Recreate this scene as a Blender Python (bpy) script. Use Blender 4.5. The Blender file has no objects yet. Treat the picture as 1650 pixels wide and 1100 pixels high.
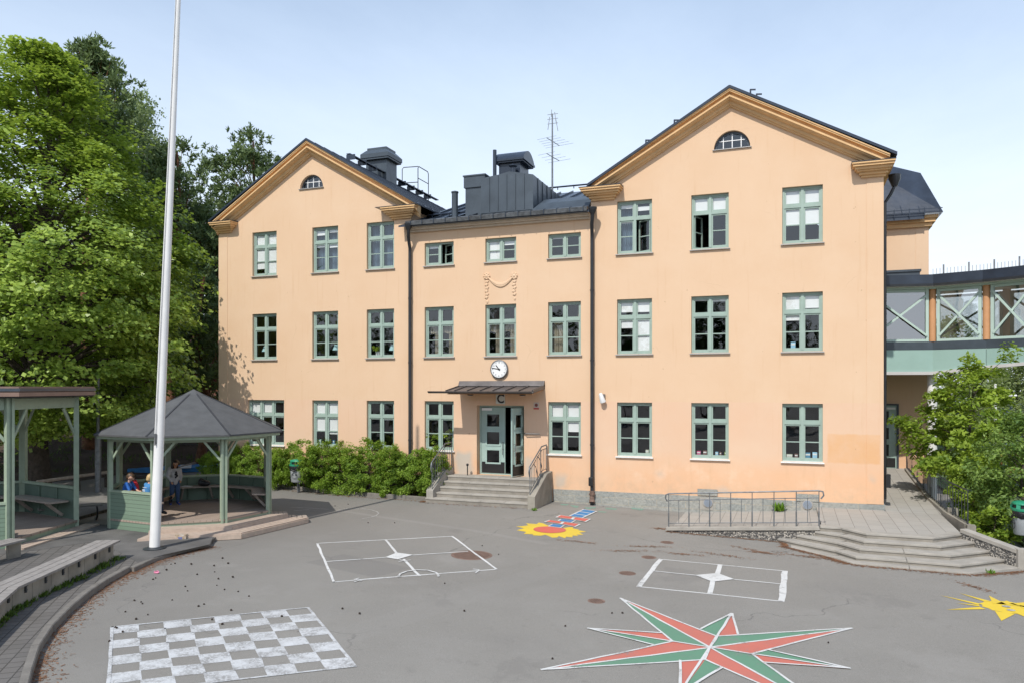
import bpy, math, random
import numpy as np
from mathutils import Vector, Matrix
R = math.radians
random.seed(7); rng = np.random.default_rng(7)
scene = bpy.context.scene
col = scene.collection

# ------------------------------------------------------------------ camera
f_, yh_, yaw_ = 1230., 623.2, .3536
CX, CY, CZ = 11.4334, -25.7155, 4.007
S_, C_ = math.sin(yaw_), math.cos(yaw_)
cam_d = bpy.data.cameras.new('camera'); cam = bpy.data.objects.new('camera', cam_d); col.objects.link(cam)
cam.location = (CX, CY, CZ); cam.rotation_euler = (math.pi/2, 0, yaw_)
cam_d.sensor_width = 36; cam_d.lens = f_/1650*36; cam_d.shift_y = (yh_-550)/1650
cam_d.clip_start = .1; cam_d.clip_end = 3000
scene.camera = cam

# sight lines of the survey: a photo pixel turned into a point of a known plane of the site
def ray(u, v):
    a = (u-825)/f_; b = (yh_-v)/f_
    return (C_*a-S_, S_*a+C_, b)
def F(u, v, y=0.):
    d = ray(u, v); t = (y-CY)/d[1]
    return (CX+t*d[0], CZ+t*d[2])
def smooth(a, b, x):
    t = min(1, max(0, (x-a)/(b-a))); return t*t*(3-2*t)
def gz(x, y):
    return -.25*min(1, max(0, (x-3)/10))
def G(u, v, z=None):
    d = ray(u, v); zz = 0 if z is None else z
    for _ in range(8):
        t = (zz-CZ)/d[2]; x, y = CX+t*d[0], CY+t*d[1]
        if z is not None: break
        zz = gz(x, y)
    return Vector((x, y, zz))
def D(u, v, t):
    d = ray(u, v); return Vector((CX+t*d[0], CY+t*d[1], CZ+t*d[2]))

# ------------------------------------------------------------------ mesh builder
class MB:
    def __init__(s): s.v = []; s.f = []; s.m = []
    def add(s, vs, fs, mi=0):
        o = len(s.v); s.v += [tuple(p) for p in vs]
        for q in fs: s.f.append(tuple(i+o for i in q)); s.m.append(mi)
        return s
    def box(s, x0, x1, y0, y1, z0, z1, mi=0):
        return s.add([(x0,y0,z0),(x1,y0,z0),(x1,y1,z0),(x0,y1,z0),(x0,y0,z1),(x1,y0,z1),(x1,y1,z1),(x0,y1,z1)],
                     [(0,3,2,1),(4,5,6,7),(0,1,5,4),(1,2,6,5),(2,3,7,6),(3,0,4,7)], mi)
    def beam(s, a, b, w, h, mi=0, up=(0,0,1)):
        """a box from a to b, w across, h along up"""
        a, b = Vector(a), Vector(b); d = (b-a).normalized(); up = Vector(up)
        if abs(d.dot(up)) > .98: up = Vector((0,1,0))
        r = d.cross(up).normalized(); u = r.cross(d).normalized()
        vs = [p + r*sx*w/2 + u*sz*h/2 for p in (a, b) for sx, sz in ((-1,-1),(1,-1),(1,1),(-1,1))]
        return s.add(vs, [(0,1,2,3),(7,6,5,4),(0,4,5,1),(1,5,6,2),(2,6,7,3),(3,7,4,0)], mi)
    def prism(s, poly, z0, z1, mi=0):
        """plan polygon (ccw) between two heights; z0/z1 numbers or lists"""
        n = len(poly)
        if sum(poly[i][0]*poly[(i+1)%n][1]-poly[(i+1)%n][0]*poly[i][1] for i in range(n)) < 0: poly = poly[::-1]
        a = z0 if hasattr(z0,'__len__') else [z0]*n; b = z1 if hasattr(z1,'__len__') else [z1]*n
        vs = [(p[0],p[1],a[i]) for i,p in enumerate(poly)]+[(p[0],p[1],b[i]) for i,p in enumerate(poly)]
        return s.add(vs, [tuple(range(n-1,-1,-1)), tuple(range(n,2*n))]+[(i,(i+1)%n,n+(i+1)%n,n+i) for i in range(n)], mi)
    def extr(s, poly, d, mi=0):
        """any planar polygon of 3-D points pushed along d"""
        n = len(poly); d = Vector(d); P = [Vector(p) for p in poly]
        vs = P+[p+d for p in P]
        return s.add(vs, [tuple(range(n)), tuple(range(2*n-1,n-1,-1))]+[(i,n+i,n+(i+1)%n,(i+1)%n) for i in range(n)], mi)
    def tube(s, pts, r, n=8, mi=0, caps=True):
        pts = [Vector(p) for p in pts]; k = len(pts)
        rs = r if hasattr(r,'__len__') else [r]*k
        vs = []; prev = None
        for i, p in enumerate(pts):
            d = (pts[min(i+1,k-1)]-pts[max(i-1,0)])
            if d.length < 1e-9: d = Vector((0,0,1))
            d.normalize()
            if prev is None:
                x = d.orthogonal().normalized()
            else:
                x = prev - d*prev.dot(d)
                x = x.normalized() if x.length > 1e-6 else d.orthogonal().normalized()
            prev = x; y = d.cross(x)
            vs += [p+(x*math.cos(2*math.pi*j/n)+y*math.sin(2*math.pi*j/n))*rs[i] for j in range(n)]
        fs = [(i*n+j, i*n+(j+1)%n, (i+1)*n+(j+1)%n, (i+1)*n+j) for i in range(k-1) for j in range(n)]
        if caps: fs += [tuple(range(n-1,-1,-1)), tuple(range((k-1)*n, k*n))]
        return s.add(vs, fs, mi)
    def lathe(s, prof, c=(0,0,0), n=20, mi=0, sx=1, sy=1):
        k = len(prof)
        vs = [(c[0]+r*math.cos(2*math.pi*j/n)*sx, c[1]+r*math.sin(2*math.pi*j/n)*sy, c[2]+z) for r, z in prof for j in range(n)]
        fs = [(i*n+j, i*n+(j+1)%n, (i+1)*n+(j+1)%n, (i+1)*n+j) for i in range(k-1) for j in range(n)]
        fs += [tuple(range(n-1,-1,-1)), tuple(range((k-1)*n, k*n))]
        return s.add(vs, fs, mi)
    def ball(s, c, r, n=12, k=8, mi=0, sc=(1,1,1)):
        prof = [(max(1e-4,r*math.sin(math.pi*i/k)), -r*math.cos(math.pi*i/k)) for i in range(k+1)]
        o = len(s.v); s.lathe(prof, (0,0,0), n, mi)
        for i in range(o, len(s.v)):
            p = s.v[i]; s.v[i] = (c[0]+p[0]*sc[0], c[1]+p[1]*sc[1], c[2]+p[2]*sc[2])
        return s
    def disc(s, c, r, h, axis='z', n=24, mi=0):
        """short cylinder from c along axis by h"""
        d = {'z':Vector((0,0,1)),'y':Vector((0,1,0)),'x':Vector((1,0,0))}[axis]
        return s.tube([Vector(c), Vector(c)+d*h], r, n, mi)
    def sweep(s, path, prof, closed=False, mi=0, caps=True):
        """path: 3-D points in a plane with given side/normal frames [(p, a, b)], prof: closed list of (i, j) -> p + a*i + b*j"""
        k = len(path); n = len(prof)
        vs = [Vector(p)+Vector(a)*i+Vector(b)*j for p, a, b in path for i, j in prof]
        fs = [(t*n+q, t*n+(q+1)%n, (t+1)*n+(q+1)%n, (t+1)*n+q) for t in range(k-1) for q in range(n)]
        if caps: fs += [tuple(range(n-1,-1,-1)), tuple(range((k-1)*n,k*n))]
        return s.add(vs, fs, mi)
    def rot(s, o, ang, c, axis='Z'):
        M = Matrix.Translation(c) @ Matrix.Rotation(ang,4,axis) @ Matrix.Translation(-Vector(c))
        for i in range(o, len(s.v)): s.v[i] = tuple(M @ Vector(s.v[i]))
        return s
    def build(s, name, mats, parent=None, smooth=False, local=None, bevel=0):
        me = bpy.data.meshes.new(name)
        me.from_pydata(s.v, [], s.f); me.update()
        ms = mats if isinstance(mats,(list,tuple)) else [mats]
        for m in ms: me.materials.append(m)
        if len(ms) > 1: me.polygons.foreach_set('material_index', s.m)
        o = bpy.data.objects.new(name, me); col.objects.link(o)
        if smooth: me.polygons.foreach_set('use_smooth', [True]*len(me.polygons))
        import bmesh
        bm = bmesh.new(); bm.from_mesh(me); bmesh.ops.recalc_face_normals(bm, faces=bm.faces); bm.to_mesh(me); bm.free()
        if smooth is True and hasattr(me,'set_sharp_from_angle'): me.set_sharp_from_angle(angle=R(50))
        if bevel:
            b = o.modifiers.new('edge','BEVEL'); b.width = bevel; b.segments = 2; b.limit_method = 'ANGLE'; b.angle_limit = R(40)
        if parent is not None:
            o.parent = parent
            if local is None:                       # geometry given in world coordinates
                w = Vector(parent.get('_w', (0,0,0))); o.matrix_parent_inverse = Matrix.Translation(-w); o['_w'] = (0.,0.,0.)
        o['_w'] = (0.,0.,0.)
        return o
def empty(name, loc=(0,0,0), rz=0):
    o = bpy.data.objects.new(name, None); col.objects.link(o); o.location = loc; o.rotation_euler = (0,0,rz)
    o.empty_display_size = .2; o['_w'] = tuple(float(c) for c in loc)
    return o
def tag(o, label=None, cat=None, group=None, kind=None):
    if label: o['label'] = label
    if cat: o['category'] = cat
    if group: o['group'] = group
    if kind: o['kind'] = kind
    return o
def copy_tree(o, parent=None):
    c = o.copy(); col.objects.link(c)
    if parent is not None: c.parent = parent
    for ch in [x for x in col.objects if x.parent == o]: copy_tree(ch, c)
    return c

# ------------------------------------------------------------------ materials
def nodes(name):
    m = bpy.data.materials.new(name); m.use_nodes = True
    return m, m.node_tree, m.node_tree.nodes['Principled BSDF']
def noise(nt, scale, detail=4, vec=None, rough=.6, coord='Object'):
    n = nt.nodes.new('ShaderNodeTexNoise'); n.inputs['Scale'].default_value = scale; n.inputs['Detail'].default_value = detail
    n.inputs['Roughness'].default_value = rough
    if vec is None:
        t = nt.nodes.new('ShaderNodeTexCoord'); vec = t.outputs[coord]
    nt.links.new(vec, n.inputs['Vector']); return n.outputs['Fac']
def ramp(nt, fac, stops):
    r = nt.nodes.new('ShaderNodeValToRGB'); e = r.color_ramp.elements
    while len(e) < len(stops): e.new(.5)
    for i, (p, c) in enumerate(stops):
        e[i].position = p; e[i].color = (*c, 1) if len(c) == 3 else c
    nt.links.new(fac, r.inputs['Fac']); return r.outputs['Color']
def mix(nt, fac, a, b, mode='MIX'):
    n = nt.nodes.new('ShaderNodeMix'); n.data_type = 'RGBA'; n.blend_type = mode
    for k, v in ((0, fac), (6, a), (7, b)):
        if hasattr(v, 'links'): nt.links.new(v, n.inputs[k])
        elif k == 0: n.inputs[0].default_value = v
        else: n.inputs[k].default_value = (*v, 1) if len(v) == 3 else v
    return n.outputs[2]
def maths(nt, op, a, b=0., clamp=False):
    n = nt.nodes.new('ShaderNodeMath'); n.operation = op; n.use_clamp = clamp
    for i, v in enumerate((a, b)):
        if hasattr(v, 'links'): nt.links.new(v, n.inputs[i])
        else: n.inputs[i].default_value = v
    return n.outputs[0]
def bump(nt, p, h, strength=.3, dist=.01):
    b = nt.nodes.new('ShaderNodeBump'); b.inputs['Strength'].default_value = strength; b.inputs['Distance'].default_value = dist
    nt.links.new(h, b.inputs['Height']); nt.links.new(b.outputs['Normal'], p.inputs['Normal'])
def mat(name, c, rough=.7, var=.12, scale=6, metal=0, bumps=None, c2=None, spec=None):
    """plain material with a soft procedural mottle; var = how far it strays, c2 = the second colour"""
    m, nt, p = nodes(name)
    f = noise(nt, scale, 5)
    a = tuple(x*(1-var) for x in c); b = tuple(min(1, x*(1+var)) for x in c) if c2 is None else c2
    nt.links.new(ramp(nt, f, [(.3, a), (.7, b)]), p.inputs['Base Color'])
    p.inputs['Roughness'].default_value = rough; p.inputs['Metallic'].default_value = metal
    if spec is not None: p.inputs['Specular IOR Level'].default_value = spec
    if bumps: bump(nt, p, noise(nt, bumps[0], 3), bumps[1], bumps[2] if len(bumps) > 2 else .01)
    return m
def box_mask(nt, obj_vec, x0, x1, z0, z1, soft=.05):
    s = nt.nodes.new('ShaderNodeSeparateXYZ'); nt.links.new(obj_vec, s.inputs[0])
    def edge(o, a, sign):
        n = nt.nodes.new('ShaderNodeMapRange'); n.inputs['From Min'].default_value = a-soft; n.inputs['From Max'].default_value = a+soft
        n.inputs['To Min'].default_value = 0 if sign > 0 else 1; n.inputs['To Max'].default_value = 1 if sign > 0 else 0
        nt.links.new(o, n.inputs['Value']); return n.outputs[0]
    a = maths(nt,'MULTIPLY', edge(s.outputs['X'], x0, 1), edge(s.outputs['X'], x1, -1))
    b = maths(nt,'MULTIPLY', edge(s.outputs['Z'], z0, 1), edge(s.outputs['Z'], z1, -1))
    return maths(nt,'MULTIPLY', a, b)

def plan_mask(nt, vec, x0, x1, y0, y1, soft=.05):
    sw = nt.nodes.new('ShaderNodeSeparateXYZ'); nt.links.new(vec, sw.inputs[0]); cb = nt.nodes.new('ShaderNodeCombineXYZ')
    nt.links.new(sw.outputs['X'], cb.inputs['X']); nt.links.new(sw.outputs['Y'], cb.inputs['Z']); return box_mask(nt, cb.outputs[0], x0, x1, y0, y1, soft)
def stucco():
    m, nt, p = nodes('peach stucco'); tc = nt.nodes.new('ShaderNodeTexCoord'); o = tc.outputs['Object']
    # warp so that the edges of the stains wander
    nz = nt.nodes.new('ShaderNodeTexNoise'); nz.inputs['Scale'].default_value = 1.6; nz.inputs['Detail'].default_value = 5; nt.links.new(o, nz.inputs['Vector'])
    w = nt.nodes.new('ShaderNodeVectorMath'); w.operation = 'MULTIPLY_ADD'; nt.links.new(nz.outputs['Color'], w.inputs[0]); w.inputs[1].default_value = (.5,.5,.5); nt.links.new(o, w.inputs[2])
    wv = nt.nodes.new('ShaderNodeVectorMath'); wv.operation = 'SUBTRACT'; nt.links.new(w.outputs[0], wv.inputs[0]); wv.inputs[1].default_value = (.25,.25,.25)
    wo = wv.outputs[0]
    w2 = nt.nodes.new('ShaderNodeVectorMath'); w2.operation = 'MULTIPLY_ADD'; nz2 = nt.nodes.new('ShaderNodeTexNoise'); nz2.inputs['Scale'].default_value = 4; nz2.inputs['Detail'].default_value = 6; nt.links.new(o, nz2.inputs['Vector'])
    nt.links.new(nz2.outputs['Color'], w2.inputs[0]); w2.inputs[1].default_value = (.10,.10,.10); nt.links.new(o, w2.inputs[2])
    w3 = nt.nodes.new('ShaderNodeVectorMath'); w3.operation = 'SUBTRACT'; nt.links.new(w2.outputs[0], w3.inputs[0]); w3.inputs[1].default_value = (.05,.05,.05); ws = w3.outputs[0]
    base = ramp(nt, noise(nt, .55, 5, o), [(.3,(.665,.455,.292)),(.7,(.705,.502,.338))])
    base = mix(nt, maths(nt,'MULTIPLY',noise(nt, 2.7, 5, o),.35), base, (.70,.475,.30))
    # the ground storey was painted in another batch, below a straight edge
    base = mix(nt, box_mask(nt, o, -40, 40, -1, 3.52, .012), base, mix(nt, noise(nt,.8,4,o), (.70,.45,.292), (.69,.488,.345)))
    low = box_mask(nt, wo, -30, 30, -1, 1.55, .35)                       # splash zone, ruddier
    base = mix(nt, maths(nt,'MULTIPLY',low,.55), base, (.75,.42,.225))
    base = mix(nt, maths(nt,'MULTIPLY',box_mask(nt, ws, 12.42, 13.91, 1.66, 2.56, .03),ramp_f(nt, noise(nt, 1.5, 6, o, .7), -.1,.62)), base, (.69,.40,.205))
    for x0,x1,z0,z1,k in ((-.28,.42,.75,1.65,.85),(2.42,2.78,.8,1.5,.7),(3.5,4.0,.55,.95,.75),(9.0,9.5,.5,.72,.6),(7.1,7.35,1.05,1.25,.55),(13.6,13.75,1.1,1.3,.5)):
        base = mix(nt, maths(nt,'MULTIPLY',box_mask(nt, wo, x0,x1,z0,z1,.1),k), base, (.47,.43,.37))  # grey patches of repair render
    for x0,x1,z0,z1 in ((6.2,10.6,.8,1.45),(11.6,13.2,.7,1.3),(4.0,4.5,1.3,1.9)):
        mk = maths(nt,'MULTIPLY',box_mask(nt, wo, x0,x1,z0,z1,.25), ramp_f(nt, noise(nt,1.7,5,o), .48,.62))
        base = mix(nt, maths(nt,'MULTIPLY',mk,.6), base, (.78,.53,.36))
    # run-off streaks under sills and gutters
    mp = nt.nodes.new('ShaderNodeMapping'); mp.inputs['Scale'].default_value = (5,5,.35); nt.links.new(o, mp.inputs['Vector'])
    st = ramp_f(nt, noise(nt, 1.3, 4, mp.outputs[0]), .58,.76)
    base = mix(nt, maths(nt,'MULTIPLY',st,.42), base, (.60,.37,.21))
    base = mix(nt, maths(nt,'MULTIPLY',ramp_f(nt, noise(nt, .33, 6, o, .68), .5,.68),.28), base, (.74,.56,.40))
    base = mix(nt, maths(nt,'MULTIPLY',ramp_f(nt, noise(nt, 1.1, 7, o, .7), .56,.70),.22), base, (.615,.41,.26))
    vo = nt.nodes.new('ShaderNodeTexVoronoi'); vo.feature = 'DISTANCE_TO_EDGE'; vo.inputs['Scale'].default_value = .42; nt.links.new(wo, vo.inputs['Vector'])      # hairline cracks, here and there
    ck = maths(nt,'MULTIPLY', maths(nt,'SUBTRACT',1, ramp_f(nt, vo.outputs['Distance'], .0015,.006), True), ramp_f(nt, noise(nt, .5, 3, o), .57,.66))
    base = mix(nt, maths(nt,'MULTIPLY',ck,.22), base, (.45,.29,.17))
    gr = box_mask(nt, wo, -30, 30, .2, .85, .28); base = mix(nt, maths(nt,'MULTIPLY', maths(nt,'MULTIPLY',gr,ramp_f(nt, noise(nt, 3.1, 6, o, .7), .42,.66)),.42), base, (.50,.37,.25))
    sp = ramp_f(nt, noise(nt, 5.5, 2, o), .735,.75)
    base = mix(nt, maths(nt,'MULTIPLY',sp,.5), base, (.40,.24,.14))
    nt.links.new(base, p.inputs['Base Color']); p.inputs['Roughness'].default_value = .88
    bump(nt, p, noise(nt, 60, 4, o), .25, .006)
    return m
def ramp_f(nt, fac, a, b):
    n = nt.nodes.new('ShaderNodeMapRange'); n.inputs['From Min'].default_value = a; n.inputs['From Max'].default_value = b
    nt.links.new(fac, n.inputs['Value']); return n.outputs[0]

def asphalt():
    m, nt, p = nodes('old grey asphalt'); tc = nt.nodes.new('ShaderNodeTexCoord'); o = tc.outputs['Object']
    c = ramp(nt, noise(nt, .16, 6, o), [(.3,(.196,.182,.158)),(.5,(.234,.219,.192)),(.72,(.268,.252,.222))])
    c = mix(nt, maths(nt,'MULTIPLY',ramp_f(nt, noise(nt, .7, 6, o), .5,.7),.35), c, (.30,.285,.26))
    c = mix(nt, maths(nt,'MULTIPLY',ramp_f(nt, noise(nt, .45, 4, o), .6,.72),.25), c, (.165,.152,.142))
    c = mix(nt, maths(nt,'MULTIPLY',ramp_f(nt, noise(nt, 28, 3, o, .8), .55,.72),.42), c, (.33,.315,.29))
    c = mix(nt, maths(nt,'MULTIPLY',ramp_f(nt, noise(nt, 34, 3, o, .8), .57,.72),.45), c, (.125,.117,.108))
    c = mix(nt, maths(nt,'MULTIPLY',noise(nt, 90, 2, o),.7), c, mix(nt, ramp_f(nt, noise(nt, 130, 1, o),.42,.6), (.13,.125,.12), (.34,.325,.30)))
    sx = nt.nodes.new('ShaderNodeSeparateXYZ'); nt.links.new(o, sx.inputs[0])                 # broad darker tone towards the left of the yard
    dl = nt.nodes.new('ShaderNodeMapRange'); dl.inputs['From Min'].default_value = 5.; dl.inputs['From Max'].default_value = -3.; nt.links.new(maths(nt,'ADD', sx.outputs['X'], maths(nt,'MULTIPLY', noise(nt,.5,5,o), 3.)), dl.inputs['Value'])
    c = mix(nt, maths(nt,'MULTIPLY',dl.outputs[0],.30), c, (.115,.106,.098))
    for sc, lo, hi, am, cc in ((1.9,.60,.72,.30,(.30,.285,.262)),(3.1,.62,.70,.28,(.13,.118,.107)),(.28,.58,.66,.30,(.30,.285,.262)),(.42,.60,.64,.26,(.15,.14,.13)),(6.5,.64,.70,.35,(.11,.10,.09))):
        c = mix(nt, maths(nt,'MULTIPLY',ramp_f(nt, noise(nt, sc, 7, o, .7), lo,hi),am), c, cc)
    # hairline cracks
    mp = nt.nodes.new('ShaderNodeTexVoronoi'); mp.feature = 'DISTANCE_TO_EDGE'; mp.inputs['Scale'].default_value = .13
    nz = nt.nodes.new('ShaderNodeTexNoise'); nz.inputs['Scale'].default_value = .9; nz.inputs['Detail'].default_value = 6; nt.links.new(o, nz.inputs['Vector'])
    w = nt.nodes.new('ShaderNodeVectorMath'); w.operation = 'MULTIPLY_ADD'; nt.links.new(nz.outputs['Color'], w.inputs[0]); w.inputs[1].default_value = (1.6,1.6,0); nt.links.new(o, w.inputs[2])
    nt.links.new(w.outputs[0], mp.inputs['Vector'])
    cr = maths(nt,'SUBTRACT',1, ramp_f(nt, mp.outputs['Distance'], .0008,.0028), True)
    cr = maths(nt,'MULTIPLY', cr, ramp_f(nt, noise(nt, .35, 3, o), .45,.6))
    c = mix(nt, maths(nt,'MULTIPLY',cr,.55), c, (.09,.085,.08))
    # two squares of newer asphalt let into the old, and a cut trench
    rot_ = turned(nt, R(17))
    for x0,x1,y0,y1,k,cc in ((4.1,6.4,-10.2,-9.1,.35,(.15,.143,.136)),(-1.2,7.2,-5.02,-4.78,.30,(.30,.285,.265)),(8.4,9.1,-19,-6.5,.16,(.27,.258,.24))):
        c = mix(nt, maths(nt,'MULTIPLY', plan_mask(nt, rot_, x0,x1,y0,y1,.03), k), c, cc)
    nt.links.new(c, p.inputs['Base Color']); p.inputs['Roughness'].default_value = .92
    bump(nt, p, noise(nt, 110, 3, o), .5, .008)
    return m
def turned(nt, ang):
    tc = nt.nodes.new('ShaderNodeTexCoord'); mp = nt.nodes.new('ShaderNodeMapping'); mp.inputs['Rotation'].default_value = (0,0,ang)
    nt.links.new(tc.outputs['Object'], mp.inputs['Vector']); return mp.outputs[0]
def pavers():
    m, nt, p = nodes('concrete pavers'); o = turned(nt, R(-38))
    b = nt.nodes.new('ShaderNodeTexBrick'); b.inputs['Scale'].default_value = 1; b.inputs['Brick Width'].default_value = .215; b.inputs['Row Height'].default_value = .215; b.offset = .0
    b.inputs['Mortar Size'].default_value = .011; b.inputs['Mortar Smooth'].default_value = .3; b.inputs['Bias'].default_value = 0
    b.inputs['Color1'].default_value = (.165,.152,.14,1); b.inputs['Color2'].default_value = (.13,.12,.111,1); b.inputs['Mortar'].default_value = (.04,.036,.03,1)
    nt.links.new(o, b.inputs['Vector'])
    c = mix(nt, maths(nt,'MULTIPLY',noise(nt, 1.1, 5, coord='Object'),.6), b.outputs['Color'], (.11,.103,.094))
    c = mix(nt, maths(nt,'MULTIPLY',ramp_f(nt, noise(nt, .7, 5, coord='Object'),.55,.75),.5), c, (.085,.073,.06))
    nt.links.new(c, p.inputs['Base Color']); p.inputs['Roughness'].default_value = .9
    bump(nt, p, maths(nt,'SUBTRACT',1,b.outputs['Fac']), .5, .008)
    return m
def slabs(name, w, h, c1, c2, cj, ang=0., mort=.006, offset=.5):
    m, nt, p = nodes(name); o = turned(nt, ang)
    b = nt.nodes.new('ShaderNodeTexBrick'); b.inputs['Scale'].default_value = 1; b.inputs['Brick Width'].default_value = w; b.inputs['Row Height'].default_value = h
    b.offset = offset; b.inputs['Mortar Size'].default_value = mort; b.inputs['Mortar Smooth'].default_value = .2
    b.inputs['Color1'].default_value = (*c1,1); b.inputs['Color2'].default_value = (*c2,1); b.inputs['Mortar'].default_value = (*cj,1)
    nt.links.new(o, b.inputs['Vector'])
    c = mix(nt, maths(nt,'MULTIPLY',noise(nt, 2.5, 6, coord='Object'),.5), b.outputs['Color'], tuple(x*.8 for x in c2))
    c = mix(nt, maths(nt,'MULTIPLY',ramp_f(nt, noise(nt, 40, 3, coord='Object'),.5,.75),.3), c, tuple(x*1.25 for x in c1))
    nt.links.new(c, p.inputs['Base Color']); p.inputs['Roughness'].default_value = .88
    bump(nt, p, maths(nt,'ADD',maths(nt,'SUBTRACT',1,b.outputs['Fac']),maths(nt,'MULTIPLY',noise(nt,50,3,coord='Object'),.3)), .4, .006)
    return m
def granite():
    m, nt, p = nodes('granite plinth'); tc = nt.nodes.new('ShaderNodeTexCoord'); o = tc.outputs['Object']
    s = nt.nodes.new('ShaderNodeSeparateXYZ'); nt.links.new(o, s.inputs[0]); cmb = nt.nodes.new('ShaderNodeCombineXYZ')
    nt.links.new(s.outputs['X'], cmb.inputs['X']); nt.links.new(s.outputs['Z'], cmb.inputs['Y'])
    b = nt.nodes.new('ShaderNodeTexBrick'); b.inputs['Scale'].default_value = 1; b.inputs['Brick Width'].default_value = .95; b.inputs['Row Height'].default_value = .24
    b.inputs['Mortar Size'].default_value = .008; b.inputs['Color1'].default_value = (.29,.30,.28,1); b.inputs['Color2'].default_value = (.37,.36,.32,1); b.inputs['Mortar'].default_value = (.42,.36,.27,1)
    nt.links.new(cmb.outputs[0], b.inputs['Vector'])
    c = mix(nt, maths(nt,'MULTIPLY',ramp_f(nt, noise(nt, 14, 5, o),.4,.65),.55), b.outputs['Color'], (.20,.21,.20))
    c = mix(nt, maths(nt,'MULTIPLY',ramp_f(nt, noise(nt, 2, 5, o),.5,.7),.4), c, (.45,.42,.36))
    nt.links.new(c, p.inputs['Base Color']); p.inputs['Roughness'].default_value = .9
    bump(nt, p, noise(nt, 11, 5, o), .9, .04)
    return m
def pebble():
    m, nt, p = nodes('exposed aggregate'); tc = nt.nodes.new('ShaderNodeTexCoord'); o = tc.outputs['Object']
    v = nt.nodes.new('ShaderNodeTexVoronoi'); v.inputs['Scale'].default_value = 24; nt.links.new(o, v.inputs['Vector'])
    s = nt.nodes.new('ShaderNodeSeparateColor'); nt.links.new(v.outputs['Color'], s.inputs[0])
    c = ramp(nt, s.outputs[0], [(.2,(.10,.095,.09)),(.5,(.27,.25,.22)),(.85,(.46,.42,.36))])
    c = mix(nt, ramp_f(nt, v.outputs['Distance'], .45,.7), c, (.09,.085,.08))
    nt.links.new(c, p.inputs['Base Color']); p.inputs['Roughness'].default_value = .9
    bump(nt, p, maths(nt,'SUBTRACT',1,v.outputs['Distance']), .9, .03)
    return m
def planks(name, c, w=.11, axis='Z', rough=.7, dark=.35, amt=.2, grain=True, gap=.07):
    """boards laid side by side: a groove every w metres along an axis of the part"""
    m, nt, p = nodes(name); tc = nt.nodes.new('ShaderNodeTexCoord'); o = tc.outputs['Object']
    s = nt.nodes.new('ShaderNodeSeparateXYZ'); nt.links.new(o, s.inputs[0])
    q = maths(nt,'DIVIDE',s.outputs[axis], w); fr = maths(nt,'FRACT',q); fl = maths(nt,'FLOOR',q)
    g = maths(nt,'LESS_THAN', fr, gap)
    wn = nt.nodes.new('ShaderNodeTexWhiteNoise'); wn.noise_dimensions = '1D'; nt.links.new(fl, wn.inputs['W'])
    base = mix(nt, wn.outputs['Value'], tuple(x*(1-amt) for x in c), tuple(min(1,x*(1+amt)) for x in c))
    base = mix(nt, maths(nt,'MULTIPLY',noise(nt, 9, 6, o),.35), base, tuple(x*.65 for x in c))
    base = mix(nt, g, base, tuple(x*dark for x in c))
    nt.links.new(base, p.inputs['Base Color']); p.inputs['Roughness'].default_value = rough
    bump(nt, p, maths(nt,'SUBTRACT',1,g), .6, .01)
    return m
def glass(name='window glass', tint=(.95,.97,.96), refl=1.0):
    m = bpy.data.materials.new(name); m.use_nodes = True; nt = m.node_tree; nt.nodes.clear()
    out = nt.nodes.new('ShaderNodeOutputMaterial'); mx = nt.nodes.new('ShaderNodeMixShader'); t = nt.nodes.new('ShaderNodeBsdfTransparent'); g = nt.nodes.new('ShaderNodeBsdfGlossy')
    t.inputs[0].default_value = (*tint,1); g.inputs['Roughness'].default_value = .015; g.inputs['Color'].default_value = (.95,.97,1,1)
    ge = nt.nodes.new('ShaderNodeNewGeometry'); dt = nt.nodes.new('ShaderNodeVectorMath'); dt.operation = 'DOT_PRODUCT'; nt.links.new(ge.outputs['Incoming'], dt.inputs[0]); nt.links.new(ge.outputs['Normal'], dt.inputs[1])
    sch = maths(nt,'ADD', .043, maths(nt,'MULTIPLY', .957, maths(nt,'POWER', maths(nt,'SUBTRACT', 1, maths(nt,'ABSOLUTE', dt.outputs['Value']), True), 5)))   # Schlick, the same from both sides
    tc = nt.nodes.new('ShaderNodeTexCoord'); nz = nt.nodes.new('ShaderNodeTexNoise'); nz.inputs['Scale'].default_value = 1.1; nt.links.new(tc.outputs['Object'], nz.inputs['Vector'])
    b = nt.nodes.new('ShaderNodeBump'); b.inputs['Strength'].default_value = .2; b.inputs['Distance'].default_value = .05; nt.links.new(nz.outputs['Fac'], b.inputs['Height']); nt.links.new(b.outputs[0], g.inputs['Normal'])
    k = maths(nt,'MULTIPLY', sch, refl*2.3, True)                # two panes, four faces
    nt.links.new(k, mx.inputs[0]); nt.links.new(t.outputs[0], mx.inputs[1]); nt.links.new(g.outputs[0], mx.inputs[2]); nt.links.new(mx.outputs[0], out.inputs[0])
    return m
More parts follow.
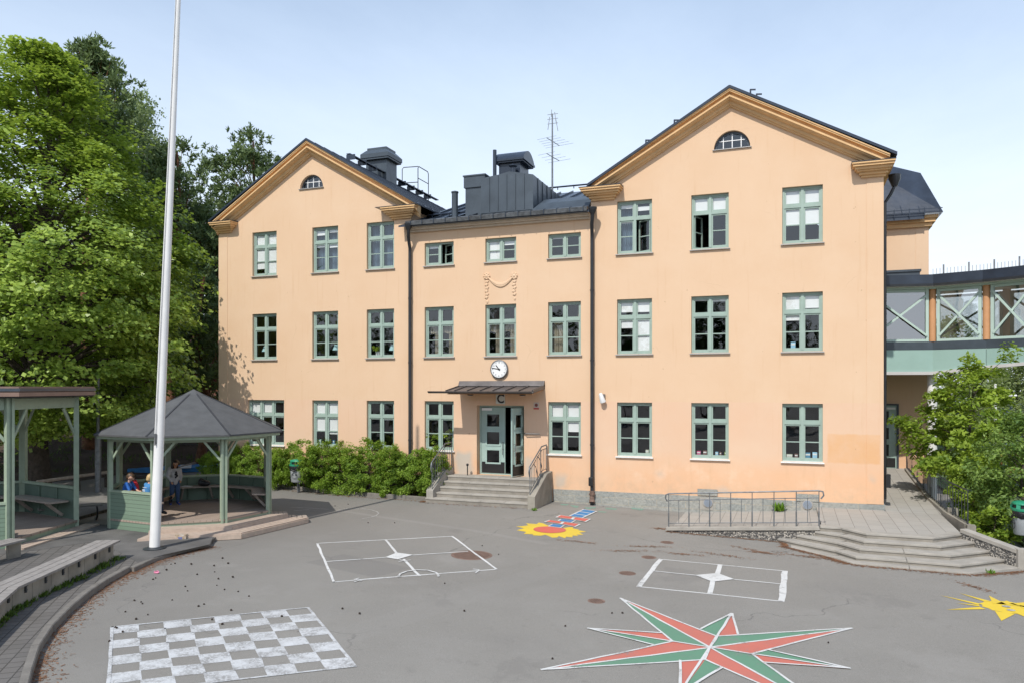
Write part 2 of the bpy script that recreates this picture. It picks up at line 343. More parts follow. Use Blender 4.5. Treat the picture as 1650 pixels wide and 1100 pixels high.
def paint(name, c, wear=.35, scale=3.2, under=(.21,.2,.188), cracks=False):
    """road paint worn through to the asphalt in flakes"""
    m, nt, p = nodes(name); tc = nt.nodes.new('ShaderNodeTexCoord'); o = tc.outputs['Object']
    w = maths(nt,'MULTIPLY', ramp_f(nt, noise(nt, scale, 8, o, .75), .70-wear*.35,.78-wear*.25), ramp_f(nt, noise(nt, scale*9, 4, o), .38,.52))
    w2 = ramp_f(nt, noise(nt, 75, 2, o), .63,.70)
    sc_ = ramp_f(nt, noise(nt, .55, 6, o, .75), .56,.72)                    # scuffed where children cross it
    w = maths(nt,'MAXIMUM', w, maths(nt,'MULTIPLY', sc_, .55*min(1,wear*2)))
    w = maths(nt,'MAXIMUM', maths(nt,'MULTIPLY',w,.8), maths(nt,'MULTIPLY',w2,.45*min(1,wear*2)))
    if cracks:                                            # crazing and a few open joints between the repainted layers
        vo = nt.nodes.new('ShaderNodeTexVoronoi'); vo.feature = 'DISTANCE_TO_EDGE'; vo.inputs['Scale'].default_value = 5.5
        nw = nt.nodes.new('ShaderNodeTexNoise'); nw.inputs['Scale'].default_value = 4; nw.inputs['Detail'].default_value = 5; nt.links.new(o, nw.inputs['Vector'])
        va = nt.nodes.new('ShaderNodeVectorMath'); va.operation = 'MULTIPLY_ADD'; nt.links.new(nw.outputs['Color'], va.inputs[0]); va.inputs[1].default_value = (.35,.35,0); nt.links.new(o, va.inputs[2]); nt.links.new(va.outputs[0], vo.inputs['Vector'])
        ck = maths(nt,'MULTIPLY', maths(nt,'SUBTRACT',1, ramp_f(nt, vo.outputs['Distance'], .01,.035), True), ramp_f(nt, noise(nt, .9, 4, o), .45,.60))
        w = maths(nt,'MAXIMUM', w, maths(nt,'MULTIPLY',ck,.75))
    c1 = mix(nt, noise(nt, 1.4, 4, o), tuple(x*.80 for x in c), c)
    c1 = mix(nt, maths(nt,'MULTIPLY',ramp_f(nt, noise(nt, .6, 5, o), .45,.7),.35), c1, tuple(x*.55+u*.35 for x,u in zip(c,under)))   # grime
    nt.links.new(mix(nt, w, c1, under), p.inputs['Base Color']); p.inputs['Roughness'].default_value = .8
    bump(nt, p, noise(nt, 110, 3, o), .3, .005)
    return m
def leafmat(name, dark, light, trans=.3, rough=.5, spots=None):
    m = bpy.data.materials.new(name); m.use_nodes = True; nt = m.node_tree; p = nt.nodes['Principled BSDF']
    a = nt.nodes.new('ShaderNodeAttribute'); a.attribute_name = 'v'
    st = [(0,dark),(.8,light)]
    if spots: st += [(.93,light),(.97,spots)]
    c = ramp(nt, a.outputs['Fac'], st)
    nt.links.new(c, p.inputs['Base Color']); p.inputs['Roughness'].default_value = rough; p.inputs['Specular IOR Level'].default_value = .3
    t = nt.nodes.new('ShaderNodeBsdfTranslucent'); nt.links.new(mix(nt, .5, c, (light[0]*1.3,light[1]*1.25,light[2]*.5)), t.inputs['Color'])
    mx = nt.nodes.new('ShaderNodeMixShader'); mx.inputs[0].default_value = trans
    nt.links.new(p.outputs[0], mx.inputs[1]); nt.links.new(t.outputs[0], mx.inputs[2])
    nt.links.new(mx.outputs[0], nt.nodes['Material Output'].inputs['Surface'])
    return m
M = dict(
 wall=stucco(), asphalt=asphalt(), paver=pavers(), granite=granite(), pebble=pebble(), glass=glass(), glass_link=glass('link glass', (.78,.82,.82), 3.2),
 ochre=mat('ochre cornice', (.68,.435,.215), .8, .1, 3, bumps=(40,.2,.004)),
 metal=mat('black roof metal', (.026,.036,.055), .27, .3, 1.3, .0, bumps=(2.2,.35,.02)),
 metal_g=mat('grey sheet metal', (.055,.070,.086), .33, .25, 1.1, .0, bumps=(1.8,.5,.03)),
 metal_lt=mat('bare lead flashing', (.10,.105,.11), .4, .5, 5, .3, bumps=(6,.6,.02)),
 pipe=mat('black pipe', (.018,.02,.024), .4, .3, 4),
 green=mat('grey green window paint', (.31,.40,.345), .5, .08, 4),
 doorgreen=mat('pale green door paint', (.34,.455,.415), .45, .06, 2.5),
 sill_w=mat('white sill flashing', (.72,.71,.69), .45, .08, 5, 0),
 sill=mat('sill flashing', (.40,.385,.37), .45, .12, 5, .2),
 blind=mat('white roller blind', (.80,.80,.80), .8, .03, 2),
 curtain=mat('beige curtain', (.38,.34,.26), .9, .12, 9), curtain_b=mat('blue grey curtain', (.13,.20,.27), .9, .2, 9),
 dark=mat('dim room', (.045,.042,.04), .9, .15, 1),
 black=mat('black', (.012,.012,.013), .5, .2, 5), white=mat('white enamel', (.80,.80,.79), .4, .03, 3),
 brownmetal=mat('brown canopy metal', (.10,.088,.085), .45, .3, 3, .2, bumps=(5,.4,.01)),
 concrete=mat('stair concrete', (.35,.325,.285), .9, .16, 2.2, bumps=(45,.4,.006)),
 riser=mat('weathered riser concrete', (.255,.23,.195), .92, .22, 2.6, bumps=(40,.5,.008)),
 concrete_d=mat('old board concrete', (.29,.265,.22), .92, .3, 1.6, bumps=(30,.5,.01)),
 kerb=mat('granite kerb', (.185,.17,.15), .9, .18, 5, bumps=(40,.4,.01)),
 steel=mat('dull galvanised steel', (.20,.21,.22), .45, .25, 8, .6), rail=mat('dark painted rail', (.035,.04,.045), .45, .3, 8),
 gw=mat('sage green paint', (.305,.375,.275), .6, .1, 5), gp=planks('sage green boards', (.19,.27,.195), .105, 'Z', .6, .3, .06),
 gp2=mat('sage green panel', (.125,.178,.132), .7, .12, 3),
 deck=planks('worn deck boards', (.37,.29,.235), .12, 'X', .8, .35, .1), wood=mat('weathered wood', (.36,.30,.25), .85, .2, 9, bumps=(30,.4,.006)),
 wood_p=mat('pale step timber', (.47,.37,.295), .8, .12, 7, bumps=(30,.3,.006)), wood_g=mat('silver grey slats', (.275,.252,.23), .85, .18, 8, bumps=(30,.4,.006)),
 felt=mat('grey roofing felt', (.083,.085,.087), .85, .15, 3, bumps=(70,.4,.006)), fascia=mat('brown fascia board', (.27,.175,.135), .65, .12, 4),
 pole=mat('white pole', (.74,.73,.71), .35, .05, 2), rust=mat('rusty iron', (.185,.118,.090), .8, .35, 12, bumps=(40,.6,.01)),
 bark=mat('brown bark', (.075,.058,.045), .95, .4, 7, bumps=(14,1,.05)), barkpine=mat('red pine bark', (.20,.095,.05), .95, .4, 5, bumps=(14,1,.05)),
 barkbirch=mat('birch bark', (.42,.40,.37), .8, .5, 6), earth=mat('bare forest earth', (.085,.060,.042), .97, .45, .8, bumps=(9,.8,.05)),
 sand=mat('grey sand', (.125,.119,.112), .97, .3, 1.1, bumps=(60,.7,.015)), lawn=mat('grass', (.075,.12,.03), .95, .4, 2.5),
 binhull=mat('grey plastic bin', (.36,.38,.39), .5, .08, 3), bingreen=mat('green plastic hood', (.02,.24,.13), .4, .1, 3), bag=mat('black bin bag', (.012,.012,.014), .35, .3, 12, bumps=(18,.8,.03)),
 fpanel=mat('pale green cladding', (.30,.44,.395), .45, .05, 1.2), corr_o=mat('orange column', (.58,.30,.145), .7, .08, 3), lightgreen=mat('light green frame', (.46,.58,.52), .45, .04, 3),
 whitebeam=mat('pale steel beam', (.55,.53,.52), .5, .06, 3),
 blue=mat('blue tarpaulin', (.04,.22,.52), .5, .15, 3), redwall=mat('red boarded wall', (.20,.055,.04), .85, .25, 3), rooftile=mat('old red tiles', (.20,.085,.055), .9, .3, 8),
 bluewall=mat('blue building cladding', (.16,.20,.37), .7, .08, 2),
 p_white=paint('white road paint', (.70,.70,.68), .5), p_chess=paint('worn white squares', (.62,.63,.635), .78, 3.1, cracks=True), p_red=paint('red road paint', (.58,.17,.125), .36), p_green=paint('green road paint', (.13,.285,.185), .36),
 p_yellow=paint('yellow road paint', (.78,.56,.045), .2), p_blue=paint('blue road paint', (.05,.22,.47), .25), p_coral=paint('coral road paint', (.66,.14,.10), .2), p_faint=paint('faded chalk', (.50,.49,.46), .8),
 p_teal=paint('faded green smear', (.16,.42,.30), 1.0, 4.), p_dark=paint('dark paint', (.13,.125,.12), .3),
 needle=mat('fallen pine needles', (.21,.10,.048), .95, .4, 6),
)
# ================================================================== SCHOOL BUILDING
XL, XM, XN, XR = -11.12, -2.13, 4.85, 14.0           # left wing | middle | right wing
AL, AR = (-6.55, 13.55), (9.5, 13.42)                # wall apexes (hidden behind the raking cornices)
school = empty('school_building', (1.4, 0, 0))
tag(school, 'peach rendered three storey school with two gables and black metal roofs', 'building')
WW = 1.195
COLS = dict(L1=-9.42, L2=-6.52, L3=-4.04, M1=-1.55, M2=.905, M3=3.298, R1=5.767, R2=8.256, R3=11.09)
Zg, Zm, Zt = (1.66, 3.489), (5.13, 6.985), (8.53, 10.325)
# blinds per light: (column, row, from, to) with row 0 the top lights and row 1 the long lower lights, from/to as shares from the top
WIN = []
def W(c, fl, blinds=(), **k): WIN.append(dict(c=c, fl=fl, blinds=blinds, **k))
W('L1',2,[(0,0,0,.85),(1,0,0,1),(0,1,0,.76),(1,1,0,1)])
W('L2',2,[(0,0,.12,.45),(1,0,0,.28),(0,1,0,.1),(1,1,0,.14)], cur='b'); W('L3',2,[], cur='b')
W('M1',2,[(0,1,0,.16),], small=True, opened=1, zz=(8.53,9.38)); W('M2',2,[(0,1,0,1),(1,1,0,.24)], small=True, zz=(8.53,9.385)); W('M3',2,[(0,1,0,.1)], small=True, zz=(8.53,9.38))
W('R1',2,[(0,0,0,.3),(1,0,.25,.52),(0,1,0,.06)], opened=1, cur='h'); W('R2',2,[(0,0,0,1),(1,0,0,1),(1,1,0,.03)], opened=0); W('R3',2,[(0,0,.05,1),(1,0,.05,1),(0,1,0,.5),(1,1,0,.5)])
W('L1',1); W('L2',1); W('L3',1)
W('M1',1,cur='t'); W('M2',1,cur='t'); W('M3',1,cur='l')
W('R1',1,[(0,0,0,.68),(1,0,0,.7),(0,1,0,.26),(1,1,0,1)]); W('R2',1,[(0,0,0,.12),(1,0,0,.2)]); W('R3',1,[(0,0,0,1),(1,0,0,.8),(0,1,0,.17)])
W('L0',0,[(0,0,0,.9),(1,0,0,.85)], triple=True); W('L2',0,[(0,0,0,1),(1,0,0,1),(0,1,0,.52),(1,1,0,.6)]); W('L3',0,[(0,1,0,.05),(1,1,0,.07)])
W('M1',0); W('M3',0,[(0,0,0,1),(1,0,0,1),(1,1,0,.34)]); W('R1',0); W('R2',0); W('R3',0)
openings = []
for w in WIN:
    if w.get('triple'): x0, x1 = -9.66, -7.86
    else:
        x0 = COLS[w['c']]; x1 = x0+WW
    z0, z1 = (Zg, Zm, Zt)[w['fl']] if 'zz' not in w else w['zz']
    w['r'] = (x0, x1, z0, z1); openings.append((x0, x1, z0, z1))
DOOR = (.57, 2.40, .82, 3.345); openings.append(DOOR)
LUN = [(-7.10, -6.02, 11.90, 12.43), (8.98, 10.12, 11.74, 12.32)]
openings += [(a, b, c, d) for a, b, c, d in LUN]

# ---- front wall with its openings, reveals included
EAVE = 10.72
def top_z(x, wing):
    if wing == 'L': return EAVE+(AL[1]-EAVE)*(1-abs(x-AL[0])/((XM-XL)/2)) 
    if wing == 'R': return EAVE+(AR[1]-EAVE)*(1-abs(x-AR[0])/((XR-XN)/2))
    return 9.98
wm = MB(); TH = .16
for wing, xa, xb, ap in (('L',XL,XM,AL[0]),('M',XM,XN,None),('R',XN,XR,AR[0])):
    ops = [o for o in openings if o[0] >= xa-.01 and o[1] <= xb+.01]
    xs = sorted(set([xa,xb]+([ap] if ap else [])+[v for o in ops for v in o[:2]]))
    for a, b in zip(xs, xs[1:]):
        if b-a < 1e-5: continue
        hs = sorted([(o[2],o[3]) for o in ops if o[0] <= a+1e-5 and o[1] >= b-1e-5])
        z = 0.
        for h0, h1 in hs:
            wm.add([(a,0,z),(b,0,z),(b,0,h0),(a,0,h0)], [(0,1,2,3)]); z = h1
        wm.add([(a,0,z),(b,0,z),(b,0,top_z(b,wing)),(a,0,top_z(a,wing))], [(0,1,2,3)])
for x0,x1,z0,z1 in openings:
    dp = .42 if (x0,x1,z0,z1) == DOOR else TH+.05
    wm.add([(x0,0,z0),(x0,dp,z0),(x0,dp,z1),(x0,0,z1)],[(0,1,2,3)]); wm.add([(x1,0,z0),(x1,0,z1),(x1,dp,z1),(x1,dp,z0)],[(0,1,2,3)])
    wm.add([(x0,0,z1),(x0,dp,z1),(x1,dp,z1),(x1,0,z1)],[(0,1,2,3)]); wm.add([(x0,0,z0),(x1,0,z0),(x1,dp,z0),(x0,dp,z0)],[(0,1,2,3)])
for x0,x1,z0,z1 in LUN:                                # the spandrels that turn a square opening into a half round one
    cx, rx, rz = (x0+x1)/2, (x1-x0)/2, z1-z0
    for sgn in (-1,1):
        pts = [(cx+sgn*rx*math.cos(t), z0+rz*math.sin(t)) for t in [i*math.pi/2/10 for i in range(11)]]
        for p, q in zip(pts, pts[1:]):
            wm.extr([(p[0],.001,p[1]),(q[0],.001,q[1]),(q[0],.001,z1+.002),(p[0],.001,z1+.002)], (0,.2,0))
# side walls, back wall
wm.add([(XL,0,0),(XL,13,0),(XL,13,EAVE),(XL,0,EAVE)],[(0,1,2,3)]); wm.add([(XR,0,0),(XR,0,EAVE),(XR,13,EAVE),(XR,13,0)],[(0,1,2,3)])
wm.add([(XL,13,0),(XR,13,0),(XR,13,EAVE),(XL,13,EAVE)],[(0,1,2,3)])
for ap, xa, xb in ((AL,XL,XM),(AR,XN,XR)):
    wm.add([(xa,13,EAVE),(xb,13,EAVE),(ap[0],13,ap[1])],[(0,1,2)])
for x in (XM, XN): wm.add([(x,.002,9.9),(x,13,9.9),(x,13,EAVE),(x,.002,EAVE)],[(0,1,2,3)])
# corner pilaster strips of the wings
for a, b in ((XL,XL+.44),(XR-.46,XR)): wm.box(a-.012,b,-.014,-.001,.44,10.45)
wall = wm.build('wall', M['wall'], school)
im = MB()                                              # rooms behind the windows, dimness put into the dark colour: floors, partitions, back wall
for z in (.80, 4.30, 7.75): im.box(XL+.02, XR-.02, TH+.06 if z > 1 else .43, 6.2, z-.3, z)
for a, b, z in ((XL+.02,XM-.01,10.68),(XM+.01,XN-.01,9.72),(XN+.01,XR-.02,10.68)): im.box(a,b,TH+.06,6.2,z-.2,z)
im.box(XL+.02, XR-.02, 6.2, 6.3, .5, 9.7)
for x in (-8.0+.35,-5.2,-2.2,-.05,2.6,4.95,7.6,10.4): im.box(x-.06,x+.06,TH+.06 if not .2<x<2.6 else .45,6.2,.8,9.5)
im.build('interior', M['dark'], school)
# plinth of granite blocks, stopping at the entrance stairs
pm = MB(); pm.box(3.5, XR+.03, -.035, .0005, -.6, .43); pm.box(XL-.03, -.4, -.035, .0005, -.4, .43); pm.box(XR-.001, XR+.035, -.03, 7.3, -.5, .44); pm.box(XL-.035,XL+.001,-.03,13,-.3,.43)
pm.build('plinth', M['granite'], school)

# ---- windows
def window(w):
    x0,x1,z0,z1 = w['r']; y = TH-.05; fr = MB()
    n = 3 if w.get('triple') else 2; small = w.get('small'); W_ = x1-x0; H = z1-z0
    jw, mw = .065, .085
    fr.box(x0,x0+jw,y,y+.09,z0,z1); fr.box(x1-jw,x1,y,y+.09,z0,z1); fr.box(x0+jw,x1-jw,y,y+.09,z1-.065,z1); fr.box(x0+jw,x1-jw,y,y+.09,z0,z0+.06)
    inner = (W_-2*jw-(n-1)*mw)/n
    lights = []
    zt = z1-.065-.30*(H-.125) if not small else z1-.065
    xs = [x0+jw+i*(inner+mw) for i in range(n)]
    for i in range(1,n): fr.box(xs[i]-mw, xs[i], y-.012, y+.09, z0+.06, z1-.065)
    if not small:
        for i in range(n): fr.box(xs[i], xs[i]+inner, y-.006, y+.09, zt-.085, zt)
    for i in range(n):
        if not small: lights.append((i,0,xs[i],xs[i]+inner,zt,z1-.065))
        lights.append((i,1,xs[i],xs[i]+inner,z0+.06,(zt-.085) if not small else zt))
    gl = MB(); bls = []
    for i,r,a,b,c,d in lights:
        s = .045
        opened = w.get('opened') == i and r == 1
        sm = MB(); 
        sm.box(a,a+s,y+.02,y+.065,c,d); sm.box(b-s,b,y+.02,y+.065,c,d); sm.box(a+s,b-s,y+.02,y+.065,c,c+s+.012); sm.box(a+s,b-s,y+.02,y+.065,d-s,d)
        if r == 1: sm.box(a+s,b-s,y+.024,y+.06,(c+d)/2-.016,(c+d)/2+.016)
        gp = [(a+s-.004,y+.042,c+s),(b-s+.004,y+.042,c+s),(b-s+.004,y+.042,d-s+.004),(a+s-.004,y+.042,d-s+.004)]
        g1 = MB().add(gp,[(0,1,2,3)])
        if opened:                                     # this casement stands open into the room
            hx = b if i == n-1 else a; ang = R(-62) if i == n-1 else R(72)
            if w['c'] == 'R2': ang = R(66)
            if w['c'] in ('M1','R1'): ang = R(-28)
            for q in (sm, g1): q.rot(0, ang, (hx, y+.065, 0))
        fr.add(sm.v, sm.f); gl.add(g1.v, g1.f)
        for (bi,br,f0,f1) in w['blinds']:
            if bi == i and br == r and f1-f0 > .005:
                h = d-c; yy = y+.075+random.uniform(0,.015)
                zz1, zz0 = d-f0*h, d-f1*h
                bls.append(MB().box(a+.03,b-.03,yy,yy+.012,zz0,zz1).box(a+.03,b-.03,yy-.004,yy+.02,zz0-.012,zz0+.012))
    o = fr.build('window', M['green'], school)
    gl.build('pane', M['glass'], o)
    for bl in bls: bl.build('blind', M['blind'], o)
    sl = MB(); sl.extr([(x0-.045,-.075,z0-.045),(x0-.045,-.075,z0-.02),(x0-.045,y,z0+.012),(x0-.045,y,z0-.045)],(W_+.09,0,0)); sl.build('sill', M['sill_w' if w['fl'] == 0 else 'sill'], o)
    k = w.get('cur')
    if k:
        cm = MB()
        def drape(a,b,ztop,zbot,yy,folds):
            N = folds*6; pts = [(a+(b-a)*t/N, yy+.035*math.sin(t/N*folds*2*math.pi)+.01*math.sin(t*1.7)) for t in range(N+1)]
            vs = [(px,py,zbot+.02*math.sin(px*20)) for px,py in pts]+[(px,py,ztop) for px,py in pts]
            cm.add(vs,[(t,t+1,N+2+t,N+1+t) for t in range(N)])
        if k == 'b': drape(x0+.05,x1-.05,z1-.1,z0,.36,14)
        elif k == 't':
            for i in range(n): drape(xs[i]+inner*.42,xs[i]+inner*.98,zt-.05,z0+.02,.34,5)
            drape(xs[0],xs[-1]+inner,zt-.02,zt-.38,.31,11)
        elif k == 'h': drape(x0+.05,(x0+x1)/2-.05,z1-.1,z0,.36,7)
        elif k == 'l': drape(xs[0],xs[0]+inner,zt-.05,z0+.02,.34,7); drape(x1-.2,x1-.07,z1-.1,z0,.34,2)
        cm.build('curtain', M['curtain_b' if k in 'bh' else 'curtain'], o)
for w in WIN: window(w)
for x0,x1,z0,z1 in LUN:                                # half round attic lights
    cx, rx, rz = (x0+x1)/2, (x1-x0)/2-.01, z1-z0-.01; fr = MB(); y = .12
    arc = [(cx+rx*math.cos(t), z0+rz*math.sin(t)) for t in [i*math.pi/20 for i in range(21)]]
    ins = [(cx+(rx-.07)*math.cos(t), z0+.05+(rz-.115)*math.sin(t)) for t in [i*math.pi/20 for i in range(21)]]
    for i in range(20): fr.extr([(arc[i][0],y,arc[i][1]),(arc[i+1][0],y,arc[i+1][1]),(ins[i+1][0],y,ins[i+1][1]),(ins[i][0],y,ins[i][1])],(0,.07,0))
    fr.box(x0+.01,x1-.01,y-.003,y+.07,z0+.0,z0+.05)
    o = fr.build('attic_window', M['metal_g'], school)
    g = MB(); g.add([(p[0],y+.04,p[1]) for p in ins],[tuple(range(21))]); g.build('pane', M['glass'], o)
    b = MB()
    for t in (-.5,0,.5):
        hh = (rz-.115)*math.sqrt(1-(t*rx/(rx-.07))**2)
        b.box(cx+t*rx-.014,cx+t*rx+.014,y+.015,y+.055,z0+.05,z0+.05+hh)
    hz = .42*rz; hw = (rx-.07)*math.sqrt(1-(hz/(rz-.115))**2); b.box(cx-hw,cx+hw,y+.018,y+.052,z0+.05+hz-.012,z0+.05+hz+.012)
    b.build('glazing_bar', M['white'], o)
    s = MB(); s.extr([(x0-.04,-.06,z0-.03),(x0-.04,-.06,z0-.008),(x0-.04,y,z0+.012),(x0-.04,y,z0-.03)],(x1-x0+.08,0,0)); s.build('sill', M['sill'], o)

# ---- raking cornices: a moulded profile swept up and down the gables
def rake(apex, xa, xb, za):
    """outer top edge path of the moulding, eave tip - apex - eave tip, with a mitre at the top"""
    P = [Vector((xa,0,za)), Vector((apex[0],0,apex[1])), Vector((xb,0,za))]
    fr = []
    for i,p in enumerate(P):
        if i == 1:
            d1 = (P[1]-P[0]).normalized(); n1 = Vector((d1.z,0,-d1.x)); k = 1/abs(n1.z); b = Vector((0,0,-k))
        else:
            d = (P[1]-P[0] if i == 0 else P[2]-P[1]).normalized(); n = Vector((d.z,0,-d.x)) if d.x*1 > 0 else Vector((-d.z,0,d.x))
            if n.z > 0: n = -n
            b = Vector((0,0,-1/abs(n.z)))
        fr.append((p, Vector((0,-1,0)), b))
    return fr
PROF = [(0,0),(.37,0),(.37,.035),(.345,.05),(.345,.075),(.22,.08),(.22,.165),(.34,.175),(.34,.225),(.29,.235),(.26,.265),(.14,.29),(.12,.375),(.07,.385),(.07,.425),(0,.435)]
cmL, cmR = MB(), MB()
cmL.sweep(rake((AL[0],13.68),XL-.05,XM+.42,10.84), PROF)
cmR.sweep(rake((AR[0],13.57),XN+.05,XR+.14,10.98), PROF)
# cornice returns on the four corners
def ret(cm, x0, x1, zt, sl, sr):
    """stepped return block: sl/sr = how far it sails past the wall end on either side"""
    for (d, h0, h1) in ((.46,.0,.05),(.42,.05,.12),(.34,.12,.20),(.27,.20,.25),(.17,.25,.33),(.09,.33,.40)):
        cm.box(x0-sl*d, x1+sr*d, -d, .002, zt-h1, zt-h0)
ret(cmL, XL, XL+.62, 10.80, .35, .75); ret(cmL, XM-.72, XM-.02, 10.76, .75, .9); ret(cmR, XN+.12, XN+.78, 10.80, .9, .75); ret(cmR, XR-.56, XR, 10.80, .75, .62)
# eaves running back along the flanks
for xw, s in ((XL,-1),(XR,1)):
    for (d, h0, h1) in ((.46,.0,.05),(.42,.05,.12),(.34,.12,.20),(.27,.20,.25),(.17,.25,.33),(.09,.33,.40)):
        d *= .35 if s < 0 else .62
        a, b = sorted((xw, xw+s*d)); (cmL if s < 0 else cmR).box(a, b, .004, 13, 10.80-h1, 10.80-h0)
cmL.build('cornice', M['ochre'], school); cmR.build('cornice', M['ochre'], school)
em = MB()                                              # eaves of the middle part
for (d, h0, h1) in ((.30,.0,.07),(.22,.07,.13),(.12,.13,.2)): em.box(XM+.02, XN-.02, -d, .001, 10.0-h1, 10.0-h0)
em.build('eaves_moulding', mat('pale eaves paint',(.56,.47,.37),.8,.12,5), school)
for a, b, z in ((XL-.18,XL+.98,10.803),(XM-1.28,XM+.41,10.763),(XN-.32,XN+1.14,10.803),(XR-.92,XR+.30,10.803)): MB().extr([(a,-.475,z),(a,-.475,z+.016),(a,.0,z+.05),(a,.0,z)],(b-a,0,0)).build('flashing', M['metal'], school)

# ---- roofs
def gable_roof(apex, xa, za, xb, zb, y0, y1):
    r = MB(); t = .065
    for (xe,ze) in ((xa,za),(xb,zb)):
        r.extr([(apex[0],y0,apex[1]),(xe,y0,ze),(xe,y0,ze+t),(apex[0],y0,apex[1]+t)],(0,y1-y0,0))
        n = int((y1-y0)/.6)                           # standing seams
        for i in range(n+1):
            yy = y0+.03+(y1-y0-.06)*i/n
            r.beam((apex[0],yy,apex[1]+t+.012),(xe,yy,ze+t+.012),.025,.035)
    return r.build('roof', M['metal'], school)
gable_roof((AL[0],13.685), XL-.20, 10.83, XM+.45, 10.775, -.40, 13.2)
gable_roof((AR[0],13.575), XN-.05, 10.83, XR+.33, 10.92, -.40, 13.2)
# middle roof: gentle front slope up to a ridge walkway
mr = MB(); y0, z0_, y1, z1_ = -.42, 10.02, 6.3, 12.45
mr.extr([(XM-.3,y0,z0_),(XM-.3,y1,z1_),(XM-.3,y1,z1_-.1),(XM-.3,y0,z0_-.06)],(XN-XM+.5,0,0))
mr.extr([(XM-.3,y1,z1_),(XM-.3,13,z0_),(XM-.3,13,z0_-.1),(XM-.3,y1,z1_-.1)],(XN-XM+.5,0,0))
for i in range(13):
    x = XM+.1+i*.56; mr.beam((x,y0,z0_+.03),(x,y1,z1_+.03),.03,.075)
mr.build('middle_roof', M['metal'], school)
gt = MB()                                              # box gutter with strapped flashing in front of the eave
gt.extr([(XM+.02,-.48,9.99),(XM+.02,-.50,10.13),(XM+.02,-.30,10.20),(XM+.02,-.26,10.02)],(XN-XM-.04,0,0))
g_ = gt.build('gutter', M['metal_lt'], school)
st = MB()
for i in range(15):
    x = XM+.25+i*.47; st.beam((x,-.52,9.99),(x,-.515,10.14),.022,.012); st.beam((x,-.515,10.145),(x,-.28,10.215),.022,.012)
st.build('strap', M['metal'], g_)
sg = MB()                                              # snow rails on the middle roof
for yy, zz in ((1.0,10.55),(5.9,12.5)):
    sg.tube([(XM+.2,yy,zz+.12),(XN-.4,yy,zz+.12)],.035,6)
    for i in range(9):
        x = XM+.4+i*.72; sg.beam((x,yy,zz),(x,yy,zz+.14),.03,.05)
sg.build('snow_rail', M['metal'], school)
# valley apron beside the right wing, seen over the gutter
ap = MB(); ap.extr([(XN-2.3,.05,10.22),(XN-.1,.05,10.22),(XN-.1,.5,10.62),(XN-2.0,.5,10.62)],(0,.5,.25)); ap.build('apron', M['metal_g'], school)

def on_ridge(u, apex):                                 # where the ridge line passes a given sight line
    lo, hi = -1., 13.
    for _ in range(50):
        y = (lo+hi)/2; dx, dy = apex[0]-CX, y-CY; uu = 825+f_*(C_*dx+S_*dy)/(-S_*dx+C_*dy)
        if uu < u: lo = y
        else: hi = y
    return lo
# chimney on the left wing
yc = on_ridge(611, AL); c = MB(); cx = AL[0]+.12
c.box(cx-.62,cx+.62,yc-.55,yc+.55,12.6,14.72); c.box(cx-.80,cx+.80,yc-.73,yc+.73,14.72,14.80)
c.box(cx-.84,cx+.84,yc-.77,yc+.77,14.80,14.98); 
c.add([(cx-.84,yc-.77,14.98),(cx+.84,yc-.77,14.98),(cx+.84,yc+.77,14.98),(cx-.84,yc+.77,14.98),(cx-.62,yc-.55,15.18),(cx+.62,yc-.55,15.18),(cx+.62,yc+.55,15.18),(cx-.62,yc+.55,15.18)],[(0,1,5,4),(1,2,6,5),(2,3,7,6),(3,0,4,7),(4,5,6,7)])
c.box(cx-.58,cx+.58,yc-.5,yc+.5,15.18,15.30)
for i in range(len(c.v)): q = c.v[i]; c.v[i] = (cx+(q[0]-cx)*.86, yc+(q[1]-yc)*.86, q[2]-.38)
c.build('chimney', M['metal_g'], school)
# roof walkway and safety rail along the left ridge
wk = MB(); ya, yb = on_ridge(552, AL), on_ridge(690, AL)
for dx in (.28,.52): wk.beam((AL[0]+dx,ya,14.02-dx*.55),(AL[0]+dx,yb,14.02-dx*.55),.18,.035)
k = 0
y = ya
while y < yb: wk.beam((AL[0]+.4,y,13.6),(AL[0]+.4,y,13.82),.42,.03); y += .9
wk.build('roof_walkway', M['metal'], school)
rl = MB(); y1_, y2_ = on_ridge(662, AL), on_ridge(679, AL); xr = AL[0]+.4
def hoop(a, b, z0, z1): 
    rl.tube([(xr,a,13.5),(xr,a,z1-.1),(xr,a+.08,z1),(xr,b-.08,z1),(xr,b,z1-.1),(xr,b,13.4)],.022,6); rl.tube([(xr,a,z0),(xr,b,z0)],.02,6)
hoop(y1_,y2_,14.4,15.0); 
rl.tube([(xr,y1_,14.98),(xr-.75,y1_-.1,14.98),(xr-.83,y1_-.1,14.9),(xr-.83,y1_-.1,14.25),(xr-.75,y1_-.1,14.2),(xr,y1_,14.2)],.02,6)
rl.build('safety_rail', M['black'], school)
# sheet metal dormer with a vaulted top, vent stack box and chimney on the middle roof
def ZR(y): return z0_+(y-y0)*(z1_-z0_)/(y1-y0)
dm = MB(); yd = .35
xa, xb = F(775,350,yd)[0], F(859,340,yd)[0]; zb, zt = 10.15, F(800,283,yd)[1]
prof = [(xa,zb),(xb,zb),(xb,zt-.10),(xb-.25,zt-.04),((xa+xb)/2+.1,zt+.10),(xa+.7,zt+.02),(xa+.3,zt-.02),(xa,zt-.06)]
dm.extr([(x,yd,z) for x,z in prof],(0,3.9,0))
for i in range(1,6): 
    x = xa+(xb-xa)*i/6; dm.box(x-.012,x+.012,yd-.03,yd,zb+.3,zt-.1+.1*math.sin(i/6*3.14))
dm.box(xa-.01,xb+.01,yd-.02,yd-.001,zb+.24,zb+.28)
for i in range(1,7): dm.box(xb,xb+.025,yd+i*.55-.012,yd+i*.55+.012,zb,zt-.1)
dm.build('dormer', M['metal_g'], school)
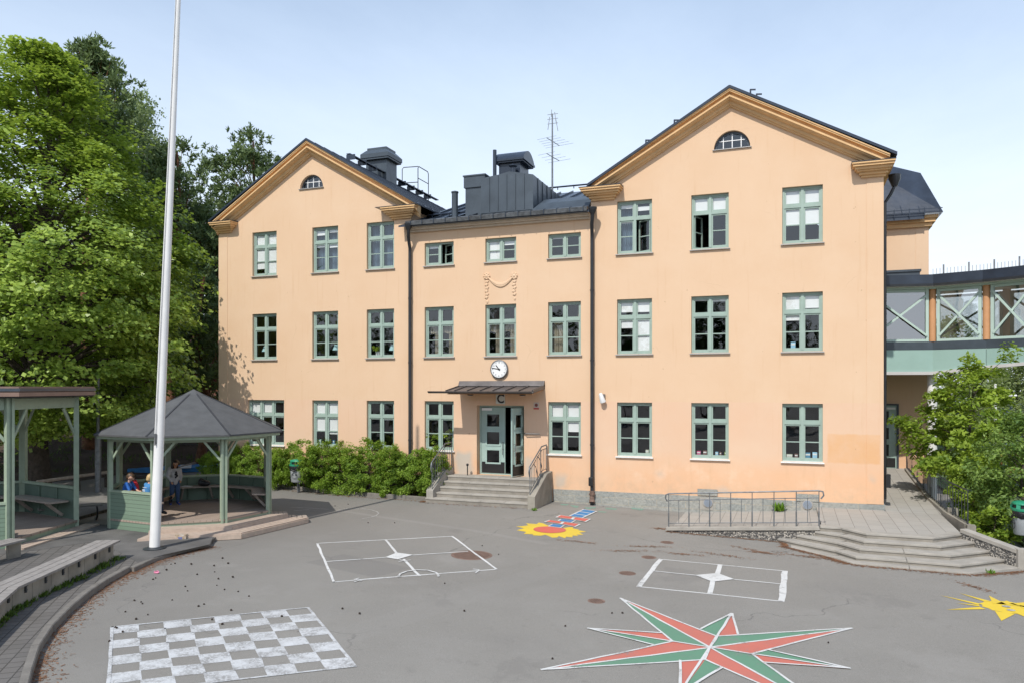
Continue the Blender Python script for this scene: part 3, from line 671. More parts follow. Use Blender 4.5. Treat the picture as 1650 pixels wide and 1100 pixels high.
vb = MB(); yv = .9; xa2, xb2 = F(750,300,yv)[0], F(778,300,yv)[0]; z2 = F(750,286,yv)[1]
vb.box(xa2,xb2+.05,yv,yv+1.0,10.2,z2-.42); vb.box(xa2-.05,xb2+.1,yv-.05,yv+1.05,z2-.42,z2); vb.box(xa2-.08,xb2+.13,yv-.08,yv+1.08,z2,z2+.05)
vb.build('vent_box', M['metal_g'], school)
ch = MB(); yk = 2.2; x1_, x2_ = F(804,280,yk)[0], F(840,280,yk)[0]; z3 = F(830,262,yk)[1]
ch.box(x1_,x2_-.05,yk,yk+1.0,11,z3); ch.box(x1_-.12,x2_+.12,yk-.12,yk+1.12,z3,z3+.06); ch.box(x1_-.17,x2_+.17,yk-.17,yk+1.17,z3+.06,z3+.14)
vault = [(yk-.17+1.34*t/12, z3+.14+.38*math.sin(math.pi*t/12)**.8) for t in range(13)]
ch.extr([(x1_-.15,yy,z) for yy,z in vault],(x2_-x1_+.30,0,0)); ch.tube([(x1_-.10,yk-.2,12.2),(x1_-.10,yk-.2,z3+.5)],.075,10)
ch.tube([(x2_-.25,yk-.25,12),(x2_-.25,yk-.25,z3-.25)],.09,10); ch.lathe([(.09,0),(.17,.05),(.17,.08),(.03,.14)],(x2_-.25,yk-.25,z3-.27),12)
ch.build('chimney', M['metal'], school)
vp = MB(); xv, zv = F(733,330,.8); vp.tube([(xv,.8,10.3),(xv,.8,F(733,312,.8)[1])],.12,12); vp.lathe([(.12,0),(.14,.01),(.14,.06),(.05,.09)],(xv,.8,F(733,312,.8)[1]),12); vp.build('vent_pipe', M['metal_g'], school)
# odds and ends along the right gable
ro = MB()
for u, v, h in ((1040,0,.12),(1086,0,.13),(1209,0,.16),(1219,0,.10)):
    x = F(u,200,-.3)[0]; zz = 13.6-abs(x-AR[0])*(13.57-10.9)/4.6+.1
    ro.beam((x,-.2,zz-.05),(x,-.2,zz+h),.05,.05); ro.beam((x-.02,-.2,zz+h),(x+.16,-.2,zz+h-.02),.04,.04)
ro.build('roof_step', M['metal'], school)

# ---- downpipes
def downpipe(x, y, zt, zb, hop=True, boot=True):
    d = MB(); d.tube([(x+.10,-.42,zt),(x+.10,-.42,zt-.15),(x+.04,-.30,zt-.42),(x,y,zt-.75),(x,y,zt-.95),(x,y,zb+.12),(x,y-.02,zb+.05),(x+.02,y-.1,zb)],.062,10)
    if hop: d.lathe([(.07,0),(.10,.06),(.15,.20),(.15,.24)],(x+.10,-.42,zt-.12),10)
    for z in (2.0,4.9,7.3): d.tube([(x,y,z),(x,y,z+.05)],.075,10)
    o = d.build('downpipe', M['pipe'], school, smooth=True)
    if boot:
        b = MB(); b.box(x-.10,x+.06,y-.12,y+.09,zb+.62,zb+.92); b.build('leaf_trap', M['black'], o, bevel=.02)
        b = MB(); b.tube([(x,y,zb+.1),(x,y,zb+.45)],.085,10); b.tube([(x,y,zb+.3),(x,y,zb+.36)],.11,10); b.tube([(x,y,zb+.12),(x+.01,y-.05,zb+.04)],.1,10); b.build('boot', M['rust'], o)
downpipe(XM+.02,-.11,9.95,.05); downpipe(XN+.07,-.11,9.98,.0)
d = MB(); xs = XR+.085; d.tube([(XR+.36,.55,10.45),(XR+.36,.55,10.2),(XR+.24,.5,9.95),(xs,.5,9.7),(xs,.5,.55)],.05,10); d.lathe([(.08,0),(.17,.22),(.18,.36)],(XR+.36,.55,10.2),12)
d.build('downpipe', M['pipe'], school, smooth=True)
eb = MB(); eb.box(XR+.07,XR+.20,.05,.22,.95,1.35); eb.build('cable_box', M['black'], school)

# ---- stucco festoon under the middle top window
fs = MB(); a, b = Vector((.97,-.02,8.02)), Vector((2.03,-.02,7.98))
for c0 in (a, b):
    fs.ball(c0, .13, 14, 8, sc=(1,.5,1)); fs.ball(c0+Vector((0,-.05,0)), .055, 10, 6, sc=(1,.7,1))
    for i in range(8): fs.ball(c0+Vector((.1*math.cos(i*.785),-.035,.1*math.sin(i*.785))), .036, 8, 5)
for k, s in enumerate((0,.028,-.028,.05,-.05)):
    pts = [a.lerp(b,t/16)+Vector((0,-.025-.015*(k==0),-.32*math.sin(math.pi*t/16)+s*math.sin(math.pi*t/16))) for t in range(17)]
    fs.tube(pts, [.016+.018*math.sin(math.pi*t/16) for t in range(17)], 7)
for c0, n in ((a,6),(b,5)):
    for i in range(n):
        q = c0+Vector((.012*(-1)**i,-.005,-.2-i*.115)); fs.ball(q, .05, 8, 6, sc=(1,.7,1.25)); fs.ball(q+Vector((.045,0,.02)), .028, 7, 5); fs.ball(q+Vector((-.045,0,-.01)), .028, 7, 5)
    fs.ball(c0+Vector((.02,0,-.24-n*.115)), .04, 8, 6, sc=(1,.6,1.7))
for i in range(len(fs.v)): q = fs.v[i]; fs.v[i] = (q[0], q[1]*.62, q[2])
fs.build('festoon', M['wall'], school, smooth=True)

# ---- entrance canopy
cn = MB(); xa, xb = -.11, 3.18; yf, zf, zb = -1.25, 3.87, 4.05
cn.extr([(xa+.02,yf,zf),(xa+.02,0,zb),(xa+.02,0,zb-.06),(xa+.02,yf,zf-.05)],(xb-xa-.04,0,0))
for i in range(7):
    x = xa+.35+i*.48; cn.beam((x,yf+.02,zf+.02),(x,-.02,zb+.02),.022,.04)
cn.extr([(xa,-.001,zb-.02),(xa,-.16,zb+.0),(xa,-.04,4.235),(xa,-.001,4.235)],(xb-xa,0,0))
for x in (xa,xb-.03): cn.extr([(x,yf,zf-.06),(x,yf,zf+.035),(x,0,zb+.04),(x,0,zb-.10)],(.03,0,0))
o = cn.build('canopy', M['brownmetal'], school)
g = MB(); n = 8
prof = [(.10*math.cos(math.pi+math.pi*i/n), .075*math.sin(math.pi+math.pi*i/n)) for i in range(n+1)]+[(.065*math.cos(2*math.pi-math.pi*i/n), .065*math.sin(2*math.pi-math.pi*i/n)) for i in range(n+1)]
g.sweep([((xa-.62,yf-.06,zf-.0),(0,1,0),(0,0,1)),((xb-.02,yf-.06,zf-.0),(0,1,0),(0,0,1))], prof); g.build('gutter', M['brownmetal'], o)
sf = MB(); sf.extr([(xa+.06,yf+.04,zf-.09),(xa+.06,-.002,zb-.13),(xa+.06,-.002,zb-.15),(xa+.06,yf+.04,zf-.11)],(xb-xa-.12,0,0)); sf.build('soffit', M['corr_o'], o)
for u in (758, 842):
    x = F(u,635,-.7)[0]; s = MB(); s.lathe([(.045,0),(.10,-.03),(.115,-.10),(.06,-.12)],(x,-.7,3.83),14); s.build('spotlight', M['black'], o); 
    s = MB(); s.lathe([(.055,0),(.05,.01)],(x,-.7,3.70),12); s.build('lens', M['white'], o)

# ---- the double door
def leaf(x0, x1, z0, z1, y, thick=.06):
    d = MB(); w = x1-x0
    zs = [z0, z0+.42]; h = z1-z0
    wins = [z0+h*.26, z0+h*.535, z0+h*.805]; s = .17*w/.9*1.45
    xs = [x0, x0+w*.5-s*1.0, x0+w*.5+s*1.0, x1]
    # stiles and rails round three square lights
    d.box(xs[0],xs[1],y,y+thick,z0,z1); d.box(xs[2],xs[3],y,y+thick,z0,z1)
    edges = [z0]+[v for c in wins for v in (c-.235,c+.235)]+[z1]
    for i in range(0,len(edges),2): d.box(xs[1],xs[2],y,y+thick,edges[i],edges[i+1])
    for c in wins:
        a,b,c0,c1 = xs[1]-.045,xs[2]+.045,c-.28,c+.28
        for q in ((a,xs[1]+.012,c0,c1),(xs[2]-.012,b,c0,c1),(xs[1]+.012,xs[2]-.012,c0,c-.223),(xs[1]+.012,xs[2]-.012,c+.223,c1)): d.box(q[0],q[1],y-.02,y+.0,q[2],q[3])
    g = MB()
    for c in wins: g.add([(xs[1],y+.03,c-.235),(xs[2],y+.03,c-.235),(xs[2],y+.03,c+.235),(xs[1],y+.03,c+.235)],[(0,1,2,3)])
    k = MB(); k.box(x0+.02,x1-.02,y-.012,y-.0005,z0+.02,z0+.42)
    return d, g, k
fr = MB(); x0,x1,z0,z1 = DOOR; y = .27
fr.box(x0,x0+.06,y,y+.12,z0,z1); fr.box(x1-.06,x1,y,y+.12,z0,z1); fr.box(x0+.06,x1-.06,y,y+.12,z1-.07,z1); fr.box(x0+.06,x1-.06,y,y+.12,z0,z0+.03)
dfr = fr.build('door_frame', M['doorgreen'], school)
for k, (a, b, ang, hx) in enumerate(((x0+.065,x0+1.0,0,0),(x0+.95,x1-.065,R(76),x1-.065))):
    d, g, kp = leaf(a, b, z0+.035, z1-.08, y+.02)
    if ang:
        for q in (d,g,kp): q.rot(0, ang, (hx,y+.02,0))
    o = d.build('door', M['doorgreen'], school); g.build('pane', M['glass'], o); kp.build('kick_plate', M['black'], o)
    h = MB()
    hx0 = b-.07 if not ang else a+.06
    for sgn in (-1,):
        h.tube([(hx0,y-.0,1.75),(hx0,y-.07,1.75),(hx0,y-.07,1.55),(hx0,y-.07,2.0),(hx0,y-.0,2.0)],.014,6)
    if ang: h.rot(0, ang, (hx,y+.02,0))
    h.build('handle', M['steel'], o)
    if not ang: o['label'] = 'closed left door leaf'
    else: o['label'] = 'right door leaf standing open'
c_ = MB(); c_.box(x0+.1,x0+.5,y-.05,y-.002,z1-.19,z1-.1); c_.build('door_closer', M['white'], dfr)
st = MB(); st.tube([(x1+.02,-.01,2.36),(x1+.1,-.12,2.36),(x1+.62,-.10,2.36)],.018,6); st.build('door_stay', M['steel'], school)

# ---- round vents of the plinth
for u, v in ((1141,809),(1301,812)):
    x, z = F(u, v, -.04); r = .15
    o = MB().box(x-.26 if u<1200 else x-.2,x+.16,-.05,-.036,z-.24,z+.17).build('vent', M['concrete'], school)
    MB().disc((x,-.05,z),r,-.03,'y',28).build('vent_ring', M['sill'], o)
    g = MB()
    for i in range(-3,4):
        hw = math.sqrt(max(0,(r-.02)**2-(i*.036)**2)); g.box(x-hw,x+hw,-.09,-.081,z+i*.036-.012,z+i*.036+.008)
    g.build('grille', mat('blue grey grille',(.22,.27,.34),.5,.1,5), o)
for u0,u1,v0,v1 in ((1124,1156,788,797),(1283,1319,796,806)):
    (xa,za),(xb,zb) = F(u0,v1,-.04),F(u1,v0,-.04); MB().box(xa,xb,-.06,-.036,za,zb).build('stone_block', M['granite'], school)

# ---- rear wing, seen past the right gable
YB = 7.45
rw = MB(); rw.add([(XR-.5,YB,.3),(16.30,YB,.3),(16.30,YB,10.3),(XR-.5,YB,10.3)],[(0,1,2,3)]); rw.add([(16.30,YB,.3),(16.30,20,.3),(16.30,20,10.3),(16.30,YB,10.3)],[(0,1,2,3)])
rw.box(15.87,16.315,YB-.014,YB-.001,8.2,10.2)
rw.build('rear_wall', M['wall'], school)
rc = MB()
for (d, h0, h1) in ((.30,.0,.12),(.22,.12,.26),(.12,.26,.42)): rc.box(XR-.5,16.30+d,YB-d,20,10.58-h1,10.58-h0)
rc.build('rear_cornice', M['ochre'], school)
rr = MB()
e0,e1 = (XR-.6,YB-.42,10.62),(16.74,YB-.42,10.62); e2 = (16.74,20,10.62)
t0,t1,t2 = (XR-.6,YB+1.0,13.5),(16.12,YB+.62,12.42),(16.12,20,12.42)
tm = (14.9,YB+1.0,12.98)
rr.add([e0,e1,t1,tm,t0],[(0,1,2,3,4)]); rr.add([e1,e2,t2,t1],[(0,1,2,3)])
rr.add([t0,tm,t1,t2,(14.0,20,13.4)],[(0,1,2,3,4)])
rr.extr([e0,(XR-.6,YB-.45,10.40),(XR-.6,YB-.2,10.52)],(2.7+.0,0,0))
for x, x2 in ((14.75,14.35),(15.35,15.05),(15.95,15.75)): rr.beam((x,YB-.42,10.65),(x2,YB+.72,12.72-(x-14.75)*.15),.02,.03)
for k in (.3,.55,.78): rr.beam((XR-.3,YB-.42+1.1*k,10.64+2.0*k),(16.74-.62*k,YB-.42+1.06*k,10.64+1.8*k),.012,.012)
rr.build('rear_roof', M['metal'], school)
sr = MB()
for z in (10.62,10.74): sr.box(XR-.3,16.7,YB-.55,YB-.53,z,z+.03)
for i in range(6): sr.box(14.0+i*.52,14.03+i*.52,YB-.56,YB-.5,10.5,10.8)
sr.build('rear_gutter', M['metal'], school)
x0,z0 = F(1424,755,YB); x1,_ = F(1449,755,YB)
dd = MB(); dd.box(14.35,15.25,YB-.05,YB-.002,.85,3.30)
o = dd.build('side_door', M['doorgreen'], school); f2 = MB()
for a,b,c,d in ((15.19,15.27,.83,3.36),(14.3,15.19,3.30,3.36)): f2.box(a,b,YB-.09,YB-.001,c,d)
f2.build('side_door_frame', M['metal_g'], o)
g = MB()
for c in (1.55,2.2,2.85): g.box(14.62,14.92,YB-.058,YB-.051,c-.22,c+.22)
g.build('pane', M['black'], o); MB().box(14.3,15.15,YB-.062,YB-.0525,.88,1.25).build('kick_plate', M['black'], o)
MB().box(14.75,15.15,YB-.12,YB-.055,3.14,3.22).build('door_closer', M['white'], o)

# ================================================================== THINGS FIXED TO THE BUILDING
# clock
x, z = F(805.3, 594.3); ck = empty('wall_clock', (x,-.06,z)); tag(ck, 'round white wall clock above the entrance canopy showing quarter to eleven', 'clock')
r = .335; b = MB(); b.lathe([(r,0),(r,.08),(r-.02,.10),(r-.035,.10),(r-.035,.085)],(0,0,0),40)
for i in range(len(b.v)): q = b.v[i]; b.v[i] = (x+q[0], -.005-q[2], z+q[1])
b.build('case', M['steel'], ck, smooth=True)
MB().disc((x,-.088,z),r-.03,-.004,'y',40).build('dial', M['white'], ck)
def text(body, size, loc, rot, m, name, parent=None, ext=.002, align='CENTER', bold=0, shear=0):
    cu = bpy.data.curves.new(name,'FONT'); cu.body = body; cu.size = size; cu.align_x = align; cu.align_y = 'CENTER'; cu.extrude = ext; cu.offset = bold
    t = bpy.data.objects.new(name, cu); col.objects.link(t)
    me = bpy.data.meshes.new_from_object(t.evaluated_get(bpy.context.evaluated_depsgraph_get()))
    bpy.data.objects.remove(t); o = bpy.data.objects.new(name, me); col.objects.link(o)
    me.transform(Matrix.Translation(loc) @ rot); me.materials.clear(); me.materials.append(m)
    if parent is not None:
        o.parent = parent; o.matrix_parent_inverse = Matrix.Translation(-Vector(parent.get('_w',(0,0,0))))
    o['_w'] = (0.,0.,0.)
    return o
UP = Matrix.Rotation(math.pi/2,4,'X')
nm = MB()
for i in range(60):
    a = i*math.pi/30; l = .03 if i%5 else .0
    if l: nm.beam((x+(r-.05)*math.sin(a),-.0945,z+(r-.05)*math.cos(a)),(x+(r-.065)*math.sin(a),-.0945,z+(r-.065)*math.cos(a)),.006,.003,up=(0,1,0))
nm.build('minute_mark', M['black'], ck)
for h in range(1,13):
    a = h*math.pi/6; text(str(h), .085, (x+(r-.095)*math.sin(a),-.094,z+(r-.095)*math.cos(a)), UP, M['black'], 'numeral', ck, .0012)
for name, a, l, w, t in (('hour_hand', R(322), .185, .034, .099), ('minute_hand', R(280), .27, .026, .103)):
    m_ = MB(); m_.beam((x-.06*math.sin(a),-t,z-.06*math.cos(a)),(x+l*math.sin(a),-t,z+l*math.cos(a)),w,.003,up=(0,1,0)); m_.disc((x,-t+.0015,z),.035,-.004,'y',16); m_.build(name, M['black'], ck)
# entrance sign
(xa,za),(xb,zb) = F(799,650,-.03),F(813.5,634.5,-.03); sg = empty('entrance_sign', ((xa+xb)/2,-.03,za)); tag(sg, 'square grey sign with a black letter C over the double door', 'sign')
MB().box(xa,xb,-.03,-.003,za,zb).build('plate', mat('sign grey',(.62,.64,.60),.6,.05,4), sg)
text('C', .44, ((xa+xb)/2+.01,-.033,(za+zb)/2), UP @ Matrix.Scale(.92,4,(1,0,0)), M['black'], 'letter', sg, .002, bold=.012)
# small red alarm sticker
x, z = F(864,653,-.02); al = empty('alarm_plate', (x,-.01,z)); tag(al, 'small red and white alarm plate right of the double door', 'sign')
MB().box(x-.10,x+.10,-.012,-.002,z-.13,z+.12).build('plate', mat('pale sticker',(.55,.46,.40),.6,.05,4), al)
MB().box(x-.10,x+.10,-.0145,-.0125,z-.13,z-.07).build('red_band', mat('sticker red',(.45,.06,.05),.5,.05,4), al); MB().disc((x,-.0125,z+.025),.06,-.003,'y',18).build('emblem', mat('sticker dark',(.16,.05,.04),.5,.05,4), al)
# wall lamp by the downpipe
x, z = F(970,640,-.12); lp = empty('wall_lamp', (x,-.05,z)); tag(lp, 'small white wall lamp beside the black downpipe', 'lamp')
b = MB(); b.lathe([(.05,.16),(.065,.12),(.105,-.15),(.10,-.17)],(0,0,0),16); b.rot(0,R(-14),(0,0,0),'Y'); b.rot(0,R(14),(0,0,0),'X')
for i in range(len(b.v)): q = b.v[i]; b.v[i] = (x+q[0],-.16+q[1],z+q[2])
b.build('lamp_shade', M['white'], lp, smooth=True); MB().box(x+.03,x+.09,-.16,-.001,z-.0,z+.12).build('bracket', M['steel'], lp)
# TV antenna on the middle roof
yA = 5.6; xA, zA = F(890,297,yA); zT = F(888,184,yA)[1]; an = empty('tv_antenna', (xA,yA,zA)); tag(an, 'tall thin television antenna mast on the middle roof', 'antenna')
MB().tube([(xA,yA,zA-.6),(xA,yA,zT)],[.045,.03],8).build('mast', M['steel'], an)
for v, n, L_, w in ((228,5,1.3,.62),(253,4,1.3,.55)):
    zz = F(888,v,yA)[1]; e = MB(); e.tube([(xA-.1,yA-.5,zz),(xA+.1,yA+.7,zz)],.015,5)
    for i in range(n):
        q = Vector((xA-.1,yA-.5,zz)).lerp(Vector((xA+.1,yA+.7,zz)),i/(n-1)); e.tube([q+Vector((-w*(.75+.08*i),.12,0)),q+Vector((w*(.75+.08*i),-.12,0))],.006,4)
    e.build('element', M['steel'], an)
e = MB(); zz = F(888,196,yA)[1]
for dx,h0,h1 in ((-.2,-.35,.2),(.17,-.1,.38),(.25,-.45,.1),(-.05,.2,.5)): e.tube([(xA+dx,yA,zz+h0),(xA+dx*.6,yA,zz+h1)],.014,4)
for k in (-.1,.1,.3): e.tube([(xA-.22,yA,zz+k),(xA+.25,yA,zz+k)],.012,4)
e.build('element', M['steel'], an)
# ================================================================== GROUND
BK = [Vector((-17.7,-1.9)), Vector((-15.2,3.7))]                     # foot of the wooded bank
bd = (BK[1]-BK[0]).normalized(); bn = Vector((-bd.y, bd.x))
def bank(x, y):
    d = (Vector((x,y))-BK[0]).dot(bn)
    if y > 4: d = max(d, min((y-7)*.8, 9) if x < -10 else -1)
    return 1.5*smooth(0,6.5,d)+.03*max(0,min(d,40)) if d > 0 else 0
def sheet(name, m, xs, ys, zf, keep=None, dz=0.):
    vs = [(x,y,zf(x,y)+dz) for y in ys for x in xs]; n = len(xs); fs = []
    for j in range(len(ys)-1):
        for i in range(n-1):
            if keep is None or keep((xs[i]+xs[i+1])/2,(ys[j]+ys[j+1])/2): fs.append((j*n+i,j*n+i+1,(j+1)*n+i+1,(j+1)*n+i))
    b = MB(); b.add(vs,fs); return b.build(name, m, smooth='all')
gxs = [-900,-300,-120,-60,-40]+[-30+i for i in range(61)]+[40,60,120,300,900]
gys = [-900,-300,-120,-60]+[-40+i for i in range(66)]+[30,40,60,120,300,900]
tag(sheet('ground', M['asphalt'], gxs, gys, gz), kind='structure')
hx = [-300,-150,-90,-70,-60,-50]+[-45+.75*i for i in range(48)]+[-9.]; hy = [-60,-40,-30]+[-24+.75*i for i in range(60)]+[24,30,40,60,90,150,300]
tag(sheet('earth_bank', M['earth'], hx, hy, lambda x,y: bank(x,y)+.12*math.sin(x*1.3)*math.sin(y*1.1)*min(1,bank(x,y)), lambda x,y: bank(x,y) > .01), kind='structure')
tag(sheet('lawn', M['lawn'], [17.2,18,20,24,30,45,90,300], [-3.5,-1,0,2,5,8,12,20,40,120,300], lambda x,y: -.16 if y > -1 else -.2), kind='structure')

# ---- left side: kerb, pavers, sand
KERB = [G(*p) for p in ((20,1190),(40,1110),(52,1060),(78,1020),(112,985),(150,953),(185,932),(207,920))]
KERB2 = [G(*p) for p in ((212,921),(250,903),(290,890),(338,879))]
def kerbline(pts, h, w, name, m, gap=1.0):
    b = MB(); pts = [Vector((p[0],p[1],0)) for p in pts]
    L = [0]
    for a, c in zip(pts, pts[1:]): L.append(L[-1]+(c-a).length)
    def at(s):
        for i in range(len(pts)-1):
            if s <= L[i+1]+1e-6: return pts[i].lerp(pts[i+1],(s-L[i])/max(1e-6,L[i+1]-L[i]))
        return pts[-1]
    n = max(1,round(L[-1]/gap))
    for i in range(n):
        a, c = at(L[-1]*i/n+.006), at(L[-1]*(i+1)/n-.006); d = (c-a).normalized(); r = Vector((d.y,-d.x,0)); hh = h+random.uniform(-.006,.006)
        z0 = min(gz(a.x,a.y),gz(c.x,c.y))
        b.extr([a+r*w/2+Vector((0,0,z0-.1)),a+r*w/2+Vector((0,0,z0+hh-.015)),a+r*(w/2-.015)+Vector((0,0,z0+hh)),a-r*w/2+Vector((0,0,z0+hh)),a-r*w/2+Vector((0,0,z0-.1))], c-a)
    return tag(b.build(name, m), kind='structure')
kerbline(KERB, .13, .115, 'kerb', M['kerb']); kerbline(KERB2, .10, .105, 'kerb', M['kerb'])
left = [(-3.0,-9.2),(-8.6,-9.4),(-9.6,-6.2),(-15,-6.5),(-15,-24),(1.5,-24)]
pv = MB(); poly = [(p.x,p.y) for p in KERB+KERB2]+left
pv.prism(poly, -.2, .105); tag(pv.build('paving', M['paver']), kind='structure')
sd = MB(); sp = [G(u,v,.11) for u,v in ((338,876),(262,893),(222,905),(188,886),(150,872),(60,885),(0,892))]
sd.prism([(p.x,p.y) for p in sp]+[(-14.8,-12.5),(-14.8,-6.6),(-9.5,-6.3),(-8.5,-9.5),(-3.1,-9.3)], .1055, .1095); tag(sd.build('sand', M['sand']), kind='structure')

# ---- terrace, ramp and steps in front of the right wing
SLAB = slabs('terrace slabs', .72, .36, (.40,.375,.335), (.355,.335,.30), (.12,.105,.09), R(90), .007)
TZ = .27
ter = empty('entrance_terrace', (12.5,-2,0)); tag(ter, 'slab paved terrace with corner steps and a ramp below the right gable', 'terrace')
t0 = [Vector((12.10,-3.62)),Vector((12.62,-3.62)),Vector((13.18,-4.26)),Vector((14.69,-4.28)),Vector((15.45,-3.50))]
b = MB(); P = [(p.x+(.04 if i == 0 else 0),p.y+.06) for i,p in enumerate(t0)]+[(15.50,-.6),(15.5,-.2),(14.0,-.2),(14.0,-.04),(12.10,-.04)]
b.prism(P, -.4, TZ); b.build('terrace_floor', SLAB, ter)
b = MB(); b.add([(14.03,-.2,TZ+.002),(15.52,-.2,TZ+.002),(15.52,YB,.85),(14.03,YB,.85),(14.03,-.2,-.4),(15.52,-.2,-.4),(15.52,YB,-.4),(14.03,YB,-.4)],[(0,1,2,3),(0,4,5,1),(1,5,6,2)])
b.build('sloping_walkway', SLAB, ter)
b = MB(); b.add([(8.02,-3.48,-.13),(12.10,-3.48,TZ),(12.10,-.04,TZ-.10),(8.02,-.04,-.13),(8.02,-3.48,-.5),(12.10,-3.48,-.5),(12.10,-.04,-.5),(8.02,-.04,-.5)],[(0,1,2,3),(0,4,5,1),(0,3,7,4)])
b.build('ramp', SLAB, ter)
def offs(pts, d):
    out = []
    for i, p in enumerate(pts):
        n = Vector((0,0))
        if i: t = (p-pts[i-1]).normalized(); n += Vector((-t.y,t.x))
        if i < len(pts)-1: t = (pts[i+1]-p).normalized(); n += Vector((-t.y,t.x))
        n.normalize(); out.append(p+n*d)
    return out
def nosing(pts, z, depth, name='step', h=.145):
    """one step: a run of kerbstones with small joints along a bent line"""
    s = MB()
    for a, c in zip(pts, pts[1:]):
        d = (c-a); L = d.length; d.normalize(); n = max(1,round(L/1.25)); r = Vector((-d.y,d.x))
        for i in range(n):
            p, q = a+d*(L*i/n+(.004 if i else -.0)), a+d*(L*(i+1)/n-(.004 if i < n-1 else -.0))
            zz = z+random.uniform(-.002,.002)
            s.prism([tuple(p),tuple(q),tuple(q+r*depth),tuple(p+r*depth)], zz-.055, zz)
    o = s.build(name, M['concrete'], ter, bevel=.010)
    s = MB(); ins = offs(pts, .022)
    for a, c in zip(ins, ins[1:]):
        d = (c-a).normalized(); r = Vector((-d.y,d.x)); s.prism([tuple(a),tuple(c),tuple(c+r*(depth-.05)),tuple(a+r*(depth-.05))], z-h-.3, z-.0555)
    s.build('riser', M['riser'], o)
    return o
nosing(t0, TZ+.006, .32)
off = [ [Vector((11.96,-3.66)),Vector((12.56,-3.98)),Vector((13.08,-4.62)),Vector((14.80,-4.66)),Vector((15.76,-3.74))],
        [Vector((11.50,-3.68)),Vector((12.48,-4.38)),Vector((12.96,-5.0)),Vector((14.93,-5.08)),Vector((16.0,-4.10))],
        [Vector((11.02,-3.70)),Vector((12.42,-4.80)),Vector((12.85,-5.4)),Vector((15.06,-5.52)),Vector((16.18,-4.50))],
        [Vector((10.60,-3.72)),Vector((12.3,-5.07)),Vector((12.75,-5.64)),Vector((15.2,-5.82)),Vector((16.42,-4.82))] ]
for i, o in enumerate(off): nosing(o, TZ-.125*(i+1)+(.0 if i < 3 else .02), .62)
# ramp cheek: pebble dashed wall under a concrete coping
rc = MB(); rc.add([(8.02,-3.62,-.5),(12.10,-3.62,-.5),(12.10,-3.62,TZ-.04),(8.02,-3.62,-.10),(8.02,-3.48,-.5),(12.10,-3.48,-.5),(12.10,-3.48,TZ-.04),(8.02,-3.48,-.10)],[(0,1,2,3),(4,7,6,5),(0,3,7,4),(1,5,6,2),(3,2,6,7)]); rc.build('ramp_cheek', M['pebble'], ter)
cp = MB(); cp.extr([(8.0,-3.66,-.10),(8.0,-3.66,.0),(8.0,-3.47,.0),(8.0,-3.47,-.10)],(4.08,0,.27)); cp.build('ramp_coping', M['concrete'], ter, bevel=.01)
# garden wall right of the steps
gw = empty('garden_wall', (16,-4,0)); tag(gw, 'low pebble dashed garden wall with a concrete coping beside the steps', 'wall')
A, B_, C3 = Vector((15.50,-3.42)), Vector((16.42,-4.72)), Vector((19.5,-6.1))
def wallrun(a, c, za, zc, ta, tc, nm):
    d = (c-a).normalized(); r = Vector((-d.y,d.x))*.09
    s = MB(); s.prism([tuple(a-r),tuple(c-r),tuple(c+r),tuple(a+r)], -.5, [ta-.1,tc-.1,tc-.1,ta-.1]); s.build('panel', M['pebble'], gw)
    r = r*1.25; s = MB(); s.prism([tuple(a-r),tuple(c-r),tuple(c+r),tuple(a+r)], [ta-.1+.001,tc-.1+.001,tc-.1+.001,ta-.1+.001], [ta,tc,tc,ta]); s.build('coping', M['concrete'], gw, bevel=.01)
wallrun(A, B_, 0,0, .40, .20, 'a'); wallrun(B_+Vector((.12,-.02)), C3, 0,0, .20, .20, 'b')
MB().prism([(16.36,-4.86),(16.56,-4.80),(16.52,-4.60),(16.32,-4.66)], -.5, .215).build('corner_post', M['concrete'], gw)

def railing(name, label, pts, hgt, posts, thin, m, low=.09, second=.86, curl=0, bend=None):
    """pts: foot line (3-D); rails follow it at given heights"""
    e = empty(name, pts[0]); tag(e, label, 'railing')
    top = [p+Vector((0,0,hgt)) for p in pts]
    t = MB(); tp = list(top)
    if curl:
        d0 = (top[1]-top[0]).normalized(); d1 = (top[-1]-top[-2]).normalized()
        tp = [top[0]+Vector((0,0,-.22))-d0*.03, top[0]-d0*.09+Vector((0,0,-.14)), top[0]-d0*.08+Vector((0,0,-.03)), top[0]]+top[1:]+[top[-1]+d1*.10+Vector((0,0,-.03)),top[-1]+d1*.12+Vector((0,0,-.13)),top[-1]+d1*.05+Vector((0,0,-.22))]
    t.tube(tp, .021, 8); t.build('handrail', m, e, smooth=True)
    L = [0]
    for a, b in zip(pts,pts[1:]): L.append(L[-1]+(b-a).length)
    def at(s):
        s *= L[-1]
        for i in range(len(pts)-1):
            if s <= L[i+1]+1e-6: return pts[i].lerp(pts[i+1],(s-L[i])/(L[i+1]-L[i]))
        return pts[-1]
    for h in (second, low):
        s = MB(); s.tube([p+Vector((0,0,hgt*second if h == second else low)) for p in pts], .013, 6); s.build('rail', m, e)
    for k in range(posts):
        p = at(k/(posts-1)); s = MB(); s.tube([p+Vector((0,0,-.06)),p+Vector((0,0,hgt))],.012,8); s.tube([p+Vector((0,0,-.06)),p+Vector((0,0,hgt*.42))],.019,8); s.build('post', m, e)
    n = (posts-1)*thin
    for k in range(n):
        if k%thin == 0: continue
        p = at(k/n); s = MB(); s.tube([p+Vector((0,0,low)),p+Vector((0,0,hgt*second))],.009,6); s.build('baluster', m, e)
    return e
a, b = Vector((8.06,-3.57,.0)), Vector((12.07,-3.57,.275))
railing('ramp_railing','grey steel railing with curled ends along the ramp', [a,b], .95, 8, 2, M['steel'], .10, .80, curl=1)
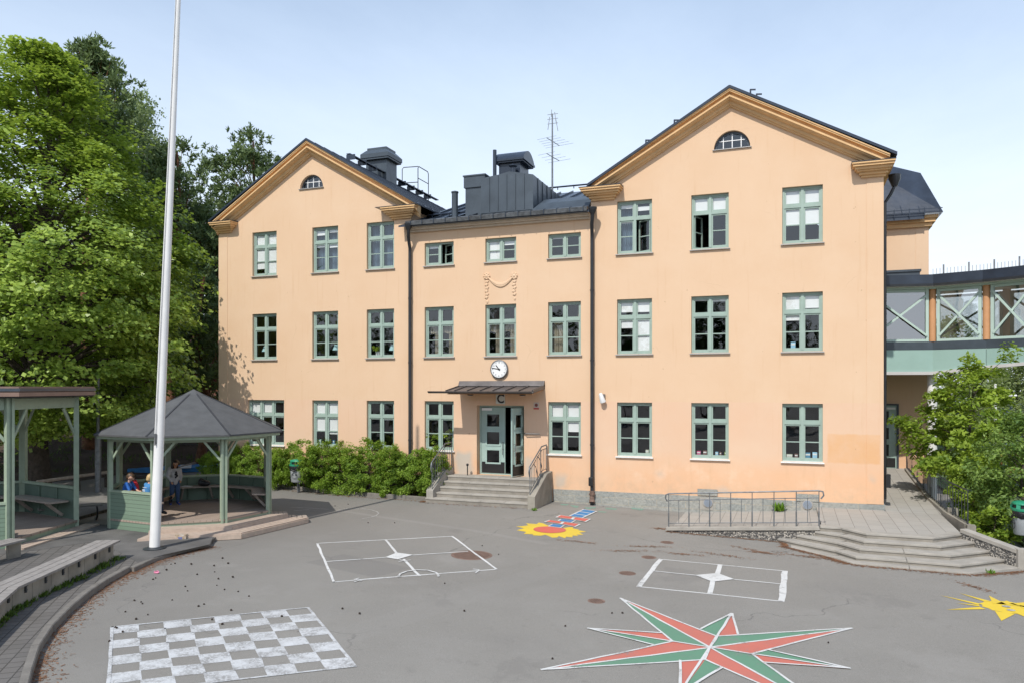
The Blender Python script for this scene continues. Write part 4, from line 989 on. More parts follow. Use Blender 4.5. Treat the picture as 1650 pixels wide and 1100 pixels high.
# dark railing along the walkway to the side door
wp = [Vector((15.50,7.0,.86)),Vector((15.50,2.2,.47)),Vector((15.62,-.4,.33)),Vector((15.80,-2.35,.30))]
e = MB()
for p, q in zip(wp, wp[1:]):
    d = (q-p).normalized(); e.beam(p+Vector((0,0,-.12)), q+Vector((0,0,-.12)), .16, .34)
e.box(15.62,15.86,-.72,-.5,-.2,.52); e.box(15.74,15.94,-2.62,-2.4,-.3,.36)
e.build('walkway_kerb', M['concrete_d'], ter)
railing('walkway_railing','dark railing with hooped bars beside the walkway to the side door', wp, .95, 8, 5, M['rail'], .10, .88)

# ---- stairs at the double door
sx0, sx1 = -.38, 3.22
est = empty('entrance_stairs', (1.4,-1,0)); tag(est, 'five grey concrete stairs up to the double door between low cheek walls', 'stairs')
ys = [-.58,-.88,-1.18,-1.48,-1.80]
for i, y in enumerate(ys):
    z = .82-.164*i; wx0, wx1 = (sx0, sx1) if i < 4 else (-.62, 3.3); s = MB(); n = (2,3,2,3,4)[i]
    cuts = [wx0+(wx1-wx0)*(k+((.13*((i*7+k*5)%3-1)) if 0 < k < n else 0))/n for k in range(n+1)]
    yb = .26 if i == 0 else ys[i-1]+.02
    for p, q in zip(cuts, cuts[1:]): s.box(p+.003,q-.003,y,yb if not (i == 0) else -.005,z-.06,z+random.uniform(-.002,.002))
    if i == 0: s.box(.58,2.39,-.005,.40,.6,z-.001)
    o = s.build('stair', M['concrete'], est, bevel=.010)
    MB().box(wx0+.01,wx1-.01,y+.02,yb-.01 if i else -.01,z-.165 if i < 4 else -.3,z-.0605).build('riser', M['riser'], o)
for x0, x1 in ((-.62,-.36),(3.2,3.46)):
    s = MB(); s.extr([(x0,-1.72 if x0 < 0 else -1.94,-.3),(x0,-1.72 if x0 < 0 else -1.94,.42),(x0,-.62,1.02),(x0,-.004,1.06),(x0,-.004,-.3)],(x1-x0,0,0)); s.build('cheek_wall', M['concrete'] if x0 < 0 else M['concrete_d'], est, bevel=.012)
for x in (-.42, 3.26):
    y0 = -1.78 if x < 0 else -1.98
    foot = [Vector((x,y0+.12,.50)),Vector((x,-.62,1.06)),Vector((x,-.06,1.08))]
    hr = MB(); top = [p+Vector((0,0,.90)) for p in foot]; d = (top[0]-top[1]).normalized()
    hr.tube([top[0]+d*.05+Vector((0,0,-.32)),top[0]+d*.12+Vector((0,0,-.14)),top[0]+d*.06,top[1],top[2]],.022,8)
    hr.tube([p+Vector((0,0,.78)) for p in foot],.012,6); hr.tube([p+Vector((0,0,.06)) for p in foot],.012,6)
    o = hr.build('handrail', M['steel'], est, smooth=True)
    for k in range(12):
        t = k/11; L1 = (foot[1]-foot[0]).length; L2 = (foot[2]-foot[1]).length; s_ = t*(L1+L2)
        p = foot[0].lerp(foot[1],s_/L1) if s_ < L1 else foot[1].lerp(foot[2],(s_-L1)/L2)
        q = MB(); r = .016 if k in (0,7,11) else .009; q.tube([p+Vector((0,0,-.08 if r > .01 else .06)),p+Vector((0,0,.90 if r > .01 else .78))],r,6); q.build('baluster', M['steel'], o)
    if x > 0:
        for yy, h in ((-1.2,.62),(-.75,.55)):
            q = MB(); q.tube([(x+.1,yy-.2,.75+(yy+1.2)*.5),(x+.06,yy,.95+(yy+1.2)*.5),(x-.02,yy+.02,1.3+(yy+1.2)*.5),(x-.08,yy-.1,1.42+(yy+1.2)*.5)],.014,6); q.build('hoop', M['rail'], o)
bp = MB(); bp.tube([(.33,-.3,.82),(.33,-.3,1.18)],.02,8); bp.ball((.33,-.3,1.2),.05,10,6); o = tag(bp.build('boot_scraper_post', M['black']), 'short black knobbed post on the stair landing left of the door', 'post')

# ================================================================== GLAZED LINK
lk = empty('glazed_link_bridge', (17,5,4)); tag(lk, 'glazed link corridor with crossed braces raised over the walkway', 'bridge')
PL = [Vector((14.02,4.55)),Vector((16.06,4.90)),Vector((17.6,4.29)),Vector((18.9,3.45)),Vector((20.1,2.3)),Vector((21.0,.9))]
DEEP = 2.3
def band(d0, d1, z0, z1, name, m, rise=None):
    a, b = offs(PL,d0), offs(PL,d1); s = MB(); k = len(PL)
    zz = [0]*k if rise is None else rise
    vs = [(p.x,p.y,z0+zz[i]) for i,p in enumerate(a)]+[(p.x,p.y,z0+zz[i]) for i,p in enumerate(b)]+[(p.x,p.y,z1) for p in a]+[(p.x,p.y,z1) for p in b]
    fs = []
    for i in range(k-1):
        fs += [(i,i+1,2*k+i+1,2*k+i),(k+i+1,k+i,3*k+i,3*k+i+1),(i+1,i,k+i,k+i+1),(2*k+i,2*k+i+1,3*k+i+1,3*k+i)]
    fs += [(0,2*k,3*k,k),(k-1,2*k-1,4*k-1,3*k-1)]
    s.add(vs,fs); return s.build(name, m, lk)
band(-.30, DEEP+.2, 7.53, 7.595, 'ceiling', M['white']); band(-.42, DEEP+.3, 7.60, 7.94, 'roof', M['metal']); band(-.46,-.42, 7.54, 7.62, 'gutter', M['pipe'])
band(-.12, -.02, 7.46, 7.598, 'head_beam', M['lightgreen']); band(-.06,.0, 5.33, 5.62, 'sill_band', M['metal_g'])
band(-.0, DEEP, 4.75, 5.30, 'floor', M['dark'])
for i in range(len(PL)-1):                                            # cladding panels, one per bay, with an open joint
    a, c = PL[i], PL[i+1]; d = (c-a).normalized(); n = Vector((d.y,-d.x)); s = MB(); p, q = a+d*.012+n*.05, c-d*.012+n*.05
    arch = [0,0,.18,.3,.36,.36]
    s.prism([tuple(p),tuple(q),tuple(q-n*.04),tuple(p-n*.04)], [4.56+arch[i]*1,4.56+arch[i+1],4.56+arch[i+1],4.56+arch[i]], 5.328); s.build('cladding_panel', M['fpanel'], lk)
    s = MB(); s.prism([tuple(p+n*.06),tuple(q+n*.06),tuple(q-n*.2),tuple(p-n*.2)], [4.45+arch[i],4.45+arch[i+1],4.45+arch[i+1],4.45+arch[i]], [4.559+arch[i],4.559+arch[i+1],4.559+arch[i+1],4.559+arch[i]]); s.build('edge_beam', M['whitebeam'], lk)
def glazed(a, c, z0, z1, name, mfr, brace=True):
    d = (c-a); L = d.length; d.normalize(); up = Vector((0,0,1)); A = Vector((a.x,a.y,0)); dv = Vector((d.x,d.y,0))
    s = MB(); pt = lambda t, z: A+dv*t+up*z
    for t in (.05, L-.05): s.beam(pt(t,z0), pt(t,z1), .10, .10, up=dv)
    for z in (z0+.04, z1-.05): s.beam(pt(.1,z), pt(L-.1,z), .07, .09)
    o = s.build(name, mfr, lk)
    if brace:
        n = Vector((d.y,-d.x,0))*.045; q = MB()
        q.beam(pt(.08,z0+.2)+n, pt(L-.08,z1-.22)+n, .045, .07); q.beam(pt(.08,z1-.22)+n*1.9, pt(L-.08,z0+.2)+n*1.9, .045, .07); q.build('brace', mfr, o)
    g = MB(); g.add([pt(.1,z0+.08),pt(L-.1,z0+.08),pt(L-.1,z1-.1),pt(.1,z1-.1)],[(0,1,2,3)]); g.build('pane', M['glass_link'], o)
bk = offs(PL, DEEP)
for i in range(len(PL)-1):
    a, c = PL[i], PL[i+1]; d = (c-a).normalized()
    glazed(a+d*(.14 if i else .0), c-d*.14, 5.62, 7.46, 'window', M['lightgreen'])
    if i: glazed(bk[i]+d*.12, bk[i+1]-d*.12, 5.62, 7.46, 'window', M['gw'])
    if i < len(PL)-1:
        s = MB(); s.tube([(c.x+.0,c.y+.02,5.62),(c.x,c.y+.02,7.46)],.115,20); s.build('column', M['corr_o'], lk, smooth=True)
        s = MB(); p = bk[i+1]; s.tube([(p.x,p.y,5.30),(p.x,p.y,7.53)],.13,14); s.build('column', M['corr_o'], lk, smooth=True)
s = MB(); q0, q1 = bk[0], bk[1]; s.add([(q0.x,q0.y,5.31),(q1.x,q1.y,5.31),(q1.x,q1.y,7.53),(q0.x,q0.y,7.53)],[(0,1,2,3)]); s.build('inner_wall', mat('brown inner wall',(.30,.17,.10),.8,.1,2), lk)
s = MB(); s.tube([(16.1,5.25,.0),(16.1,5.25,4.7)],.16,20); s.lathe([(.16,0),(.2,.04),(.2,.1)],(16.1,5.25,4.55),20); s.build('support_column', M['white'], lk, smooth=True)
s = MB(); s.tube([(20.6,2.6,-.3),(20.6,2.6,4.9)],.16,20); s.build('support_column', M['white'], lk, smooth=True)
b = MB(); tp = offs(PL,-.30)
for i in range(1,len(PL)-1):
    a, c = tp[i], tp[i+1]; n = 14
    for k in range(n):
        p = a.lerp(c,k/n); b.beam((p.x,p.y,7.94),(p.x,p.y,8.15+(.12 if k%7 == 3 else 0)),.012 if k%7 != 3 else .05,.012)
b.tube([(p.x,p.y,7.95) for p in tp[1:]],.012,4); b.build('bird_spikes_strip', M['steel'], lk)
b = MB(); b.box(14.06,15.8,5.9,6.5,7.942,8.26); b.box(14.06,15.84,5.85,6.55,8.26,8.34); b.build('roof_upstand', M['metal_g'], lk)

# ================================================================== GAZEBO
def octa(c, Rr, rot, n=8): return [Vector((c[0]+Rr*math.cos(rot+2*math.pi*k/n), c[1]+Rr*math.sin(rot+2*math.pi*k/n))) for k in range(n)]
gc, rot0 = (-5.30,-7.705), R(242.5); FZ, EZ, AZ = .385, 2.72, 3.92
gzb = empty('gazebo', (gc[0],gc[1],0)); tag(gzb, 'green wooden octagonal gazebo with a grey felt roof', 'gazebo')
V = octa(gc, 2.268, rot0); VR = octa(gc, 2.688, rot0)
MB().prism([tuple(p) for p in octa(gc,2.323,rot0)], FZ-.05, FZ).build('deck', M['deck'], gzb)
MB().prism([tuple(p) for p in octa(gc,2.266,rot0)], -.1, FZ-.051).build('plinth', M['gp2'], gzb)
s = MB()
for i in range(8):
    j = (i+1)%8; a, b = VR[i], VR[j]
    s.add([(a.x,a.y,EZ),(b.x,b.y,EZ),(gc[0],gc[1],AZ)],[(0,1,2)]); s.add([(a.x,a.y,EZ-.045),(b.x,b.y,EZ-.045),(b.x,b.y,EZ),(a.x,a.y,EZ)],[(0,1,2,3)])
    s.add([(a.x,a.y,EZ-.045),(gc[0],gc[1],AZ-.06),(b.x,b.y,EZ-.045)],[(0,1,2)])
roof = s.build('roof', M['felt'], gzb)
s = MB()
for i in range(8): s.beam((VR[i].x,VR[i].y,EZ+.006),(gc[0],gc[1],AZ+.004),.05,.012)
s.build('ridge_strip', mat('felt strip',(.035,.037,.042),.85,.2,5), roof)
q = octa(gc,.36,rot0); s = MB()
s.add([(p.x,p.y,AZ-.155) for p in q]+[(gc[0],gc[1],AZ+.03)],[(i,(i+1)%8,8) for i in range(8)]); s.build('roof_cap', M['felt'], roof)
s = MB()
for i in range(8): j = (i+1)%8; a, b = octa(gc,2.592,rot0)[i], octa(gc,2.592,rot0)[j]; s.beam((a.x,a.y,EZ-.085),(b.x,b.y,EZ-.085),.03,.075)
s.build('fascia', M['gw'], gzb)
for i in range(8):
    p = V[i]; s = MB(); out = (p-Vector(gc)).normalized(); tn = Vector((-out.y,out.x))
    for sg in (-1,1):
        q = p+tn*sg*.055; s.beam((q.x,q.y,.05),(q.x,q.y,EZ-.06),.055,.11,up=(out.x,out.y,0))
    s.beam((p.x-out.x*.02,p.y-out.y*.02,.05),(p.x-out.x*.02,p.y-out.y*.02,EZ-.06),.06,.07,up=(out.x,out.y,0))
    s.build('post', M['gw'], gzb)
for i in range(8):
    j = (i+1)%8; a, b = V[i], V[j]; d = (b-a).normalized(); L = (b-a).length; A = Vector((a.x,a.y,0)); dv = Vector((d.x,d.y,0))
    s = MB(); s.beam(A+dv*.09+Vector((0,0,EZ-.14)), A+dv*(L-.09)+Vector((0,0,EZ-.14)), .05, .14); s.build('top_beam', M['gw'], gzb)
    for t0_, t1_ in ((.08,.50),(L-.08,L-.50)):
        s = MB(); s.beam(A+dv*t0_+Vector((0,0,EZ-.72)), A+dv*t1_+Vector((0,0,EZ-.2)), .04, .06); s.build('brace', M['gw'], gzb)
    if i in (1,2):                                                    # open sides
        s = MB(); s.beam(A+dv*.08+Vector((0,0,FZ-.10)), A+dv*(L-.08)+Vector((0,0,FZ-.10)), .04, .13); s.build('deck_edge', M['gw'], gzb)
        continue
    n = Vector((d.y,-d.x,0))
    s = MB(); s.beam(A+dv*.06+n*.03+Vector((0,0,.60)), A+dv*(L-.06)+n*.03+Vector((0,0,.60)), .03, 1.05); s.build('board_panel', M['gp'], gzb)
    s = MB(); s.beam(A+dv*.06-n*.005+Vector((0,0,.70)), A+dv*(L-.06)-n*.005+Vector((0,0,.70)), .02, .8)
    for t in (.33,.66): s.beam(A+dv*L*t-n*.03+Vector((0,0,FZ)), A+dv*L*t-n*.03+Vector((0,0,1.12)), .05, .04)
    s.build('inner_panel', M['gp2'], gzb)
    s = MB(); s.beam(A+dv*.04+n*.0+Vector((0,0,1.15)), A+dv*(L-.04)+Vector((0,0,1.15)), .14, .05); s.build('panel_rail', M['gw'], gzb)
    i1, i2 = octa(gc,2.179,rot0)[i], octa(gc,2.179,rot0)[j]; o1, o2 = octa(gc,1.757,rot0)[i], octa(gc,1.757,rot0)[j]
    s = MB(); s.prism([tuple(i1),tuple(i2),tuple(o2),tuple(o1)], FZ+.43, FZ+.47)
    seat = s.build('bench_top', M['wood'], gzb)
    for t in (.22,.78):
        p1 = i1.lerp(i2,t); p2 = o1.lerp(o2,t).lerp(p1,.15); s = MB(); s.beam((p1.x,p1.y,FZ+.06),(p2.x,p2.y,FZ+.43),.045,.07); s.build('bench_brace', M['wood'], seat)
# two broad timber steps round the open sides, laid in boards
AP = math.cos(math.pi/8)
for k, (p0, p1, z) in enumerate(((.03,.53,FZ-.115),(.50,1.09,FZ-.215))):
    o = octa(gc, 2.268+p1/AP, rot0); ins = octa(gc, 2.268+p0/AP, rot0); nb = 4
    for i in (1,2):
        a, b, c, d = o[i], o[i+1], ins[i+1], ins[i]
        if i == 1: a = a.lerp(b,.06); d = d.lerp(c,.06)
        for q in range(nb):
            t0_, t1_ = q/nb+.018, (q+1)/nb-.018; p = [a.lerp(d,t0_), b.lerp(c,t0_), b.lerp(c,t1_), a.lerp(d,t1_)]
            s = MB(); s.prism([tuple(x) for x in p], z-.035, z); s.build('step_board', M['wood_p'], gzb)
        s = MB(); s.beam((a.x,a.y,z-.096),(b.x,b.y,z-.096),.035,.12); s.build('step_riser', M['wood_p'], gzb)
    b, c = o[3], ins[3]; nn = (VR[4]-VR[3]).normalized()                # the end returns along the next side
    for t in range(nb):
        p, q = b.lerp(c,t/nb+.02), b.lerp(c,(t+1)/nb-.02); e_ = nn*.46
        s = MB(); s.prism([tuple(p),tuple(q),tuple(q+e_),tuple(p+e_)], z-.035, z-.001); s.build('step_board', M['wood'], gzb)
    s = MB(); s.beam((b.x,b.y,z-.087),(b.x+nn.x*.46,b.y+nn.y*.46,z-.087),.03,.10); s.build('step_riser', M['wood_p'], gzb)

# ================================================================== OPEN SHELTER ON THE LEFT
P1, P2 = G(15,868,.32), G(123,836,.32); P1 = Vector((P1.x,P1.y)); P2 = Vector((P2.x,P2.y))
side = (P2-P1).length; d = (P2-P1).normalized(); inn = Vector((-d.y,d.x)); hc = (P1+P2)/2+inn*side*.866
sh = empty('shelter', (hc.x,hc.y,0)); tag(sh, 'green wooden shelter with a flat brown edged roof at the paved path', 'shelter')
rot1 = math.atan2(P1.y-hc.y,P1.x-hc.x); HV = octa(hc, side, rot1, 6)
if (HV[1]-P2).length > .1: HV = [HV[(-k)%6] for k in range(6)]
cen = hc
TZ2 = 3.78
def hexa(s_): return [hc+(p-hc)*s_ for p in HV]
MB().prism([tuple(p) for p in hexa(1.03)], .26, .32).build('deck', M['deck'], sh)
s = MB(); s.prism([tuple(p) for p in hexa(1.175)], TZ2+.13, TZ2+.20); rf = s.build('roof', M['metal_g'], sh)
s = MB(); s.prism([tuple(p) for p in hexa(1.155)], TZ2-.03, TZ2+.129); s.build('soffit', M['dark'], rf)
for k,(h0,h1,sc_) in enumerate(((-.0,.11,1.165),(.11,.25,1.155))):
    q = hexa(sc_); s = MB()
    for i in range(6):
        a, b = q[i], q[(i+1)%6]; s.beam((a.x,a.y,TZ2+(h0+h1)/2),(b.x,b.y,TZ2+(h0+h1)/2),.03,h1-h0-.012)
    s.build('fascia', M['fascia'], rf)
for i in range(6):
    p = HV[i]; out = (p-hc).normalized(); tn = Vector((-out.y,out.x)); s = MB()
    for sg in (-1,1):
        q = p+tn*sg*.06; s.beam((q.x,q.y,.0),(q.x,q.y,TZ2-.04),.06,.13,up=(out.x,out.y,0))
    s.beam((p.x-out.x*.02,p.y-out.y*.02,.0),(p.x-out.x*.02,p.y-out.y*.02,TZ2-.04),.06,.08,up=(out.x,out.y,0)); s.build('post', M['gw'], sh)
for i in range(6):
    a, b = HV[i], HV[(i+1)%6]; d = (b-a).normalized(); L = (b-a).length; A = Vector((a.x,a.y,0)); dv = Vector((d.x,d.y,0)); n = Vector((d.y,-d.x,0))
    if (a+b).length and ((a+b)/2-hc).dot(n.to_2d()) < 0: n = -n
    s = MB(); s.beam(A+dv*.1+Vector((0,0,TZ2-.19)), A+dv*(L-.1)+Vector((0,0,TZ2-.19)), .05, .27); s.build('top_beam', M['gw'], sh)
    for t0_, t1_ in ((.09,.62),(L-.09,L-.62)):
        s = MB(); s.beam(A+dv*t0_+Vector((0,0,TZ2-1.08)), A+dv*t1_+Vector((0,0,TZ2-.34)), .04, .07); s.build('brace', M['gw'], sh)
    front = {tuple(a),tuple(b)} == {tuple(HV[0]),tuple(HV[1])}
    if front:
        s = MB(); s.beam(A+dv*.1+Vector((0,0,.17)), A+dv*(L-.1)+Vector((0,0,.17)), .04, .17); s.build('deck_edge', M['gw'], sh)
        o = n*.42; s = MB(); a3, b3 = A-dv*.22+n*.06, A+dv*(L+.3)+n*.06
        for k in range(3): s.beam(a3+n*(.07+.14*k)+Vector((0,0,.13)), b3+n*(.07+.14*k)+Vector((0,0,.13)), .125, .04)
        s.beam(a3+n*.42+Vector((0,0,.05)), b3+n*.42+Vector((0,0,.05)), .035, .20)
        for t in (0,1): q = a3 if t == 0 else b3; s.beam(q+Vector((0,0,.05)), q+n*.42+Vector((0,0,.05)), .035, .20)
        s.build('step', M['wood_p'], sh); continue
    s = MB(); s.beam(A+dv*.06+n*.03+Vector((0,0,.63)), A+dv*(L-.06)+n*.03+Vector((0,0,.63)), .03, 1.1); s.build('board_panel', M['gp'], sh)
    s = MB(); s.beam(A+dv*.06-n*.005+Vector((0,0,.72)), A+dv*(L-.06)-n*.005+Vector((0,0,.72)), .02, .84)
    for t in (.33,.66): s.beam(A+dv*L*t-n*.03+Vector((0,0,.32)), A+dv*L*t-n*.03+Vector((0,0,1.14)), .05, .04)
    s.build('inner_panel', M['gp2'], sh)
    s = MB(); s.beam(A+dv*.04+Vector((0,0,1.2)), A+dv*(L-.04)+Vector((0,0,1.2)), .14, .06); s.build('panel_rail', M['gw'], sh)
    i1, i2 = A+dv*.25-n*.06, A+dv*(L-.25)-n*.06; s = MB(); s.beam(i1-n*.27+Vector((0,0,.82)), i2-n*.27+Vector((0,0,.82)), .52, .045)
    seat = s.build('bench_top', M['wood'], sh)
    for t in (.15,.85): p = i1.lerp(i2,t); s = MB(); s.beam(p+Vector((0,0,.40)), p-n*.46+Vector((0,0,.80)), .05, .08); s.build('bench_brace', M['wood'], seat)

# ================================================================== SEAT WALL, BENCHES, POLES
sw = empty('seat_wall', (-2.6,-14,0)); tag(sw, 'curved concrete seat wall topped with grey timber slats', 'bench')
base = [G(u,v,.105) for u,v in ((183,901),(110,939),(20,984),(-60,1060))]
base = [Vector((p.x,p.y)) for p in base]; bo = offs(base, .32)
if (bo[0]-Vector((-9,-12))).length > (base[0]-Vector((-9,-12))).length: bo = offs(base,-.32)
for i in range(len(base)-1):
    s = MB(); a, b, c, d = base[i], base[i+1], bo[i+1], bo[i]; n = 3
    for k in range(n):
        t0_, t1_ = k/n+.004, (k+1)/n-.004; s.prism([tuple(a.lerp(b,t0_)),tuple(a.lerp(b,t1_)),tuple(d.lerp(c,t1_)),tuple(d.lerp(c,t0_))], 0, .46)
    s.build('wall_block', M['concrete_d'], sw)
    for k in range(3):
        s = MB(); e0, e1 = -.10+.18*k, -.10+.18*(k+1)-.015
        p = [a+(d-a).normalized()*e0, b+(c-b).normalized()*e0, b+(c-b).normalized()*e1, a+(d-a).normalized()*e1]
        if i == 0: 
            ex = (a-b).normalized()*.12; p[0] = p[0]+ex; p[3] = p[3]+ex
        s.prism([tuple(x) for x in p], .485, .53); s.build('slat', M['wood_g'], sw)
    s = MB()
    for t in (.12,.45,.8):
        q = a.lerp(b,t); o = (a-d).normalized(); s.beam((q.x+o.x*.012,q.y+o.y*.012,.33),(q.x+o.x*.012,q.y+o.y*.012,.485),.045,.03); s.beam((q.x+o.x*.05,q.y+o.y*.05,.465),(q.x,q.y,.465),.045,.03); s.beam((q.x+o.x*.04,q.y+o.y*.04,.375),(q.x,q.y,.375),.04,.02)
    s.build('bracket', M['rail'], sw)
# bench end peeping in at the left edge
bl = empty('timber_bench', tuple(G(-30,900,.11))); tag(bl, 'end of a timber slat bench in front of the shelter step', 'bench')
p, q = G(20,868,.5), G(-120,902,.5); d = (q-p).normalized(); r = Vector((-d.y,d.x,0))
s = MB()
for k in range(3): s.beam(p+r*.15*k, q+r*.15*k, .135, .045)
s.build('seat', M['wood_g'], bl)
for t in (.06,.9):
    w = p.lerp(q,t); s = MB(); s.beam(Vector((w.x,w.y,.1))+r*.15, Vector((w.x,w.y,.475))+r*.15, .08, .3); s.build('leg', M['concrete_d'], bl)
# picnic bench behind the shelter
pb = G(143,838); pbn = empty('park_bench', tuple(pb)); tag(pbn, 'grey slatted bench with curved steel legs behind the shelter', 'bench')
ax = Vector((.55,.83,0)).normalized(); ay = Vector((ax.y,-ax.x,0))
s = MB()
for k in range(3): s.beam(pb-ax*1.3+ay*(.12*k-.12)+Vector((0,0,.46)), pb+ax*.35+ay*(.12*k-.12)+Vector((0,0,.46)), .105, .04)
s.build('seat', M['wood_g'], pbn)
for t in (.2,-1.1):
    c0 = pb+ax*t; s = MB(); s.tube([c0-ay*.16+Vector((0,0,.43)),c0+ay*.12+Vector((0,0,.43)),c0+ay*.24+Vector((0,0,.34)),c0+ay*.2+Vector((0,0,.14)),c0+ay*.02+Vector((0,0,.02)),c0-ay*.2+Vector((0,0,.03))],.025,8); s.build('leg', M['black'], pbn, smooth=True)
# low log rail at the foot of the bank
lr = empty('log_rail', tuple(G(150,790))); tag(lr, 'low log rail on short posts at the foot of the wooded bank', 'fence')
a, b = G(60,800), G(176,783); s = MB(); s.tube([a+Vector((0,0,.55)),b+Vector((0,0,.58))],.07,10); s.build('log', M['wood'], lr, smooth=True)
for t in (.1,.55,.95): p = a.lerp(b,t); s = MB(); s.tube([p+Vector((0,0,-.1)),p+Vector((0,0,.52))],.06,8); s.build('post', M['bark'], lr)
a, b = G(250,770), G(345,746); tb = MB(); tb.beam(a+Vector((0,0,.15)), b+Vector((0,0,.25)), .14, .18); tag(tb.build('timber_edging', M['wood']), 'timber edging along the foot of the earth bank behind the gazebo', 'edging')
# flagpole
fp = G(249,883,.11); ft = D(289.5,-60,18.97)
fl = empty('flagpole', tuple(fp)); tag(fl, 'tall white flagpole standing at the kerb before the gazebo', 'flagpole')
s = MB(); axv = (ft-fp); ext = fp+axv*1.02
s.tube([fp+axv*t for t in (0,.002,.25,.5,.75,1)],[.125,.122,.108,.094,.077,.058],20); s.build('pole', M['pole'], fl, smooth=True)
s = MB(); s.lathe([(.26,0),(.26,.02),(.17,.03),(.15,.05)],(fp.x,fp.y,fp.z),20); s.build('base_plate', M['rail'], fl)
cd = Vector((S_,-C_,0)); rt = Vector((C_,S_,0)); k = fp+axv*((4-(703-623)*18.97/1230-fp.z)/axv.z)
s = MB(); s.tube([k+cd*.135-rt*.03+Vector((0,0,.0)),fp+axv*.98+cd*.075-rt*.02],.007,5); s.build('halyard', M['steel'], fl)
s = MB(); s.beam(k+cd*.13-rt*.03+Vector((0,0,-.12)),k+cd*.13-rt*.03+Vector((0,0,.12)),.05,.03); s.beam(k+cd*.16-rt*.03+Vector((0,0,-.16)),k+cd*.16-rt*.03+Vector((0,0,.05)),.025,.02); s.build('cleat', M['steel'], fl)
# lamp post by the bank
p = G(158,792); s = empty('lamp_post', tuple(p)); tag(s, 'grey steel post between the shelter and the gazebo', 'post')
MB().tube([p,p+Vector((0,0,2.2))],.11,12).build('lower_sleeve', M['steel'], s, smooth=True); MB().tube([p+Vector((0,0,2.2)),p+Vector((0,0,4.6))],.06,12).build('upper_post', M['steel'], s, smooth=True)
# tall wire fence at the edge of the wood
fe = empty('wire_fence', (-24,2,1)); tag(fe, 'tall chain link fence on steel posts at the edge of the wood', 'fence')
fa, fb = Vector((-30,-9,0)), Vector((-13.5,11.5,0)); L = (fb-fa).length; n = 9
def fz(p): return bank(p.x,p.y)
for k in range(n+1):
    p = fa.lerp(fb,k/n); s = MB(); s.tube([(p.x,p.y,fz(p)-.3),(p.x,p.y,fz(p)+4.2)],.045,8); s.build('fence_post', M['steel'], fe)
s = MB(); hgt = 4.0; m_ = int(L/.22)
for h in (.1, 2.0, 4.0): s.tube([fa.lerp(fb,t/24)+Vector((0,0,fz(fa.lerp(fb,t/24))+h)) for t in range(25)],.014,4)
s.build('wire', M['steel'], fe)
s = MB(); nr = Vector((fb.y-fa.y,fa.x-fb.x,0)).normalized()*.004
dirv = (fb-fa).normalized()
for k in range(-int(hgt/.22), m_):
    for sg in (0,1):
        t0_ = k*.22; a0, b0 = (t0_, t0_+hgt) 
        lo, hi = max(a0,0), min(b0,L)
        if hi <= lo: continue
        za, zb_ = (lo-a0), (hi-a0)
        if sg: za, zb_ = hgt-za, hgt-zb_
        p, q = fa+dirv*lo, fa+dirv*hi; zp, zq = fz(p)+za, fz(q)+zb_
        w = dirv*.006
        s.add([p-w+Vector((0,0,zp)),p+w+Vector((0,0,zp)),q+w+Vector((0,0,zq)),q-w+Vector((0,0,zq))],[(0,1,2,3)])
s.build('mesh', M['rail'], fe)
# cottage in the wood
co = empty('red_cottage', (-27,15,1.4)); tag(co, 'red cottage with an old tiled roof among the trees behind the gazebo', 'building')
def cottage(e, x0,x1,y0,y1,z0,h,ridge,mw,mr):
    s = MB(); s.box(x0,x1,y0,y1,z0,z0+h); 
    for y in (y0,y1): s.extr([(x0,y-.01,z0+h),(x1,y-.01,z0+h),((x0+x1)/2,y-.01,z0+ridge)],(0,.02,0))
    w = s.build('wall', mw, e); s = MB(); xm = (x0+x1)/2
    for xa_,sg in ((x0-.4,-1),(x1+.4,1)):
        zl = z0+h-.4*(ridge-h)/((x1-x0)/2); s.extr([(xm,y0-.4,z0+ridge+.02),(xa_,y0-.4,zl+.02),(xa_,y0-.4,zl+.14),(xm,y0-.4,z0+ridge+.14)],(0,y1-y0+.8,0))
    r = s.build('roof', mr, e); s = MB(); s.box(xm-.3,xm+.3,(y0+y1)/2-.3,(y0+y1)/2+.3,z0+ridge-.4,z0+ridge+.9); s.build('chimney', M['redwall'], r)
    for k in range(3):
        x = x0+(x1-x0)*(k+.5)/3; s = MB(); s.box(x-.45,x+.45,y0-.03,y0-.003,z0+1.0,z0+2.2); o = s.build('window', M['white'], e); s = MB(); s.box(x-.38,x+.38,y0-.04,y0-.031,z0+1.07,z0+2.13); s.build('pane', M['black'], o)
cottage(co,-32,-22,13,20,1.6,3.0,6.2,M['redwall'],M['rooftile'])
sh2 = empty('wood_shed', (-19.5,9,1.3)); tag(sh2, 'small red shed with a tiled roof on the bank behind the gazebo', 'building')
cottage(sh2,-20.9,-17.6,8.2,11,1.0,1.7,2.7,M['redwall'],M['rooftile'])
# blue cover lying behind the gazebo
p = [G(u,v,.22) for u,v in ((205,756),(352,751),(352,744.5),(205,749))]; bt = MB(); bt.prism([(q.x,q.y) for q in p], .0, .22)
tag(bt.build('sandbox_cover', M['blue'], bevel=.03), 'flat blue cover over a low sandbox behind the gazebo', 'cover')
p = [G(u,v,.26) for u,v in ((290,752.5),(308,752),(309,747),(291,747.5))]; bt = MB(); bt.prism([(q.x,q.y) for q in p], .223, .245)
tag(bt.build('white_sheet', M['white']), 'white sheet lying on the blue sandbox cover', 'sheet')
